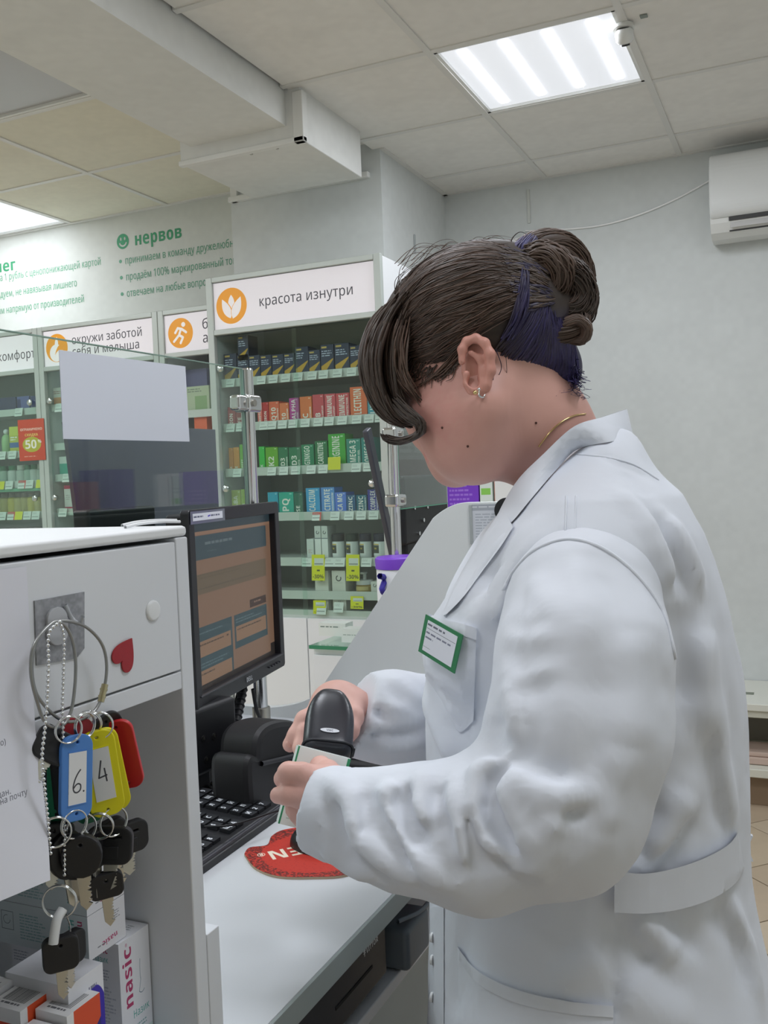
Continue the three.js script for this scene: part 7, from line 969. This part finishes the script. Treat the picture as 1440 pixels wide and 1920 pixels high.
// bun: fat coils with strands over them
const coil = (list, r, col, n = 26) => { const pts = list.map(([x, y, d]) => at(x - 8, y + 8, d)); locks.push(paint(lockGeo(pts, (u) => r * (0.55 + 0.45 * Math.sin(Math.PI * (0.1 + 0.8 * u))), 10, n, 0.9), () => mixc(col, BROWN, 0.35))); for (let k = 0; k < 90; k++) { const a = rnd() * 6.28, bb = rr(0.05, 0.98), cc = Math.sqrt(1 - bb * bb), q = pts.map((p, i) => p.clone().addScaledVector(RT, Math.cos(a + i * 0.25) * r * cc).addScaledVector(UPC, Math.sin(a + i * 0.25) * r * cc).addScaledVector(BK, r * bb * 1.02)); locks.push(paint(lockGeo(q, (u) => 0.0012 * (0.4 + 0.6 * Math.sin(Math.PI * (0.05 + 0.9 * u))), 4, 20, 0.7), () => mixc(col, hash(k, 11) > 0.7 ? LIGHT : BROWN2, hash(k, 12) * 0.6))); } };
coil([[975, 520, 1.03], [985, 475, 1.02], [1020, 452, 1.02], [1062, 455, 1.03], [1090, 485, 1.035], [1098, 520, 1.035]], 0.0165, BROWN2);
coil([[1000, 510, 1.0], [1005, 480, 0.99], [1035, 475, 0.985], [1058, 500, 0.985], [1052, 530, 0.99], [1025, 545, 0.995]], 0.0175, BROWN2);
coil([[1045, 500, 1.0], [1080, 510, 0.995], [1095, 545, 1.0], [1080, 575, 1.0], [1045, 575, 1.0], [1015, 560, 1.0]], 0.019, BROWN);
coil([[990, 560, 0.99], [1000, 595, 0.985], [1030, 612, 0.985], [1065, 612, 0.99], [1090, 600, 0.995], [1085, 580, 1.0]], 0.0145, BROWN2);
coil([[1000, 545, 1.06], [1050, 520, 1.07], [1095, 540, 1.06], [1085, 590, 1.06], [1040, 600, 1.06]], 0.02, BROWN);
coil([[1030, 605, 0.985], [1062, 600, 0.98], [1092, 592, 0.98], [1108, 606, 0.98], [1102, 628, 0.985], [1080, 628, 0.99], [1066, 618, 0.992]], 0.0055, BROWN2, 24);
coil([[985, 520, 1.0], [978, 490, 0.995], [985, 465, 0.995], [1000, 450, 1.0]], 0.011, [0.07, 0.07, 0.2]);
// wisps
const wisp = (list, r, col) => locks.push(paint(lockGeo(list.map(([x, y, d]) => at(x, y, d)), (u) => r * (1 - 0.75 * u), 4, 30), () => col));
for (let k = 0; k < 40; k++) { const x0 = rr(1066, 1090), y0 = rr(670, 730), a = rr(-0.3, 0.9), L = rr(18, 46), ph = rnd() * 6, q = []; for (let m = 0; m < 7; m++) q.push([x0 + Math.cos(a + m * rr(0.1, 0.5)) * L * m / 6 + 5 * Math.sin(ph + m * 1.6), y0 + L * 0.9 * m / 6 + 5 * Math.cos(ph + m * 1.4), 1.01 + rr(-0.03, 0.03)]); wisp(q, 0.00045, mixc(BLUE, VIOLET, rnd())); }
wisp([[930, 655, 0.95], [940, 690, 0.955], [925, 725, 0.962], [930, 765, 0.972], [931, 778, 0.975]], 0.0005, BLUE); wisp([[948, 660, 0.958], [950, 700, 0.962], [944, 735, 0.968], [955, 750, 0.97]], 0.0004, BROWN); wisp([[921, 660, 0.95], [926, 700, 0.95], [918, 740, 0.956]], 0.0008, BLUE); wisp([[1000, 740, 0.99], [1008, 755, 0.985], [1012, 752, 0.985], [1014, 758, 0.985]], 0.0007, BLUE);
wisp([[958, 470, 1.0], [960, 448, 1.0], [975, 435, 1.0], [990, 442, 1.0], [992, 455, 1.0]], 0.0009, BROWN); wisp([[1015, 448, 1.02], [1030, 433, 1.02], [1045, 438, 1.02]], 0.0006, LIGHT);
for (let k = 0; k < 22; k++) { const x = rr(760, 930), y = 470 - (x - 760) * 0.1 + rr(-4, 8); wisp([[x - 30, y + 26 + rr(-4, 10), 1.03], [x, y - 2 + rr(-8, 4), 1.03], [x + 30, y - 4 + rr(-9, 8), 1.03], [x + 55, y + rr(-8, 12), 1.03]], 0.0005, mixc(BROWN2, LIGHT, rnd())); }
for (let k = 0; k < 10; k++) { const x = 742 + rr(-4, 10), y = 560 + rr(-12, 12); wisp([[x, y, 1.0], [x + rr(-4, 12), y - 26, 1.0], [x + rr(14, 34), y - 52, 1.0], [x + rr(45, 80), y - 74, 1.01]], 0.0005, mixc(BROWN, BROWN2, rnd())); }
part('hair', joinIndexed(locks), std(0xffffff, 0.5, { vertexColors: true }), person, null, 'brown hair in a bun with a blue dyed nape');
// ---- name badge ----
{
  const q = [[800, 1152], [869, 1191], [853, 1263], [786, 1221]], d = q.map(([x, y]) => { const h = hitSdf(torsoSdf, x, y, 0.6, 1.3); return h ? h.distanceTo(EYE) : 9; }); const near = onCoat(862, 1215, 0.006), cN = at(860, 1220, 0); const d0 = near.clone().sub(EYE).dot(BK.clone().negate());
  const P = [at(800, 1152, d0 + 0.02), at(869, 1191, d0 - 0.006), at(853, 1263, d0 - 0.008), at(786, 1221, d0 + 0.018)];
  const w = P[0].distanceTo(P[1]), h = P[0].distanceTo(P[3]), c = P[0].clone().add(P[1]).add(P[2]).add(P[3]).multiplyScalar(0.25); const t = thing('name_badge', 'white name badge with a green frame pinned to the coat', 'badge', [0, 0, 0]);
  const quad = (s, o) => { const g = new THREE.BufferGeometry(), pos = [], nrm = P[1].clone().sub(P[0]).cross(P[3].clone().sub(P[0])).normalize(); if (nrm.dot(EYE.clone().sub(c)) < 0) nrm.negate(); for (const off of [o, o - 0.0025]) for (const p of P) { const v = p.clone().sub(c).multiplyScalar(1).addScaledVector(nrm, off); const e = p.clone().sub(c); pos.push(c.x + e.x * s + nrm.x * off, c.y + e.y * s + nrm.y * off, c.z + e.z * s + nrm.z * off); } g.setAttribute('position', new THREE.Float32BufferAttribute(pos, 3)); g.setAttribute('uv', new THREE.Float32BufferAttribute([0, 1, 1, 1, 1, 0, 0, 0, 0, 1, 1, 1, 1, 0, 0, 0], 2)); g.setIndex([0, 2, 1, 0, 3, 2, 4, 5, 6, 4, 6, 7, 0, 1, 5, 0, 5, 4, 1, 2, 6, 1, 6, 5, 2, 3, 7, 2, 7, 6, 3, 0, 4, 3, 4, 7]); return toCreasedNormals(g, 0.5); };
  part('badge_frame', quad(1, 0.002), std(0x2f7d50, 0.4), t);
  const cv = canvas(320, 260, (g, W, H) => { greek(g, 6, 22, 230, 1, 36, '#6a6e7a'); g.fillStyle = '#6a6e7a'; g.fillRect(6, 62, W - 12, 4); greek(g, 6, 92, 290, 1, 32, '#7d8192'); greek(g, 6, 134, 110, 1, 32, '#7d8192'); greek(g, 6, 220, 90, 1, 12, '#8fa095'); }, '#dfe2ea');
  part('badge_card', quad(0.8, 0.0026), std(0xffffff, 0.35, { map: ctex(cv) }), t);
}
// ---- hand scanner ----
{
  const c = at(617, 1362, 1.045), t = thing('hand_scanner', 'black hand-held barcode scanner pointed at the box', 'scanner', [c.x, c.y, c.z]);
  const nose = BK.clone().multiplyScalar(0.74).addScaledVector(UPC, -0.66).addScaledVector(RT, -0.02).normalize(), right = RT.clone().applyAxisAngle(BK, -0.2); right.addScaledVector(nose, -right.dot(nose)).normalize(); const up = new THREE.Vector3().crossVectors(nose, right).normalize(); if (up.dot(BK) < 0) up.negate();
  const O = V(0, 0, 0), sd = (p) => { const x = p.dot(right), y = p.dot(up), z = p.dot(nose); const w = 0.0275 - 0.009 * Math.pow(Math.max(0, -z / 0.045), 2), hh = 0.017 + 0.0015 * z / 0.04; const qx = Math.abs(x) / w, qy = Math.abs(y) / hh, qz = z > 0 ? z / 0.04 : z / -0.048; const k = Math.pow(Math.pow(qx, 4) + Math.pow(qy, 3.2) + Math.pow(qz, z > 0 ? 9 : 3), 0.25); let d = (k - 1) * 0.018; const sl = Math.max(Math.abs(x) - 0.019, Math.abs(y + 0.003) - 0.0045, 0.03 - z); return smax(d, -sl, 0.003); };
  part('scanner_head', nets(sd, V(-0.075, -0.075, -0.075), V(0.075, 0.075, 0.075), 0.0022), std(0x24262d, 0.3), t);
  const a = nose.clone().multiplyScalar(-0.022).addScaledVector(up, -0.006), b = a.clone().addScaledVector(BK, -0.07).addScaledVector(UPC, -0.045); part('handle', lockGeo([a, a.clone().lerp(b, 0.5), b], (u) => 0.017 + 0.002 * u, 12, 10, 0.75), M.black, t); part('trigger', lockGeo([a.clone().addScaledVector(UPC, -0.022), b.clone().addScaledVector(UPC, -0.01)], (u) => 0.006, 8, 8), M.dark, t);
  const rim = []; for (let k = 0; k <= 24; k++) { const an = k / 24 * Math.PI * 2; rim.push(nose.clone().multiplyScalar(0.031).addScaledVector(right, Math.sign(Math.cos(an)) * Math.pow(Math.abs(Math.cos(an)), 0.5) * 0.0278).addScaledVector(up, Math.sign(Math.sin(an)) * Math.pow(Math.abs(Math.sin(an)), 0.6) * 0.0186)); } part('head_rim', new THREE.TubeGeometry(new THREE.CatmullRomCurve3(rim, true), 60, 0.0013, 6, true), M.dark, t);
  const lg = canvas(160, 48, (g) => { g.fillStyle = '#d5d8dd'; g.beginPath(); g.ellipse(80, 24, 76, 20, 0, 0, 7); g.fill(); g.fillStyle = '#5a5d66'; g.font = 'bold 26px sans-serif'; g.textAlign = 'center'; g.fillText('VMC', 80, 33); }); const pl = new THREE.PlaneGeometry(0.022, 0.0066); const m = part('logo', pl, new THREE.MeshStandardMaterial({ map: ctex(lg), transparent: true, roughness: 0.3 }), t); const yv = nose.clone().negate(); m.quaternion.setFromRotationMatrix(new THREE.Matrix4().makeBasis(right, yv, new THREE.Vector3().crossVectors(right, yv))); m.position.copy(nose.clone().multiplyScalar(0.018).addScaledVector(up, 0.0187));
}
// ---- the box in her hand ----
{
  const c = at(588, 1481, 0.968), t = thing('held_box', 'white medicine box with dark green sides held in her hand', 'box', [c.x, c.y, c.z]); const yv = at(563, 1408, 0.965).sub(at(528, 1530, 0.965)).normalize(), xv = at(630, 1430, 0.965).sub(at(563, 1408, 0.965)).normalize(); xv.addScaledVector(yv, -xv.dot(yv)).normalize(); xv.addScaledVector(BK, -0.1).addScaledVector(yv, 0).normalize(); xv.addScaledVector(yv, -xv.dot(yv)).normalize(); const zv = new THREE.Vector3().crossVectors(xv, yv);
  t.quaternion.setFromRotationMatrix(new THREE.Matrix4().makeBasis(xv, yv, zv)); t.rotateX(-0.25);
  const A = NB, front = A.add(170, 300, (g, W, H) => { g.fillStyle = '#e3e9e4'; g.fillRect(-1, -1, W + 2, H + 2); g.fillStyle = '#2f8f5f'; g.fillRect(0, 0, 6, H); g.fillRect(W - 10, 0, 11, 60); greek(g, 60, 24, 60, 4, 12, '#c6cdc8'); greek(g, 20, 220, 110, 6, 10, '#bccabf'); }), top = A.add(120, 60, (g, W, H) => { g.fillStyle = '#dfe8e1'; g.fillRect(-1, -1, W + 2, H + 2); g.fillStyle = '#2f8f5f'; g.fillRect(0, 0, 8, H); });
  part('carton', A.box(0.056, 0.078, 0.03, { pz: front, py: top, px: A.plain('#123524'), nx: A.plain('#dfe8e1') }, A.plain('#e0e6e1')), nbm, t); part('flap', bx(0.054, 0.0008, 0.028, 0.0005, 0.0394, 0), std(0xe6ece8, 0.5), t);
}

{ const a = onY(690, 1452, DESK), t = thing('card_reader', 'flat black card reader lying on the desk behind the held box', 'card reader', [a.x, DESK + 0.0005, a.z]); part('body', rb(0.12, 0.034, 0.11, 0.005, 0, 0.017, 0), M.black, t); part('keypad', rb(0.06, 0.003, 0.07, 0.001, 0.01, 0.0345, 0), M.dark, t); }
renderer.render(scene, camera);
